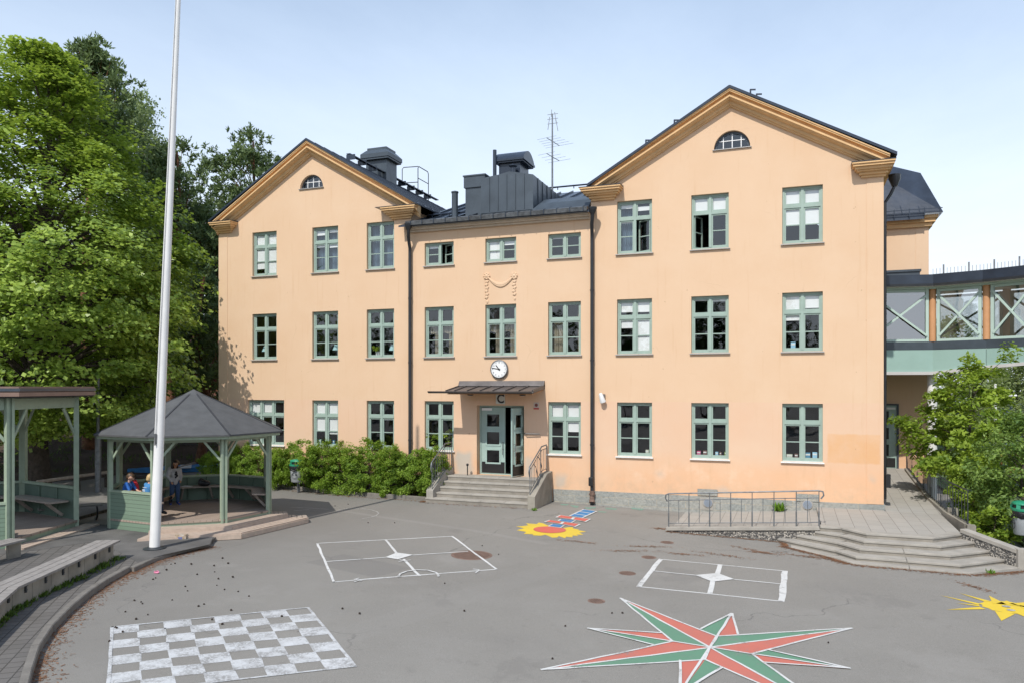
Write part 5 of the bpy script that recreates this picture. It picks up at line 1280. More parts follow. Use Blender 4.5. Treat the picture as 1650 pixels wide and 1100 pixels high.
# blue building beyond the bridge
bb = empty('blue_building', (30,24,0)); tag(bb, 'blue clad building far behind the bridge and the shrubs', 'building')
a = D(1555,690,52); s = MB(); s.box(a.x,a.x+22,a.y,a.y+9,-.4,F(1590,655,a.y)[1]); s.build('wall', M['bluewall'], bb); s = MB(); s.box(a.x-.3,a.x+22.3,a.y-.3,a.y+9.3,F(1590,655,a.y)[1],F(1590,655,a.y)[1]+.25); s.build('roof', M['metal_g'], bb)
for k in range(5):
    s = MB(); s.box(a.x+1.2+k*4,a.x+2.8+k*4,a.y-.04,a.y-.003,.3,1.6); s.build('window', M['black'], bb)
p = D(1604,700,40); s = empty('goal_frame', (p.x,p.y,-.2)); tag(s, 'white post with a crossbar standing beyond the bridge', 'post')
MB().tube([(p.x,p.y,-.3),(p.x,p.y,D(1604,618,40).z)],.06,8).build('upright', M['white'], s)
z = D(1604,617.5+0,40).z-.62; MB().tube([(p.x-.1,p.y,z),(p.x+1.0,p.y+.2,z)],.05,8).build('crossbar', M['white'], s)

# hedge bed kerb
kb = [G(438,788),G(452,786),G(560,797),G(690,806)]
kerbline([kb[0],kb[1]], .14,.12,'kerb',M['kerb'],.6); kerbline(kb[1:], .14,.12,'kerb',M['kerb'],.9)
MB_ = MB(); MB_.prism([(kb[1].x,kb[1].y+.06),(kb[2].x,kb[2].y+.06),(kb[3].x,kb[3].y+.06),(-.64,-.04),(-16,-.04),(-16,1.5),(-11.2,1.5),(-10.5,-.2)],-.1,.06); tag(MB_.build('planting_bed', M['earth']), kind='structure')

# ================================================================== LITTER BINS
def bin_(loc, rz, label):
    e = empty('litter_bin', loc, rz); tag(e, label, 'litter bin', 'grey litter bins with green hoods')
    L0 = 1
    s = MB(); s.lathe([(.18,.42),(.20,.44),(.235,.92),(.24,.95)],(0,0,0),24,sx=1.05,sy=.8); s.build('hull', M['binhull'], e, smooth=True, local=1)
    s = MB()
    for i, (x, a) in enumerate(((-.06,0),(.06,0))): s.ball((x,-.185,.72),.03,8,6,sc=(1,.4,1))
    s.tube([(.11*math.cos(t*.4)*1.0,-.185-.004,.68+.11*math.sin(t*.4)) for t in range(17)],.008,5); s.build('emblem', M['rail'], e, local=1)
    s = MB(); s.lathe([(.238,.86),(.262,.9),(.268,1.0),(.258,1.03)],(0,0,0),24,sx=1.05,sy=.82); 
    for i in range(len(s.v)): q = s.v[i]; k = .012*math.sin(math.atan2(q[1],q[0])*9+q[2]*20); s.v[i] = (q[0]*(1+k*3),q[1]*(1+k*3),q[2]+.02*math.sin(math.atan2(q[1],q[0])*5))
    s.tube([(-.1,-.22,.93),(-.03,-.235,.88),(.05,-.23,.87),(.1,-.22,.94)],[.015,.03,.03,.015],8); s.build('bin_bag', M['bag'], e, smooth=True, local=1)
    s = MB(); s.lathe([(.262,1.03),(.272,1.05),(.26,1.10)],(0,0,0),24,sx=1.05,sy=.82)
    for a in (0,90,180,270):
        c_, s_ = math.cos(R(a+45)), math.sin(R(a+45)); s.beam((.245*1.05*c_,.245*.82*s_,1.08),(.2*1.05*c_,.2*.82*s_,1.22),.09,.05)
    s.lathe([(.235,1.19),(.245,1.21),(.22,1.25),(.12,1.28),(.01,1.29)],(0,0,0),24,sx=1.05,sy=.82); s.build('hood', M['bingreen'], e, smooth=True, local=1)
    s = MB(); s.lathe([(.20,1.08),(.19,1.19)],(0,0,0),20,sx=1.05,sy=.82); s.build('opening', M['black'], e, local=1)
    s = MB(); s.tube([(0,.21,-.1),(0,.21,1.0)],.028,10); s.tube([(0,.1,.0),(0,.1,.42)],.03,8); s.build('post', M['steel'], e, local=1)
    return e
p = G(481,793); bin_((p.x,p.y-.12,0), R(8), 'grey litter bin with a green hood in front of the hedge')
p = G(1638,889); bin_((p.x+.1,p.y,p.z+.05), R(-80), 'grey litter bin with a green hood behind the garden wall')
# ================================================================== PAINTED GAMES ON THE ASPHALT
def gp(u, v, dz=.004): p = G(u,v); return Vector((p.x,p.y,p.z+dz))
def on(p, dz): return (p[0],p[1],gz(p[0],p[1])+dz)
def stripe(mb, a, b, w, dz, mi=0, ext=0., wob=0.):
    a, b = Vector((a[0],a[1])), Vector((b[0],b[1])); d = (b-a).normalized(); a = a-d*ext; b = b+d*ext; r = Vector((-d.y,d.x))*w/2; n = max(1,int((b-a).length/.35))
    vs = []
    for i in range(n+1):
        p = a.lerp(b,i/n)+r.normalized()*random.uniform(-wob,wob); k = 1+random.uniform(-.12,.12)
        vs += [on(p+r*k,dz), on(p-r*k,dz)]
    mb.add(vs, [(2*i,2*i+1,2*i+3,2*i+2) for i in range(n)], mi)
def area(mb, pts, dz, mi=0): mb.add([on(p,dz) for p in pts], [tuple(range(len(pts)))], mi)
def zoomed(ox, oy, s): return lambda x, y: G(ox+x/s, oy+y/s)

# chess board, eight by eight
TL, TR, BR = G(180,1009.9), G(496.6,978.5), G(572.2,1073.2); BL = TL+(BR-TR)*1.02+Vector((-.05,.02,0))
def bil(s, t): return TL.lerp(TR,s).lerp(BL.lerp(BR,s),t)
m = MB()
for r in range(8):
    for c in range(8):
        if (r+c)%2 == 0:
            e = .004; q = [bil((c-e*8)/8,(r-e*8)/8),bil((c+1+e*8)/8,(r-e*8)/8),bil((c+1+e*8)/8,(r+1+e*8)/8),bil((c-e*8)/8,(r+1+e*8)/8)]
            q = [p+Vector((random.uniform(-.012,.012),random.uniform(-.012,.012),0)) for p in q]; area(m, q, .004)
for a, b in ((TL,TR),(TR,BR),(BR,BL),(BL,TL)): stripe(m, a, b, .05, .0085, ext=.02, wob=.008)
tag(m.build('painted_chess_board', M['p_chess']), 'worn white chess board painted on the asphalt', 'painted game')
# four square courts
def courts(name, label, Q, thick, dia, mids, extra=None):
    m = MB()
    for i in range(4): stripe(m, Q[i], Q[(i+1)%4], thick[i], .004, ext=.03, wob=.009)
    for a, b, w in mids: stripe(m, a, b, w, .0085, wob=.009)
    area(m, dia, .0125)
    if extra: extra(m)
    tag(m.build(name, M['p_white']), label, 'painted game')
z = zoomed(480,780,3.3)
def arrows(m):
    for a, b in ((z(325,512),z(300,520)),(z(325,500),z(300,508)),(z(340,515),z(305,506)),(z(965,455),z(930,452)),(z(965,457),z(945,472)),(z(535,412),z(600,403)),(z(540,402),z(575,412))): stripe(m,a,b,.035,.0165)
    p = [z(x,y) for x,y in ((533,492),(545,476),(580,463),(630,456),(690,458),(735,470),(750,487))]
    for a, b in zip(p,p[1:]): stripe(m,a,b,.05,.0165,ext=.01)
    stripe(m,z(530,485),z(545,492),.04,.0165); stripe(m,z(742,480),z(748,492),.04,.0165)
courts('painted_ball_court','white four square court with arrows painted left of the stairs',[z(103,312),z(820,275),z(1056,450),z(192,518)],[.055]*4,
    [z(465,388),z(525,363),z(612,375),z(532,399)],[(z(148,410),z(468,388),.05),(z(610,376),z(905,356),.05),(z(468,294),z(526,365),.06),(z(560,397),z(645,486),.065)],arrows)
z = zoomed(980,860,5.156)
courts('painted_ball_court','white four square court with two thick sides painted before the ramp',[z(437,207),z(1468,305),z(1440,556),z(252,435)],[.05,.13,.05,.11],
    [z(722,342),z(908,325),z(1048,376),z(866,397)],[(z(365,305),z(730,342),.05),(z(1040,376),z(1450,415),.05),(z(932,252),z(905,330),.11),(z(868,392),z(842,492),.11)])
# compass star
z = zoomed(850,930,3.0); c = z(882,338)
A, B, Cc, E_, F_, G_ = z(447,100), z(1568,245), z(68,447), z(988,175), z(292,247), z(1558,441)
Dd = c*2-A; H_ = c*2-E_
nAB, nAC, nBD, nCD = z(915,284), z(702,310), z(1083,370), z(858,398)
tri = [(c,A,nAC,1),(c,nAB,A,0),(c,B,nAB,1),(c,nBD,B,0),(c,nAC,Cc,0),(c,Cc,nCD,1),(c,nCD,Dd,0),(c,Dd,nBD,1),
       (E_,z(838,250),nAB,1),(E_,nAB,z(1019,276),0),(F_,nAC,z(648,270),0),(F_,z(608,328),nAC,1),(G_,z(1158,350),nBD,1),(G_,nBD,z(1145,412),0),(H_,z(738,403),nCD,0),(H_,nCD,z(940,437),1)]
m = MB()
for a, b, d, mi in tri: area(m, [a,b,d], .004, mi)
segs = [(c,A),(c,B),(c,Cc),(c,Dd),(A,nAC),(A,nAB),(B,nAB),(B,nBD),(Cc,nAC),(Cc,nCD),(Dd,nCD),(Dd,nBD),(c,nAB),(c,nAC),(c,nBD),(c,nCD),(E_,c),(F_,nAC),(G_,nBD),(H_,c),(E_,z(838,250)),(E_,z(1019,276)),(F_,z(648,270)),(F_,z(608,328)),(G_,z(1158,350)),(G_,z(1145,412)),(H_,z(738,403)),(H_,z(940,437))]
for i,(a, b) in enumerate(segs): stripe(m, a, b, .042, .008+.0004*i, 2, ext=.01, wob=.008)
tag(m.build('painted_compass_star', [M['p_red'],M['p_green'],M['p_white']]), 'red and green eight pointed compass star painted on the asphalt', 'painted game')
# sun with hopscotch
z = zoomed(820,800,10.3125); sc_ = z(690,548); m = MB()
pts = []
outl = [(120,487),(215,485),(320,470),(285,437),(400,445),(460,450),(500,425),(560,435),(640,470),(760,500),(900,520),(1000,500),(1070,500),(1060,520),(1175,543),(1150,552),(1290,575),(1170,592),(1240,627),(1120,625),(1160,648),(1060,640),(1055,670),(950,660),(935,685),(830,650),(800,672),(720,675),(640,640),(600,628),(530,643),(400,637),(400,620),(245,612),(290,580),(130,552),(250,520)]
P_ = [z(x,y) for x,y in outl]
for i in range(len(P_)): m.add([on(sc_,.004),on(P_[i],.004),on(P_[(i+1)%len(P_)],.004)],[(0,1,2)],0)
P_ = [z(678+272*math.cos(t*math.pi/16)+.0,547+54*math.sin(t*math.pi/16)+8*math.cos(t*math.pi/16)) for t in range(32)]
area(m, P_, .012, 1)
quads = [([(722,452),(925,477),(862,518),(652,492)],2),([(672,388),(905,423),(858,453),(588,417)],1),([(905,423),(1190,458),(1105,502),(858,453)],1),([(858,370),(1110,398),(1045,434),(810,403)],2),([(850,306),(1085,345),(1042,378),(772,345)],1),([(1085,345),(1362,374),(1275,420),(1042,378)],1)]
T4 = [Vector((1235,210)),Vector((1465,245)),Vector((1225,356)),Vector((998,322))]
for k in range(3):
    a, b = T4[0].lerp(T4[3],k/3), T4[1].lerp(T4[2],k/3); c1, d1 = T4[1].lerp(T4[2],(k+1)/3), T4[0].lerp(T4[3],(k+1)/3); quads.append(([tuple(a),tuple(b),tuple(c1),tuple(d1)],2))
for i,(q, mi) in enumerate(quads):
    g = [z(x,y) for x,y in q]; cen = sum(g, Vector())/4; area(m, [cen+(p-cen)*1.04 for p in g], .016+.0006*i, 3); area(m, [cen+(p-cen)*.82 for p in g], .024, mi)
tag(m.build('painted_sun_hopscotch', [M['p_yellow'],M['p_coral'],M['p_blue'],M['p_white']]), 'yellow sun with a red and blue hopscotch track painted by the wall', 'painted game')
# smiling sun at the right edge
z = zoomed(1450,700,3.667); m = MB(); sc_ = z(640,1018); rr_ = (z(640,1018)-z(490,1012)).length
area(m, [sc_+Vector((math.cos(t*.2618),math.sin(t*.2618),0))*rr_*(1+.05*math.sin(t*3)) for t in range(24)], .004, 0)
for (x0,y0),(x1,y1),w in (((235,948),(470,1002),.06),((350,935),(520,985),.07),((332,995),(470,1010),.05),((272,1034),(490,1024),.08),((525,950),(590,1000),.12),((632,980),(640,1005),.2),((800,985),(690,1008),.14),((600,1100),(620,1050),.16),((760,1085),(700,1040),.16),((860,1030),(720,1020),.16)):
    a, b = z(x0,y0), z(x1,y1); d = (b-a).normalized(); n = Vector((-d.y,d.x,0))*w; m.add([on(a,.008),on(b-n,.008),on(b+n,.008)],[(0,1,2)],0)
for x, y in ((628,1015),(657,1037)):
    q = z(x,y); area(m, [q+Vector((math.cos(t*.63),math.sin(t*.63),0))*.075 for t in range(10)], .012, 1)
tag(m.build('painted_smiling_sun', [M['p_yellow'],M['p_faint']]), 'yellow sun with grey eyes and thin rays painted below the corner steps', 'painted game')
# faint chalk arcs and smears
m = MB(); z = zoomed(480,780,3.3)
p = [z(x,y) for x,y in ((215,135),(270,126),(330,127),(385,133),(420,143),(430,153),(415,165),(385,174),(342,182))]
for a, b in zip(p,p[1:]): stripe(m,a,b,.045,.004,ext=.01)
for a, b in ((z(-40,120),z(75,125)),(z(-20,138),z(60,133)),(z(75,125),z(165,131))): stripe(m,a,b,.05,.004)
tag(m.build('chalk_arc', M['p_faint']), 'faint white half circle and lines on the asphalt beside the gazebo', 'painted game')
m = MB(); z = zoomed(820,800,10.3125)
for q in ([(850,118),(1000,122),(960,140),(870,135)],[(1010,130),(1170,150),(1130,180),(1060,165)],[(1250,170),(1450,165),(1440,185),(1300,200)],[(1590,175),(1800,190),(1780,215),(1620,205)],[(1480,235),(1640,245),(1600,260),(1500,250)],[(2000,160),(2250,200),(2200,225),(2050,200)]): area(m, [z(x,y) for x,y in q], .004)
tag(m.build('paint_smear', M['p_teal']), 'faded green paint smears on the asphalt along the granite plinth', 'paint smear')

# ================================================================== MANHOLE COVERS
def drape_(s, p):                                       # lie along the fall of the yard
    for i in range(len(s.v)): q = s.v[i]; s.v[i] = (q[0],q[1],q[2]+gz(q[0],q[1])-p.z)
def manhole(u, v, r, label):
    p = G(u,v); e = empty('manhole_cover', (p.x,p.y,p.z)); tag(e, label, 'manhole cover', 'rusty manhole covers in the asphalt')
    s = MB(); s.disc((p.x,p.y,p.z-.02),r,.0230,'z',28); drape_(s,p); s.build('rim', M['rust'], e)
    s = MB(); n = int(r/.05)
    for i in range(-n,n+1):
        hw = math.sqrt(max(0,(r*.86)**2-(i*.05)**2))
        if hw < .04: continue
        s.box(p.x+i*.05-.012,p.x+i*.05+.012,p.y-hw,p.y+hw,p.z+.0031,p.z+.0037)
    s.rot(0,R(35),p); drape_(s,p); s.build('grid_pattern', mat('rust dark',(.10,.06,.046),.85,.3,9), e)
for a in ((760,893.5,.50,'large rusty manhole cover crossed by the line of the ball court'),(961,967.5,.17,'small rusty cover left of the compass star'),(1011,922.7,.19,'small rusty cover left of the ball court before the ramp'),(1045.5,897,.18,'small rusty cover behind the corner of the ball court before the ramp'),(1075,873,.18,'small rusty cover in front of the ramp foot')): manhole(*a)

# ================================================================== LITTER UNDERFOOT
def scatter(name, label, cat, m, n, fn, size, kind='stuff', flat=.012):
    b = MB()
    for _ in range(n):
        p = fn(); a = random.random()*6.28; l = size*random.uniform(.5,1.3); w = l*random.uniform(.12,.3); d = Vector((math.cos(a),math.sin(a),0)); r = Vector((-d.y,d.x,0)); z0 = p[2]+.003+random.random()*flat; t = Vector((0,0,random.uniform(-.3,.3)*w))
        q = Vector((p[0],p[1],z0)); b.add([q-d*l/2-r*w/2,q+d*l/2-r*w/2+t,q+d*l/2+r*w/2+t,q-d*l/2+r*w/2],[(0,1,2,3)])
    return tag(b.build(name, m), label, cat, kind=kind)
def along(pts, spread):
    P = [Vector((p[0],p[1])) for p in pts]
    def f():
        i = random.randrange(len(P)-1); p = P[i].lerp(P[i+1],random.random()); d = (P[i+1]-P[i]).normalized(); r = Vector((d.y,-d.x)); q = p+r*abs(random.gauss(0,spread)); return (q.x,q.y,gz(q.x,q.y))
    return f
scatter('fallen_needles','brown fallen pine needles along the foot of the corner steps and ramp','fallen needles',M['needle'],2600,along([(11.15,-4.2),(12.25,-5.1),(12.72,-5.68),(15.2,-5.86),(16.5,-4.95)],.10),.055)
scatter('fallen_needles','brown needle drift on the asphalt along the ramp cheek','fallen needles',M['needle'],1500,along([(8.0,-3.64),(11.2,-3.68),(11.3,-4.2)],.07),.055)
def patchy(c):
    def f():
        x, y, sx, sy, a = random.choice(c); u, v = random.gauss(0,sx), random.gauss(0,sy); q = (x+u*math.cos(a)-v*math.sin(a), y+u*math.sin(a)+v*math.cos(a)); return (q[0],q[1],gz(*q))
    return f
scatter('fallen_needles','scattered brown needle streaks on the asphalt between the ramp and the ball court','fallen needles',M['needle'],1500,patchy([(G(u,v).x,G(u,v).y,sx,.06,a) for u,v,sx,a in ((1100,892,.3,.1),(1160,893,.4,-.2),(1210,885,.35,-.5),(1230,890,.2,.0),(1290,895,.25,-.3),(1320,898,.2,-.2),(1045,880,.3,.4),(1012,887,.35,.45),(1062,851,.12,.2),(930,872,.3,0),(1570,945,.25,-1.)) ]),.055)
kp = [(p.x,p.y) for p in KERB2[::-1]+KERB[::-1]]
scatter('fallen_needles','brown needles and dirt gathered on the asphalt along the curved kerb','fallen needles',M['needle'],2600,along([(p.x+.05,p.y) for p in KERB+KERB2],.17),.06)
scatter('fallen_leaves','dry leaves along the hedge kerb and the stair foot','fallen leaves',M['needle'],700,along([(-7.4,-.75),(-4.03,-1.46),(-.7,-1.56),(-.62,-1.86),(3.3,-1.88)],.09),.07)
# pine cones
pc = MB(); pc.lathe([(.004,0),(.024,.012),(.032,.03),(.028,.052),(.014,.072),(.003,.08)],(0,0,0),9)
for i in range(len(pc.v)): q = pc.v[i]; k = 1+.18*math.sin(q[2]*420+math.atan2(q[1],q[0])*5); pc.v[i] = (q[0]*k,q[1]*k,q[2])
spots = [(216,967),(230,972),(203,985),(238,990),(184,1011),(197,1018),(278,966),(301,952),(318,977),(328,973),(341,998),(371,983),(360,1005),(402,960),(452,993),(220,998),(190,1012),(176,1034),(226,970),(300,945),(248,933),(250,931),(318,925),(345,921),(352,932),(377,930),(350,943),(362,950),(270,918),(275,909),(281,908),(310,909),(345,911),(367,907),(360,899),(366,908),(181,923),(245,908),(272,881),(385,953),(550,981),(579,988),(747,984),(717,940),(804,893),(776,879),(635,842),(594,842),(560,812),(690,810),(540,815),(890,1062),(985,988),(1004,988),(1335,1035),(911,1009)]
first = None
for u, v in spots:
    p = G(u,v,None if u > 210 or v > 960 else .11) if u > 200 else G(u,v)
    if first is None: o = first = tag(pc.build('pine_cone', mat('pine cone',(.035,.024,.018),.9,.3,30)), 'small dark pine cone lying on the ground of the yard', 'pine cone', 'pine cones scattered over the yard')
    else: o = first.copy(); col.objects.link(o)
    s = random.uniform(.40,.66); o.location = (p.x,p.y,p.z+.028*s); o.scale = (s,s,s); o.rotation_euler = (R(90)+random.uniform(-.3,.3),0,random.random()*6.28)
p = G(252.5,923); cr = MB(); cr.ball((p.x,p.y,p.z+.03),.05,9,6,sc=(1.2,.8,.5)); 
for i in range(len(cr.v)): q = cr.v[i]; cr.v[i] = tuple(c+random.uniform(-.018,.018) for c in q)
tag(cr.build('crumpled_paper', mat('pink paper',(.70,.25,.38),.7,.1,5)), 'crumpled pink paper at the kerb near the flagpole', 'litter')
p = G(291,873,.02); cb = empty('snack_carton', tuple(p)); tag(cb, 'small orange and white carton leaning on the lower gazebo step', 'carton')
s = MB(); s.box(p.x-.14,p.x+.14,p.y-.02,p.y+.13,p.z,p.z+.20); s.rot(0,R(20),p); s.build('box', mat('carton',(.55,.30,.09),.6,.5,14,c2=(.62,.58,.52)), cb)
s = MB(); s.box(p.x-.06,p.x+.05,p.y-.024,p.y-.0205,p.z+.05,p.z+.14); s.rot(0,R(20),p); s.build('print', mat('carton blue',(.12,.14,.3),.6,.2,9), cb)
# ================================================================== TREES AND SHRUBS
def leaf_mesh(name, P, N, size, asp, v, m, parent, fold=.25, A=None):
    """one folded diamond per leaf: P centres, N normals, size lengths, v tint"""
    n = len(P); N = N/np.linalg.norm(N,axis=1,keepdims=True)
    if A is None: A = rng.normal(size=(n,3))
    A = A-N*np.sum(A*N,axis=1,keepdims=True); A /= np.linalg.norm(A,axis=1,keepdims=True)+1e-9; B = np.cross(N,A)
    s = size[:,None]; w = s*asp/2
    v0 = P-A*s*.5; v2 = P+A*s*.5-N*s*.12; v1 = P+B*w-N*w*fold-A*s*.06; v3 = P-B*w-N*w*fold-A*s*.06
    V = np.stack([v0,v1,v2,v3],1).reshape(-1,3).astype(np.float32)
    me = bpy.data.meshes.new(name); me.vertices.add(4*n); me.vertices.foreach_set('co', V.ravel())
    me.loops.add(4*n); me.loops.foreach_set('vertex_index', np.arange(4*n,dtype=np.int32))
    me.polygons.add(n); me.polygons.foreach_set('loop_start', np.arange(0,4*n,4,dtype=np.int32)); me.polygons.foreach_set('loop_total', np.full(n,4,dtype=np.int32))
    me.update(calc_edges=True); me.validate()
    a = me.attributes.new('v','FLOAT','FACE'); a.data.foreach_set('value', np.clip(v,0,1).astype(np.float32))
    me.materials.append(m); o = bpy.data.objects.new(name, me); col.objects.link(o)
    if parent is not None: o.parent = parent
    return o
def clumps(K, per, rad, flat, size, m, name, parent, centre, asp=.7, up=.8, out=.5, rnd=.5, droop=.0, seed=1):
    """leaf clumps round the points K; each clump is a drooping shelf of leaves"""
    g = np.random.default_rng(seed); k = len(K); K = np.asarray(K,float)
    rs = rad*g.uniform(.6,1.35,k); tint = g.uniform(0,1,k)
    idx = np.repeat(np.arange(k), per); n = len(idx)
    d = g.normal(size=(n,3)); d /= np.linalg.norm(d,axis=1,keepdims=True); r = g.uniform(0,1,n)**.45
    off = d*r[:,None]*rs[idx][:,None]; off[:,2] *= flat; off[:,2] -= droop*(off[:,0]**2+off[:,1]**2)/rs[idx]
    P = K[idx]+off; o = P-np.asarray(centre); o /= np.linalg.norm(o,axis=1,keepdims=True)+1e-9
    N = np.array([0,0,1.])*up+o*out+g.normal(size=(n,3))*rnd
    return leaf_mesh(name, P, N, size*g.uniform(.6,1.3,n), asp, .45*tint[idx]+.55*g.uniform(0,1,n), m, parent)
def limbs(name, base, top, r0, r1, targets, m, parent, bend=.3, rl=.05, start=(.25,.95), seed=2):
    g = np.random.default_rng(seed); b = MB(); base, top = Vector(base), Vector(top); pts = []
    for i in range(9):
        t = i/8; p = base.lerp(top,t)+Vector((bend*math.sin(t*5+seed)*t*(1-t)*2, bend*math.cos(t*4+seed)*t*(1-t)*2, 0)); pts.append(p)
    rr = [r0*(1.35 if i == 0 else 1)*(1-i/8)+r1*(i/8) for i in range(9)]
    b.tube(pts, rr, 10)
    for q in targets:
        q = Vector(q); h = (q.z-base.z)/(top.z-base.z); t = min(start[1],max(start[0],h-.12-.1*g.random())); i = t*8; j = min(7,int(i)); p = pts[j].lerp(pts[j+1],i-j)
        mid = p.lerp(q,.55)+Vector((0,0,(q-p).length*.10)); L = (q-p).length; rad = max(.012,rl*(.3+L/5)); b.tube([p,p.lerp(mid,.5)+Vector((0,0,.03*L)),mid,q],[rad,rad*.8,rad*.55,rad*.2],6,caps=False)
    return b.build(name, m, parent, smooth=True, local=1)
LM = dict(maple=leafmat('maple leaf',(.05,.115,.018),(.41,.54,.11),.38,.36), pine=leafmat('pine needles',(.04,.08,.036),(.20,.27,.105),.22,.6), birch=leafmat('birch leaf',(.11,.16,.08),(.30,.38,.19),.45),
    hedge=leafmat('hedge leaf',(.06,.14,.016),(.29,.42,.055),.42), rowan=leafmat('shrub leaf',(.07,.15,.018),(.36,.47,.065),.42), lilac=leafmat('seeding shrub leaf',(.05,.12,.03),(.25,.36,.085),.38,.5,(.22,.085,.03)), wood=leafmat('woodland leaf',(.022,.052,.012),(.105,.17,.033),.3), far=leafmat('far leaf',(.15,.20,.08),(.36,.43,.18),.5),
    grass=leafmat('grass blade',(.04,.08,.012),(.12,.20,.03),.3), weed=leafmat('weed',(.06,.14,.01),(.16,.30,.03),.3))
def profile(zs, tab): return np.interp(zs, [t[0] for t in tab], [t[1] for t in tab])
def crownpts(n, h, tab, Rm, seed, inner=.45, lob=.16, ecc=(1,1), lean=(0,0)):
    g = np.random.default_rng(seed); out = []
    zmin, zmax = tab[0][0], tab[-1][0]; ph = g.uniform(0,6.28,4)
    while len(out) < n:
        z = g.uniform(zmin,zmax); r = profile(z,tab)*Rm
        if g.random() > (r/Rm)**1.0+.05: continue
        th = g.uniform(0,6.283); rr = r*(1+lob*math.sin(3*th+ph[0]+z*5)+lob*.7*math.sin(5*th+ph[1]-z*9))*math.sqrt(g.uniform(inner**2,1))
        out.append((rr*math.cos(th)*ecc[0]+lean[0]*z*h, rr*math.sin(th)*ecc[1]+lean[1]*z*h, z*h))
    return np.array(out)
def settree(name, loc, label, group=None, s=1, rz=0): 
    e = empty(name, loc, rz); e.scale = (s,s,s); tag(e, label, 'tree', group); return e

# the big maple at the left
ml = D(62,640,30.); mp = settree('maple_tree', (ml.x,ml.y,.1), 'big bright green maple filling the left side above the shelter')
tab = [(.115,.40),(.17,.72),(.27,.95),(.42,1.),(.55,.90),(.68,.70),(.80,.50),(.90,.34),(1.,.12)]
K = crownpts(860, 17.4, tab, 6.3, 11, .38, .13)
clumps(K, 150, .95, .33, .175, LM['maple'], 'crown', mp, (0,0,7), .8, .9, .5, .40, .45, 3)
limbs('trunk', (0,0,-.2), (.3,.2,14.5), .36, .06, K[::9], M['bark'], mp, .5, .07)

# pines
def pine(name, loc, h, cb, Rm, label, seed, n=85, per=85, m='pine', ecc=(1,1), blade=.27, group=None, tab=None):
    e = settree(name, loc, label, group)
    tab = tab or [(cb,.55),(cb+(1-cb)*.25,1.),(cb+(1-cb)*.55,.85),(cb+(1-cb)*.8,.55),(1.,.12)]
    n = int(n*1.55); K = crownpts(n, h, tab, Rm, seed, .35, .28, ecc)
    per = int(per*1.5); g = np.random.default_rng(seed); idx = np.repeat(np.arange(n), per); k = len(idx)
    tip = g.normal(size=(n*7,3))*np.array([.46,.46,.24]); sub = g.integers(0,7,k)+idx*7           # seven shoots to a bough
    d = g.normal(size=(k,3)); d[:,2] = np.abs(d[:,2])*.9+.25; d /= np.linalg.norm(d,axis=1,keepdims=True)
    P = K[idx]+tip[sub]+d*g.uniform(-.02,.26,k)[:,None]+g.normal(size=(k,3))*.07; tint = g.uniform(0,1,n*7)
    leaf_mesh('crown', P, np.cross(d,g.normal(size=(k,3)))+1e-6, blade*g.uniform(.7,1.2,k), .36, .5*tint[sub]+.5*g.uniform(0,1,k), LM[m], e, .1, A=d)
    limbs('trunk', (0,0,-.3), (.2,.1,h*.97), .24, .05, K[::2], M['barkpine'], e, .5, .05, (max(.2,cb-.08),.97), seed)
    return e
def at(u, d): p = D(u,600,d); return (p.x, p.y, bank(p.x,p.y))
p1 = pine('pine_tree', at(143,37), 19.4, .72, 2.35, 'dark pine reaching up above the maple at the left', 21, 90, 110)
p2 = pine('pine_tree', at(278,41), 15.6, .40, 2.4, 'pine with a bare red trunk behind the flagpole', 22, 80, 95)
p3 = pine('pine_tree', at(402,48), 18.2, .50, 3.3, 'tall dense pine rising behind the left gable', 23, 110, 100)
p4 = pine('pine_tree', at(348,43), 12.6, .30, 1.9, 'slender pine beside the left wall of the building', 24, 70, 90)
p5 = pine('pine_tree', at(322,38.), 9.6, .30, 1.5, 'red trunked pine close to the left corner of the building', 25, 42, 80)
# birch
bt = settree('birch_tree', at(222,43), 'loose grey green birch between the maple and the flagpole')
K = crownpts(260, 18.9, [(.36,.5),(.5,.9),(.65,1.),(.78,.85),(.9,.5),(1.,.15)], 2.9, 31, .2, .3)
g = np.random.default_rng(5); idx = np.repeat(np.arange(len(K)),170); k = len(idx); off = g.normal(size=(k,3))*np.array([.42,.42,.0]); off[:,2] = -g.uniform(0,1.3,k)*np.exp(-.6*(off[:,0]**2+off[:,1]**2)); 
leaf_mesh('crown', K[idx]+off*np.array([.8,.8,1])+g.normal(size=(k,3))*.08, g.normal(size=(k,3))+np.array([0,0,.3]), .155*g.uniform(.6,1.3,k), .75, g.uniform(0,1,k), LM['birch'], bt)
limbs('trunk', (0,0,-.3), (.4,0,17.5), .20, .03, K[::3], M['barkbirch'], bt, .6, .035, (.25,.97), 4)

# the dark wood behind: each its own tree, grown from two seedlings
w1 = settree('woodland_tree', (0,0,0), 'x', 'trees of the wood behind the fence')
K = crownpts(150, 10, [(.18,.5),(.3,.9),(.5,1.),(.75,.7),(1.,.15)], 3.0, 41, .35, .2); clumps(K, 70, .75, .5, .26, LM['wood'], 'crown', w1, (0,0,4), .75, .8, .5, .5, .25, 6); limbs('trunk', (0,0,-.4), (.2,.1,9), .17, .04, K[::7], M['bark'], w1, .4, .05, seed=5)
w2 = settree('woodland_tree', (0,0,0), 'x', 'trees of the wood behind the fence')
K = crownpts(120, 12, [(.42,.5),(.55,1.),(.75,.8),(1.,.2)], 2.7, 42, .35, .25); clumps(K, 70, .75, .5, .26, LM['wood'], 'crown', w2, (0,0,7), .75, .8, .5, .5, .25, 7); limbs('trunk', (0,0,-.4), (-.2,.2,11), .19, .05, K[::7], M['bark'], w2, .5, .05, (.35,.9), 9)
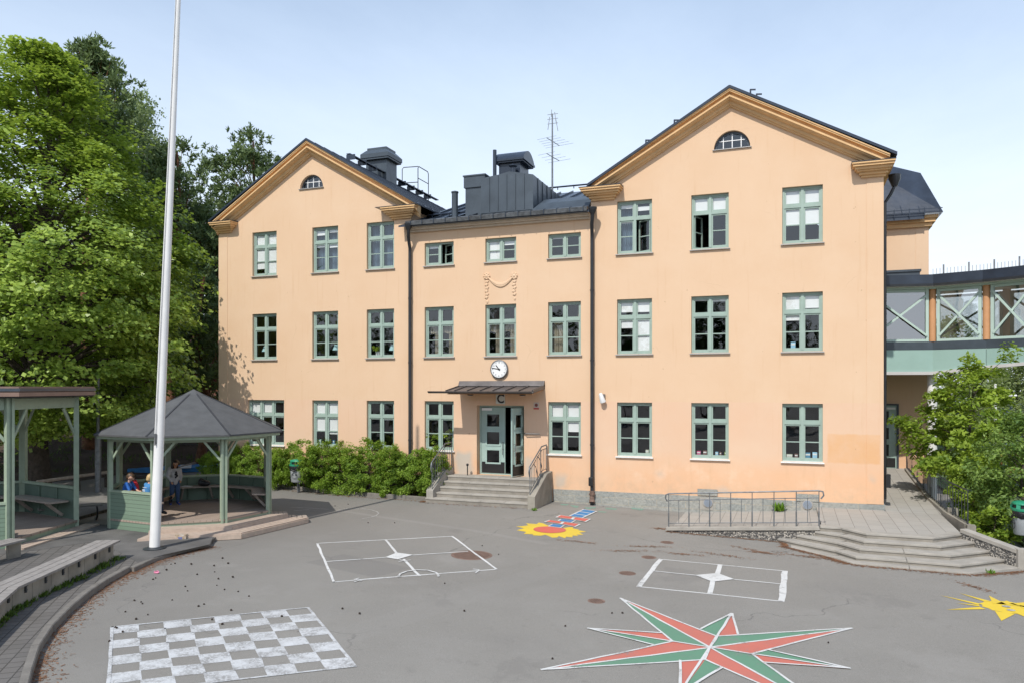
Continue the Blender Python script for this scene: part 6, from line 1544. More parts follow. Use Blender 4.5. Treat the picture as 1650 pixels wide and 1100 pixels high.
spots = [(20,41,2,.9),(60,45,2,1.05),(100,40,2,.8),(128,47,1,1.),(160,43,2,.95),(196,50,1,.95),(232,46,2,.8),(262,55,1,.7),(300,58,1,.62),(332,50,1,.5),(-10,48,1,1.1),(84,55,1,1.15),(150,58,1,1.2),(215,60,1,.9),(276,66,1,.7),(338,62,1,.6),(45,62,1,1.25),(115,64,1,1.2),(320,74,1,.7),(180,70,1,1.2),(390,66,1,.7),(360,58,1,.5),(-50,42,2,1.),(-40,58,1,1.3)]
for i,(u,d,k,s) in enumerate(spots):
    o = (w1,w2)[k-1] if i in (0,3) else copy_tree((w1,w2)[k-1]); p = at(u,d); o.location = p; o.scale = (s,s,s*random.uniform(.9,1.1)); o.rotation_euler = (0,0,random.random()*6.28)
    o['label'] = 'dark bare stemmed tree of the wood behind the wire fence' if k == 2 else 'dark leafy tree of the wood behind the wire fence'
# understory bushes of the wood edge
ub = empty('woodland_bush', (0,0,0)); tag(ub, 'low dark bush under the trees on the wooded bank', 'bush', 'bushes under the trees of the wooded bank')
K = crownpts(60, 2.2, [(.05,.9),(.4,1.),(.8,.7),(1.,.3)], 1.5, 51, .4, .2); clumps(K, 60, .45, .6, .15, LM['wood'], 'crown', ub, (0,0,.5), .75, .7, .5, .6, .2, 8); limbs('stem', (0,0,-.1), (0,0,1.4), .04, .02, K[::6], M['bark'], ub, .2, .02)
for i,(u,d,s) in enumerate([(60,43,1.),(120,45,1.2),(190,46,1.1),(240,43,.9),(275,49,1.3),(322,44,1.1),(346,50,1.2),(15,45,1.1),(155,50,1.4),(215,52,1.5),(300,52,1.4)]):
    o = ub if i == 0 else copy_tree(ub); o.location = at(u,d); o.scale = (s,s,s); o.rotation_euler = (0,0,i*1.7)

# trees standing across the yard, behind the photographer, seen mirrored in the panes
for i,(x,y,s) in enumerate([(-80,-62,1.4),(-70,-60,1.3),(-61,-64,1.45),(-52,-61,1.3),(-43,-63,1.4),(-34,-60,1.3),(-25,-62,1.4),(-16,-62,1.3),(-7,-60,1.25),(2,-64,1.4),(10,-61,1.25),(18,-63,1.35)]):
    o = copy_tree(w1); o.location = (x,y,0); o.scale = (s*1.25,s*1.25,s); o.rotation_euler = (0,0,i*2.1); o['label'] = 'leafy tree across the yard mirrored in the window panes'; o['group'] = 'trees across the yard'

# hedge along the left wing
def hedgeplant(seed, h, r):
    e = empty('hedge_shrub', (0,0,0)); tag(e, 'x', 'shrub', 'hedge shrubs along the foot of the left wing')
    K = crownpts(104, h, [(.04,.85),(.3,1.),(.7,1.),(.9,.85),(1.,.6)], r, seed, .5, .08)
    g = np.random.default_rng(seed); tw = np.column_stack([g.uniform(-r*.8,r*.8,9),g.uniform(-r*.5,r*.5,9),h+g.uniform(-.08,.16,9)]); K2 = np.vstack([K,tw])
    clumps(K2, 132, .19, .66, .070, LM['hedge'], 'foliage', e, (0,0,.4), .55, .6, .55, .65, .1, seed); limbs('stem', (0,0,-.05), (0,0,h*.8), .03, .012, K2[::3], M['bark'], e, .15, .012)
    return e
protos = [hedgeplant(61,1.5,.90), hedgeplant(62,1.45,.90), hedgeplant(63,1.56,.90)]
xs_ = [-11.1,-10.3,-9.5,-8.5,-7.55,-6.55,-5.5,-4.5,-3.5,-2.55,-1.65,-.95]
hl = ['hedge shrub at the far left corner of the building behind the gazebo','hedge shrub behind the gazebo under the three light window','hedge shrub seen between the gazebo posts','low hedge shrub just left of the litter bin','hedge shrub directly behind the litter bin','hedge shrub to the right of the litter bin','tall hedge shrub under the second ground floor window','hedge shrub between the second and third ground floor windows','bushy hedge shrub left of the third ground floor window','hedge shrub under the third ground floor window','hedge shrub at the foot of the left downpipe','last hedge shrub beside the stair cheek wall']
for i, x in enumerate(xs_):
    o = protos[i] if i < 3 else copy_tree(protos[i%3]); s = (.78,.98,.95,.95,1.02,1.05,1.12,1.06,1.12,1.08,1.12,1.0)[i]; o.location = (x,(-.46 if i < 6 else -.78)+.06*math.sin(i*2.3),.05); o.scale = (s,s*(.58 if i < 6 else .72),s*(1,.95,1.05)[i%3]*.98); o.rotation_euler = (0,0,i*1.3); o['label'] = hl[i]

# shrubs right of the walkway
r1 = settree('maple_shrub', (16.75,2.3,-.15), 'light green many stemmed small maple beside the walkway railing'); r1['category'] = 'tree'
K = crownpts(150, 5.0, [(.22,.5),(.35,.95),(.55,1.),(.75,.75),(.9,.5),(1.,.2)], 1.75, 71, .35, .22); K = np.vstack([K, np.array([[-1.75,-.6,2.95],[-2.0,-.65,3.0],[-2.25,-.7,3.15],[-1.5,-.5,2.5],[-1.35,-.4,2.2],[-1.2,-.5,1.75],[.9,-.4,5.1],[1.0,-.4,5.35],[-.1,-.3,5.1]])])
clumps(K, 92, .36, .55, .155, LM['rowan'], 'crown', r1, (0,0,2), .5, .75, .5, .55, .35, 9)
limbs('trunk', (0,0,-.2), (.1,.1,4.2), .07, .02, K[::4], M['bark'], r1, .3, .03, (.08,.9), 7)
r2 = empty('seeding_shrub', (17.35,-1.25,-.15)); tag(r2, 'dense dark green shrub with red brown seed heads behind the garden wall', 'shrub')
K = crownpts(170, 3.45, [(.06,.7),(.3,.95),(.6,1.),(.85,.75),(1.,.3)], 1.45, 72, .4, .2); clumps(K, 95, .30, .6, .105, LM['lilac'], 'foliage', r2, (0,0,1.2), .55, .65, .5, .6, .25, 10); limbs('stem', (0,0,-.1), (.1,0,2.8), .05, .02, K[::5], M['bark'], r2, .3, .025, (.05,.9), 8)
r3 = empty('ground_cover_shrub', (16.55,-1.9,-.1)); tag(r3, 'low broad leaved shrub at the foot of the walkway railing', 'shrub')
K = crownpts(46, .95, [(.05,.9),(.5,1.),(1.,.5)], .68, 73, .3, .15); clumps(K, 60, .17, .7, .10, LM['rowan'], 'foliage', r3, (0,0,.2), .7, .7, .5, .55, .2, 12); limbs('stem', (0,0,-.1), (0,0,.6), .02, .01, K[::6], M['bark'], r3, .1, .01)
r4 = empty('walkway_shrub', (16.5,.3,-.1)); tag(r4, 'bright green bush filling the gap behind the dark walkway railing', 'shrub')
K = crownpts(80, 2.1, [(.05,.8),(.4,1.),(.8,.8),(1.,.3)], .85, 74, .4, .2); clumps(K, 80, .25, .6, .12, LM['rowan'], 'foliage', r4, (0,0,.6), .5, .65, .5, .6, .3, 13); limbs('stem', (0,0,-.1), (0,0,1.5), .03, .012, K[::6], M['bark'], r4, .2, .015)
# trees beyond the bridge
f1 = settree('far_tree', (0,0,-.2), 'x', 'trees beyond the bridge')
K = crownpts(170, 9, [(.10,.5),(.3,.95),(.55,1.),(.8,.7),(1.,.2)], 3.6, 81, .35, .2); clumps(K, 75, .8, .6, .23, LM['far'], 'crown', f1, (0,0,4), .7, .7, .5, .6, .35, 14); limbs('trunk', (0,0,-.3), (.1,.1,8), .18, .05, K[::8], M['bark'], f1, .4, .05)
for i,(u,d,s,lab) in enumerate([(1642,58,.86,'grey green tree beyond the bridge behind the white post'),(1590,64,.72,'grey green tree left of the white post beyond the bridge'),(1528,50,.98,'leafy tree seen through the bridge window'),(1700,55,1.0,'tree beyond the bridge past the right picture edge'),(1662,38,.42,'small light green tree under the bridge at the right picture edge')]):
    o = f1 if i == 0 else copy_tree(f1); p = D(u,600,d); o.location = (p.x,p.y,-.25); o.scale = (s,s,s); o.rotation_euler = (0,0,i*1.9); o['label'] = lab
# weeds, moss and grass
def tuft(P, hgt, n, spread, m, name, label, cat, kind=None, wid=.16):
    g = np.random.default_rng(len(P)+n); P = np.asarray(P,float); idx = np.repeat(np.arange(len(P)),n); k = len(idx)
    a = g.normal(size=(k,3))*np.array([.55,.55,.2])+np.array([0,0,.8]); a /= np.linalg.norm(a,axis=1,keepdims=True); s = hgt*g.uniform(.5,1.2,k)
    c = P[idx]+np.column_stack([g.normal(size=k)*spread,g.normal(size=k)*spread,np.zeros(k)])+a*s[:,None]*.45
    o = leaf_mesh(name, c, np.cross(a,g.normal(size=(k,3)))+1e-6, s, wid, g.uniform(0,1,k), m, None, .1, A=a); return tag(o, label, cat, kind=kind)
x, z = F(1256,822,-.1); tuft([(x,-.14,z)], .30, 70, .07, LM['weed'], 'weed', 'leafy green weed growing against the granite plinth behind the ramp railing', 'weed', wid=.3)
p = G(1180,861); tuft([tuple(p)], .16, 40, .06, LM['weed'], 'weed', 'low green weed at the middle of the pebble ramp cheek', 'weed', wid=.3)
p = G(1274,861); tuft([(p.x,p.y,p.z),(p.x,p.y,p.z+.1),(p.x,p.y,p.z+.2)], .16, 34, .04, LM['weed'], 'weed', 'upright green weed at the right end of the pebble ramp cheek', 'weed', wid=.3)
p = G(1597,923); tuft([(p.x,p.y-.02,p.z)], .12, 26, .05, LM['weed'], 'weed', 'small green weed in the joint below the corner steps', 'weed', wid=.3)
p = G(861,822); tuft([(p.x,p.y,p.z)], .12, 26, .04, LM['weed'], 'weed', 'small green weed at the foot of the right stair cheek wall', 'weed', wid=.3)
fw = []
for a, b in zip(base, base[1:]):
    for t in np.linspace(0,1,16):
        q = a.lerp(b,float(t)); n_ = (a-bo[0]).normalized(); fw += [(q.x+n_.x*random.uniform(.02,.14),q.y+n_.y*random.uniform(.02,.14),.105)]*(1 if random.random() < .75 else 0)
tuft(fw, .12, 40, .06, LM['grass'], 'grass', 'moss and grass tufts along the foot of the seat wall', 'grass', 'stuff', .25)
P = []
for _ in range(420):
    x, y = random.uniform(-30,-16), random.uniform(-8,16); z = bank(x,y)
    if z > .25: P.append((x,y,z))
tuft(P, .38, 26, .28, LM['grass'], 'grass', 'rough grass growing on the wooded bank', 'grass', 'stuff', .07)
# ================================================================== PEOPLE
def capsules(name, caps, m, parent, vox=.012, balls=(), smooth=6):
    """tapered capsules and ellipsoids melted into one continuous skin"""
    b = MB()
    for a, c, ra, rb in caps:
        a, c = Vector(a), Vector(c)
        b.tube([a,a.lerp(c,.5),c],[ra,(ra+rb)/2,rb],12); b.ball(a,ra,12,8); b.ball(c,rb,12,8)
    for c, r, sc in balls: b.ball(c,r,14,10,sc=sc)
    o = b.build('tmp_'+name, m); md = o.modifiers.new('r','REMESH'); md.mode = 'VOXEL'; md.voxel_size = vox
    s = o.modifiers.new('s','SMOOTH'); s.factor = .5; s.iterations = smooth
    me = bpy.data.meshes.new_from_object(o.evaluated_get(bpy.context.evaluated_depsgraph_get())); bpy.data.objects.remove(o)
    me.name = name; me.materials.clear(); me.materials.append(m); me.polygons.foreach_set('use_smooth',[True]*len(me.polygons))
    q = bpy.data.objects.new(name, me); col.objects.link(q)
    if parent is not None: q.parent = parent
    q['_w'] = (0.,0.,0.); return q
def hand(w, d, up, s=1.):
    """palm, four curled fingers and a thumb from the wrist w along d"""
    w, d, up = Vector(w), Vector(d).normalized(), Vector(up); side = d.cross(up).normalized(); nrm = side.cross(d).normalized(); c = []
    palm = w+d*.055*s; c += [(w, w+d*.02*s, .017*s,.018*s)]
    for k, L in enumerate((.040,.048,.045,.034)):
        b = palm+side*(k-1.5)*.017*s; c.append((w+d*.012*s+side*(k-1.5)*.010*s, b, .0115*s,.0105*s))
        m1 = b+d*L*.55*s-nrm*.004*s; m2 = m1+d*L*.5*s-nrm*.020*s; c += [(b,m1,.0088*s,.0078*s),(m1,m2,.0076*s,.0062*s)]
    t0 = w+d*.018*s+side*.020*s; t1 = t0+side*.024*s+d*.022*s-nrm*.008*s; c += [(t0,t1,.0105*s,.009*s),(t1,t1+d*.022*s-nrm*.008*s,.0086*s,.0068*s)]
    return c
HAIR = dict(dark=mat('dark hair',(.022,.014,.010),.5,.4,20), brown=mat('brown hair',(.075,.042,.022),.5,.4,20), blond=mat('blond hair',(.52,.36,.17),.5,.25,20), black=mat('black hair',(.010,.008,.008),.55,.4,20))
SKIN = dict(light=mat('light skin',(.62,.36,.25),.55,.06,8), tan=mat('tan skin',(.42,.22,.13),.55,.06,8), brown=mat('brown skin',(.14,.065,.038),.55,.08,8))
CL = {k: mat(k+' cloth',c,.9,.14,14,bumps=(50,.3,.004)) for k,c in dict(greymarl=(.46,.45,.45),jeans=(.045,.085,.17),navy=(.03,.04,.07),blue=(.03,.14,.48),red=(.62,.035,.05),midblue=(.06,.22,.46),charcoal=(.02,.02,.022),shoeblue=(.03,.09,.36),white=(.7,.7,.7)).items()}
def person(label, loc, rz, J, skin, hair, hairlen, top, legs, shoe, sleeve=1., legcover=1., s=1., extra=None):
    """J: joints in metres for a figure facing -y. One continuous body; clothes and hair are children."""
    e = empty('person', loc, rz); e.scale = (s,s,s); tag(e, label, 'person')
    v = {k: Vector(p) for k,p in J.items()}; hd = v['head']; fw = (v['nose']-hd).normalized(); upv = (hd-v['neck']).normalized(); sd = fw.cross(upv).normalized(); fw = upv.cross(sd).normalized()
    caps = [(v['pel'],v['chest'],.095,.105),(v['chest'],v['neck']-upv*.04,.09,.045),(v['neck']-upv*.05,hd-upv*.03,.040,.038)]; balls = []
    for q in 'lr':
        caps += [(v['chest']+upv*.05,v['sh'+q],.05,.046),(v['sh'+q],v['el'+q],.042,.034),(v['el'+q],v['wr'+q],.033,.022),(v['pel'],v['hip'+q],.085,.08),(v['hip'+q],v['kn'+q],.076,.052),(v['kn'+q],v['an'+q],.050,.032),(v['an'+q],v['toe'+q],.030,.025)]
        caps += hand(v['wr'+q], v['wr'+q]-v['el'+q], fw if abs((v['wr'+q]-v['el'+q]).normalized().dot(fw)) < .9 else upv, .95)
    # skull, jaw, nose, brow, ears
    caps += [(hd+upv*.025+(-fw)*.012,hd+upv*.025+fw*.012,.090,.088),(hd-upv*.055+fw*.028,hd-upv*.02+fw*.02,.045,.066),(hd+fw*.092-upv*.004,hd+fw*.108-upv*.026,.008,.012)]
    for sg in (-1,1): caps.append((hd+sd*sg*.088-upv*.0,hd+sd*sg*.092-upv*.03,.013,.010))
    body = capsules('body', caps, SKIN[skin], e, .0095, smooth=3)
    for sg in (-1,1):
        b = MB(); b.ball(hd+sd*sg*.034+fw*.080+upv*.012,.0125,10,8); b.build('eye', M['white'], e, smooth=True, local=1); b = MB(); b.ball(hd+sd*sg*.034+fw*.0885+upv*.012,.0065,8,6); b.build('iris', M['black'], e, local=1)
        b = MB(); b.tube([hd+sd*sg*.018+fw*.090+upv*.034,hd+sd*sg*.035+fw*.091+upv*.038,hd+sd*sg*.052+fw*.080+upv*.032],.0045,5); b.build('eyebrow', HAIR[hair], e, local=1)
    b = MB(); b.tube([hd-sd*.024+fw*.083-upv*.058,hd+fw*.092-upv*.062,hd+sd*.024+fw*.083-upv*.058],[.004,.008,.004],6); b.build('mouth', mat('lips',(.33,.10,.085),.5,.1,8), e, local=1)
    # hair: cap on the skull, falling behind and beside the face
    hc = [(hd+upv*.048-fw*.030,hd+upv*.050+fw*.018,.086,.080),(hd+upv*.02-fw*.05,hd-upv*.03-fw*.055,.075,.062)]
    if hairlen > .1:
        for a in (-.075,-.04,0,.04,.075): hc.append((hd+sd*a-fw*(.06-abs(a)*.5)+upv*.02, hd+sd*a*1.35-fw*(.075-abs(a)*.5)-upv*hairlen, .042,.026))
        for sg in (-1,1): hc.append((hd+sd*sg*.082+upv*.03, hd+sd*sg*.098-upv*hairlen*.8-fw*.01, .028,.018))
    else:
        for sg in (-1,1): hc.append((hd+sd*sg*.076+upv*.035-fw*.02, hd+sd*sg*.078-upv*.015-fw*.03, .024,.018))
    capsules('hair', hc, HAIR[hair], e, .011, smooth=3)
    tc = [(v['pel']+(v['pel']-v['chest']).normalized()*.02,v['chest'],.118,.124),(v['chest'],v['neck']-upv*.055,.108,.062)]
    for q in 'lr':
        tc += [(v['chest']+upv*.05,v['sh'+q],.064,.060),(v['sh'+q],v['sh'+q].lerp(v['el'+q],min(1,sleeve*2)),.057,.050)]
        if sleeve > .5: tc.append((v['el'+q],v['el'+q].lerp(v['wr'+q],(sleeve-.5)*1.9),.049,.036))
    capsules('shirt', tc, CL[top], e, .012, smooth=5)
    for q in 'lr':
        lc = [(v['pel'],v['hip'+q],.102,.097),(v['hip'+q],v['hip'+q].lerp(v['kn'+q],min(1,legcover*2)),.092,.070)]
        if legcover > .5: lc.append((v['kn'+q],v['kn'+q].lerp(v['an'+q],(legcover-.5)*1.95),.066,.054))
        capsules('trouser_leg', lc, CL[legs], e, .012, smooth=4)
        a, t = v['an'+q], v['toe'+q]; h = a+(a-t).normalized()*.035; dn = Vector((0,0,-.022))
        capsules('shoe', [(h+dn,t+dn,.036,.033),(a,t+dn*.5,.042,.03)], CL[shoe], e, .011, smooth=3)
    if extra: extra(e, v, fw, upv, sd)
    return e
def stand(h=1.0):
    return dict(pel=(0,0,.74),chest=(0,-.01,1.0),neck=(0,.0,1.15),head=(0,-.02,1.27),nose=(0,-.12,1.29),shl=(.145,0,1.10),shr=(-.145,0,1.10),ell=(.19,-.02,.88),elr=(-.19,-.02,.88),wrl=(.15,-.13,.72),wrr=(-.15,-.13,.72),
        hipl=(.07,0,.70),hipr=(-.07,0,.70),knl=(.08,-.03,.38),knr=(-.08,-.03,.38),anl=(.085,.02,.075),anr=(-.085,.02,.075),toel=(.10,-.12,.045),toer=(-.10,-.12,.045))
def sit(lean=0.):
    return dict(pel=(0,0,.10),chest=(0,-.02-lean*.6,.36),neck=(0,-.02-lean,.50),head=(0,-.05-lean*1.2,.62),nose=(0,-.15-lean*1.2,.60),shl=(.14,-.02-lean,.455),shr=(-.14,-.02-lean,.455),ell=(.17,-.13-lean,.26),elr=(-.17,-.13-lean,.26),wrl=(.08,-.28-lean,.22),wrr=(-.08,-.28-lean,.22),
        hipl=(.075,-.03,.085),hipr=(-.075,-.03,.085),knl=(.09,-.36,.09),knr=(-.09,-.36,.09),anl=(.09,-.36,-.27),anr=(-.09,-.36,-.27),toel=(.10,-.50,-.32),toer=(-.10,-.50,-.32))
# girl standing with her head thrown back
J = stand(); J.update(head=(.0,.005,1.27), nose=(.03,-.085,1.335), ell=(.185,.03,.88), wrl=(.14,-.12,.76), elr=(-.20,.02,.90), wrr=(-.13,-.11,.74), anr=(-.10,.16,.085), toer=(-.12,.03,.045), knr=(-.09,.02,.39))
def pr(e, v, fw, upv, sd):
    c = v['chest'].lerp(v['pel'],.15)+Vector((0,-.118,0)); b = MB()
    for dx, dz, r in ((0,.06,.035),(-.02,.0,.03),(.025,-.04,.035),(-.01,-.09,.03),(.02,.02,.025)): b.ball((c.x+dx,c.y-.004,c.z+dz),r,9,6,sc=(1,.25,1.2))
    b.build('print', CL['charcoal'], e, local=1)
p = G(282,812,FZ); person('laughing girl with long dark hair, grey sweater and blue jeans standing in the gazebo', (p.x,p.y,FZ), R(58), J, 'tan','dark',.20,'greymarl','jeans','shoeblue',1.,1.,.98,pr)
# child bending forward beside her, half hidden by the flagpole
J = stand(); J.update(pel=(0,.05,.73),chest=(0,-.10,.97),neck=(0,-.19,1.08),head=(0,-.27,1.17),nose=(0,-.36,1.13),shl=(.14,-.14,1.03),shr=(-.14,-.14,1.03),ell=(.24,.02,.86),elr=(-.2,-.1,.82),wrl=(.22,.12,.70),wrr=(-.16,-.22,.70),hipl=(.075,.04,.69),hipr=(-.075,.04,.69),anl=(.09,.14,.085),anr=(-.09,-.04,.075),toel=(.10,.01,.045),toer=(-.10,-.18,.045),knl=(.09,.06,.38),knr=(-.09,-.04,.38))
p = G(270,805,FZ); person('child in a grey jacket and black shorts bending forward beside the flagpole', (p.x,p.y,FZ), R(105), J, 'tan','brown',.0,'greymarl','charcoal','navy',1.,.42,1.0)
BZ = FZ+.47
def sitter(u, d, label, face, *a, **k):
    q = D(u,770,d); person(label, (q.x,q.y,BZ+.0), face, sit(k.pop('lean',.06)), *a, **k)
sitter(202,21.4,'brown haired child in a blue T-shirt sitting in the left of the gazebo', R(110), 'light','brown',.0,'blue','navy','charcoal',.42,1.,1.0,lean=.08)
sitter(219,21.7,'dark haired child in a red T-shirt sitting beside the one in blue', R(-65), 'brown','black',.0,'red','navy','charcoal',.42,1.,1.0)
def lettering(e, v, fw, upv, sd):
    c = v['chest']; b = MB()
    for k in range(7): 
        a = -.7+.2333*k; b.beam((c.x+.125*math.sin(a),c.y+.118*math.cos(a)+.012,c.z+.045-.02*a*a),(c.x+.125*math.sin(a+.15),c.y+.118*math.cos(a+.15)+.012,c.z+.05-.02*a*a),.018,.01)
    for k in range(3): b.beam((c.x-.05+.04*k,c.y+.133,c.z-.06),(c.x-.02+.04*k,c.y+.133,c.z-.0),.014,.008)
    b.build('print', CL['white'], e, local=1)
sitter(236,20.9,'blond child in a blue T-shirt with white lettering seen from behind in the gazebo', R(168), 'light','blond',.0,'midblue','navy','charcoal',.42,1.,1.03,extra=lettering)
# things in the gazebo
q = G(263,815,FZ); e = empty('skateboard', tuple(q)); tag(e, 'wooden skateboard with black wheels leaning at the gazebo edge beside the flagpole', 'skateboard')
o0 = MB(); o0.beam((-.34,0,.0),(.26,0,.0),.20,.018); o0.beam((.26,0,.0),(.36,0,.05),.19,.018); o0.beam((-.34,0,.0),(-.42,0,.04),.19,.018)
def place(b, rot_): 
    Mx = Matrix.Translation(Vector((0,0,.19))) @ rot_
    for i in range(len(b.v)): b.v[i] = tuple(Mx @ Vector(b.v[i]))
    return b
RT = Matrix.Rotation(R(62),4,'Z') @ Matrix.Rotation(R(-14),4,'Y') @ Matrix.Rotation(R(-42),4,'X')
place(o0,RT).build('deck', mat('light plywood',(.50,.32,.19),.6,.15,8), e, local=1)
for x in (-.22,.20):
    t = MB(); t.beam((x,-.09,-.045),(x,.09,-.045),.03,.03); t.beam((x,0,-.045),(x,0,0),.04,.05); place(t,RT).build('truck', M['steel'], e, local=1)
    for y in (-.10,.10): w = MB(); w.tube([(x,y-.022,-.06),(x,y+.022,-.06)],.042,16); place(w,RT).build('wheel', M['black'], e, local=1)
q = D(329,778,24.3); b = MB(); b.ball((q.x,q.y,BZ+.10),.17,14,9,sc=(1.35,.8,.62)); b.ball((q.x-.12,q.y,BZ+.17),.09,10,7); b.tube([(q.x-.1,q.y-.02,BZ+.2),(q.x-.02,q.y-.1,BZ+.27),(q.x+.1,q.y-.02,BZ+.17)],.012,6)
tag(b.build('school_bag', M['bag'], smooth=True), 'black school bag lying on the gazebo bench', 'bag')
q = D(301,781,24.3); b = MB(); b.box(q.x-.16,q.x+.14,q.y-.1,q.y+.1,BZ+.001,BZ+.012); b.box(q.x-.05,q.x+.2,q.y-.08,q.y+.06,BZ+.0125,BZ+.02); tag(b.build('paper_sheets', M['white']), 'white paper sheets on the gazebo bench', 'paper')

# ================================================================== THINGS ON THE INNER WINDOW SILLS
def sillthing(name, u, v, kind, m, label, cat, w=.1, h=.2, group=None):
    x, z = F(u,v,.33); y = .36; e = empty(name, (x,y,z)); tag(e, label, cat, group)
    if kind == 'lamp':
        s = MB(); s.lathe([(.09,0),(.09,.015),(.012,.03),(.012,.26)],(x,y,z),12); s.build('base', M['steel'], e); s = MB(); s.lathe([(.15,0),(.06,.22),(.05,.22)],(x,y,z+.25),16); s.build('lamp_shade', m, e)
    elif kind == 'book':
        s = MB(); s.box(x-w/2,x+w/2,y-.05,y+.03,z,z+h); s.build('cover', m, e); s = MB(); s.box(x-w/2+.01,x+w/2-.01,y-.0535,y-.0505,z+h*.55,z+h*.8); s.build('print', M['white'], e)
    elif kind == 'plant':
        s = MB(); s.lathe([(.09,0),(.12,.17),(.125,.19)],(x,y,z),14); s.build('pot', m, e)
        g = np.random.default_rng(int(u)); K = np.column_stack([g.normal(size=24)*w*.55,g.normal(size=24)*.1,.25+g.uniform(0,h,24)]); clumps(K, 9, .10, .7, .11, LM['rowan'], 'foliage', e, (0,0,.1), .6, .6, .4, .6, .2, int(u)); limbs('stem', (0,0,.1), (0,0,.3+h*.6), .012, .005, K[::2], M['bark'], e, .1, .006)
teal = mat('pale teal shade',(.35,.55,.58),.6,.05,3); pink = mat('pink cover',(.60,.08,.24),.6,.1,4); tealb = mat('blue cover',(.07,.25,.40),.6,.15,4); cream = mat('cream cover',(.60,.62,.50),.6,.08,4); brownc = mat('brown cover',(.20,.10,.08),.6,.15,4); greenb = mat('green cover',(.25,.38,.08),.6,.1,4); skyb = mat('light blue card',(.35,.62,.80),.6,.05,3)
sillthing('table_lamp',427,576,'lamp',teal,'pale blue table lamp in the leftmost first floor window','lamp'); sillthing('table_lamp',541,574,'lamp',teal,'pale blue table lamp in the second first floor window','lamp'); sillthing('table_lamp',632,575,'lamp',teal,'pale blue table lamp in the third first floor window from the left','lamp')
sillthing('flower_pot',609,574,'plant',M['white'],'small plant in a white pot in the third first floor window','plant',.12,.10)
sillthing('potted_plant',701,726,'plant',brownc,'leafy potted plant left of the mullion in the window beside the stairs','plant',.22,.42); sillthing('potted_plant',723,726,'plant',mat('dark pot',(.05,.05,.04),.5,.1,4),'tall potted plant right of the mullion in the window beside the stairs','plant',.18,.6)
for u,v,m,w,h,n in ((1043,731,cream,.11,.15,'cream box in the ground floor window left of the ramp'),(1126,733,pink,.12,.15,'pink book standing on the sill of the window above the ramp'),(1136,733,brownc,.12,.16,'brown book beside the pink one above the ramp'),(1119,733,tealb,.06,.13,'thin blue book left of the pink one above the ramp'),(1155,734,skyb,.09,.14,'light blue book in the right light of the window above the ramp'),(1161,734,brownc,.06,.13,'narrow brown book beside the light blue one above the ramp'),(1169,734,greenb,.06,.14,'green book at the right jamb of the window above the ramp'),(1272,738,cream,.18,.14,'cream book in the last ground floor window'),(1283,738,brownc,.10,.15,'dark red book beside the cream one in the last ground floor window'),(1301,738,tealb,.17,.19,'blue book in the right light of the last ground floor window'),(1313,738,skyb,.14,.20,'pale blue book at the right jamb of the last ground floor window'),(514,715,teal,.22,.2,'teal folder in the second ground floor window'),(538,715,tealb,.08,.16,'blue book in the right light of the second ground floor window')):
    sillthing('book',u,v,'book',m,n,'book',w,h)
sillthing('card',1278,562,'book',skyb,'light blue card standing in the last first floor window','card',.14,.22)
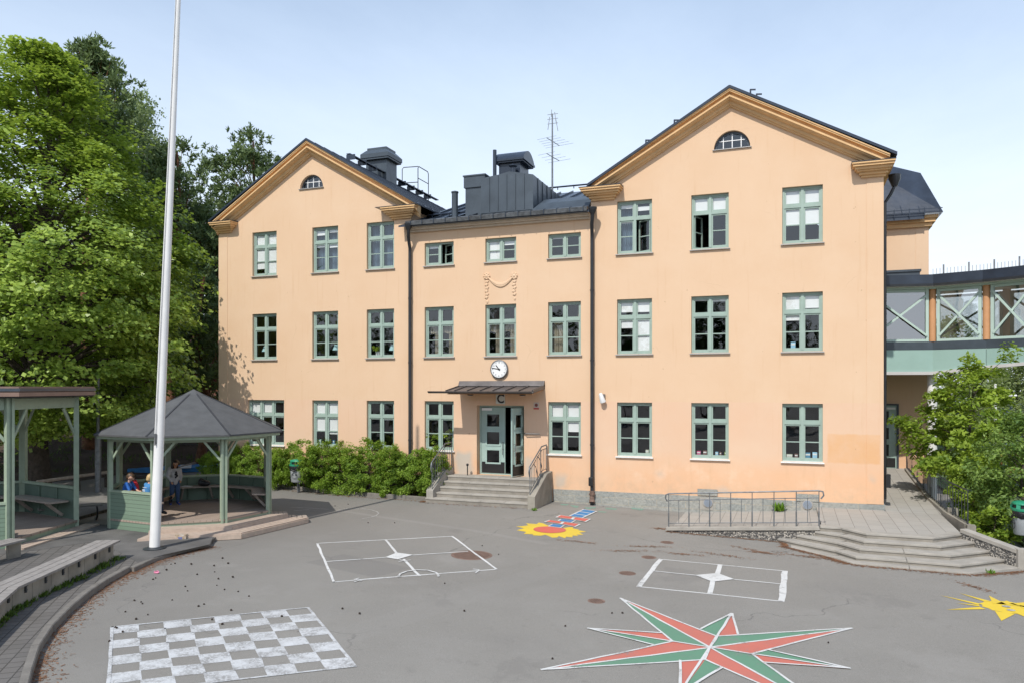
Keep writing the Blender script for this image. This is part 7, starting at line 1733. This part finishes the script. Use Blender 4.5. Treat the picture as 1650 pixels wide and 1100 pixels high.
# ================================================================== LIGHT AND SKY
SUN_EL, SUN_AZ = R(48), R(5.5)                      # azimuth: shadows run this much right of +y
sd_ = bpy.data.lights.new('sun','SUN'); so = bpy.data.objects.new('sun', sd_); col.objects.link(so)
sd_.energy = 3.75; sd_.angle = R(.53); sd_.color = (1,.955,.88)
ldir = Vector((math.sin(SUN_AZ)*math.cos(SUN_EL), math.cos(SUN_AZ)*math.cos(SUN_EL), -math.sin(SUN_EL)))
so.rotation_euler = ldir.to_track_quat('-Z','Y').to_euler(); so.location = (0,-40,40)
world = bpy.data.worlds.new('World'); scene.world = world; world.use_nodes = True; nt = world.node_tree; bg = nt.nodes['Background']
sky = nt.nodes.new('ShaderNodeTexSky'); sky.sky_type = 'NISHITA'; sky.sun_disc = False; sky.sun_elevation = SUN_EL
sky.sun_rotation = math.atan2(-ldir.x, -ldir.y); sky.altitude = 30; sky.air_density = 1.0; sky.dust_density = .5; sky.ozone_density = 1.6
# thin high cloud: white veils, thicker towards the horizon
tc = nt.nodes.new('ShaderNodeTexCoord'); sp = nt.nodes.new('ShaderNodeSeparateXYZ'); nt.links.new(tc.outputs['Generated'], sp.inputs[0])
zz = maths(nt,'MAXIMUM', sp.outputs['Z'], .03); cm_ = nt.nodes.new('ShaderNodeCombineXYZ')
nt.links.new(maths(nt,'DIVIDE',sp.outputs['X'],zz), cm_.inputs[0]); nt.links.new(maths(nt,'DIVIDE',sp.outputs['Y'],zz), cm_.inputs[1])
mpn = nt.nodes.new('ShaderNodeMapping'); mpn.inputs['Scale'].default_value = (.5,.28,1); mpn.inputs['Rotation'].default_value = (0,0,R(35)); nt.links.new(cm_.outputs[0], mpn.inputs[0])
c1 = ramp_f(nt, noise(nt, 1.1, 7, mpn.outputs[0], .62), .42,.85)
hz = nt.nodes.new('ShaderNodeMapRange'); hz.inputs['From Min'].default_value = .12; hz.inputs['From Max'].default_value = .56; hz.inputs['To Min'].default_value = 1.0; hz.inputs['To Max'].default_value = .20; nt.links.new(sp.outputs['Z'], hz.inputs['Value'])
amt = maths(nt,'ADD', maths(nt,'MULTIPLY',hz.outputs[0],.92), maths(nt,'MULTIPLY',c1,.22), True)
cl = mix(nt, amt, sky.outputs[0], mix(nt, hz.outputs[0], (5.9,7.5,9.5), (6.6,7.1,7.75)))
nt.links.new(cl, bg.inputs[0]); bg.inputs[1].default_value = .15
vs = scene.view_settings; vs.view_transform = 'Standard'; vs.look = 'None'; vs.gamma = 1; vs.use_curve_mapping = False; vs.exposure = .06
scene.render.film_transparent = False
cy = scene.cycles; cy.max_bounces = 6; cy.diffuse_bounces = 3; cy.glossy_bounces = 3; cy.transmission_bounces = 4; cy.transparent_max_bounces = 10; cy.caustics_reflective = False; cy.caustics_refractive = False
cy.use_denoising = True; cy.sample_clamp_indirect = 6
for o in col.objects:
    if '_w' in o: del o['_w']
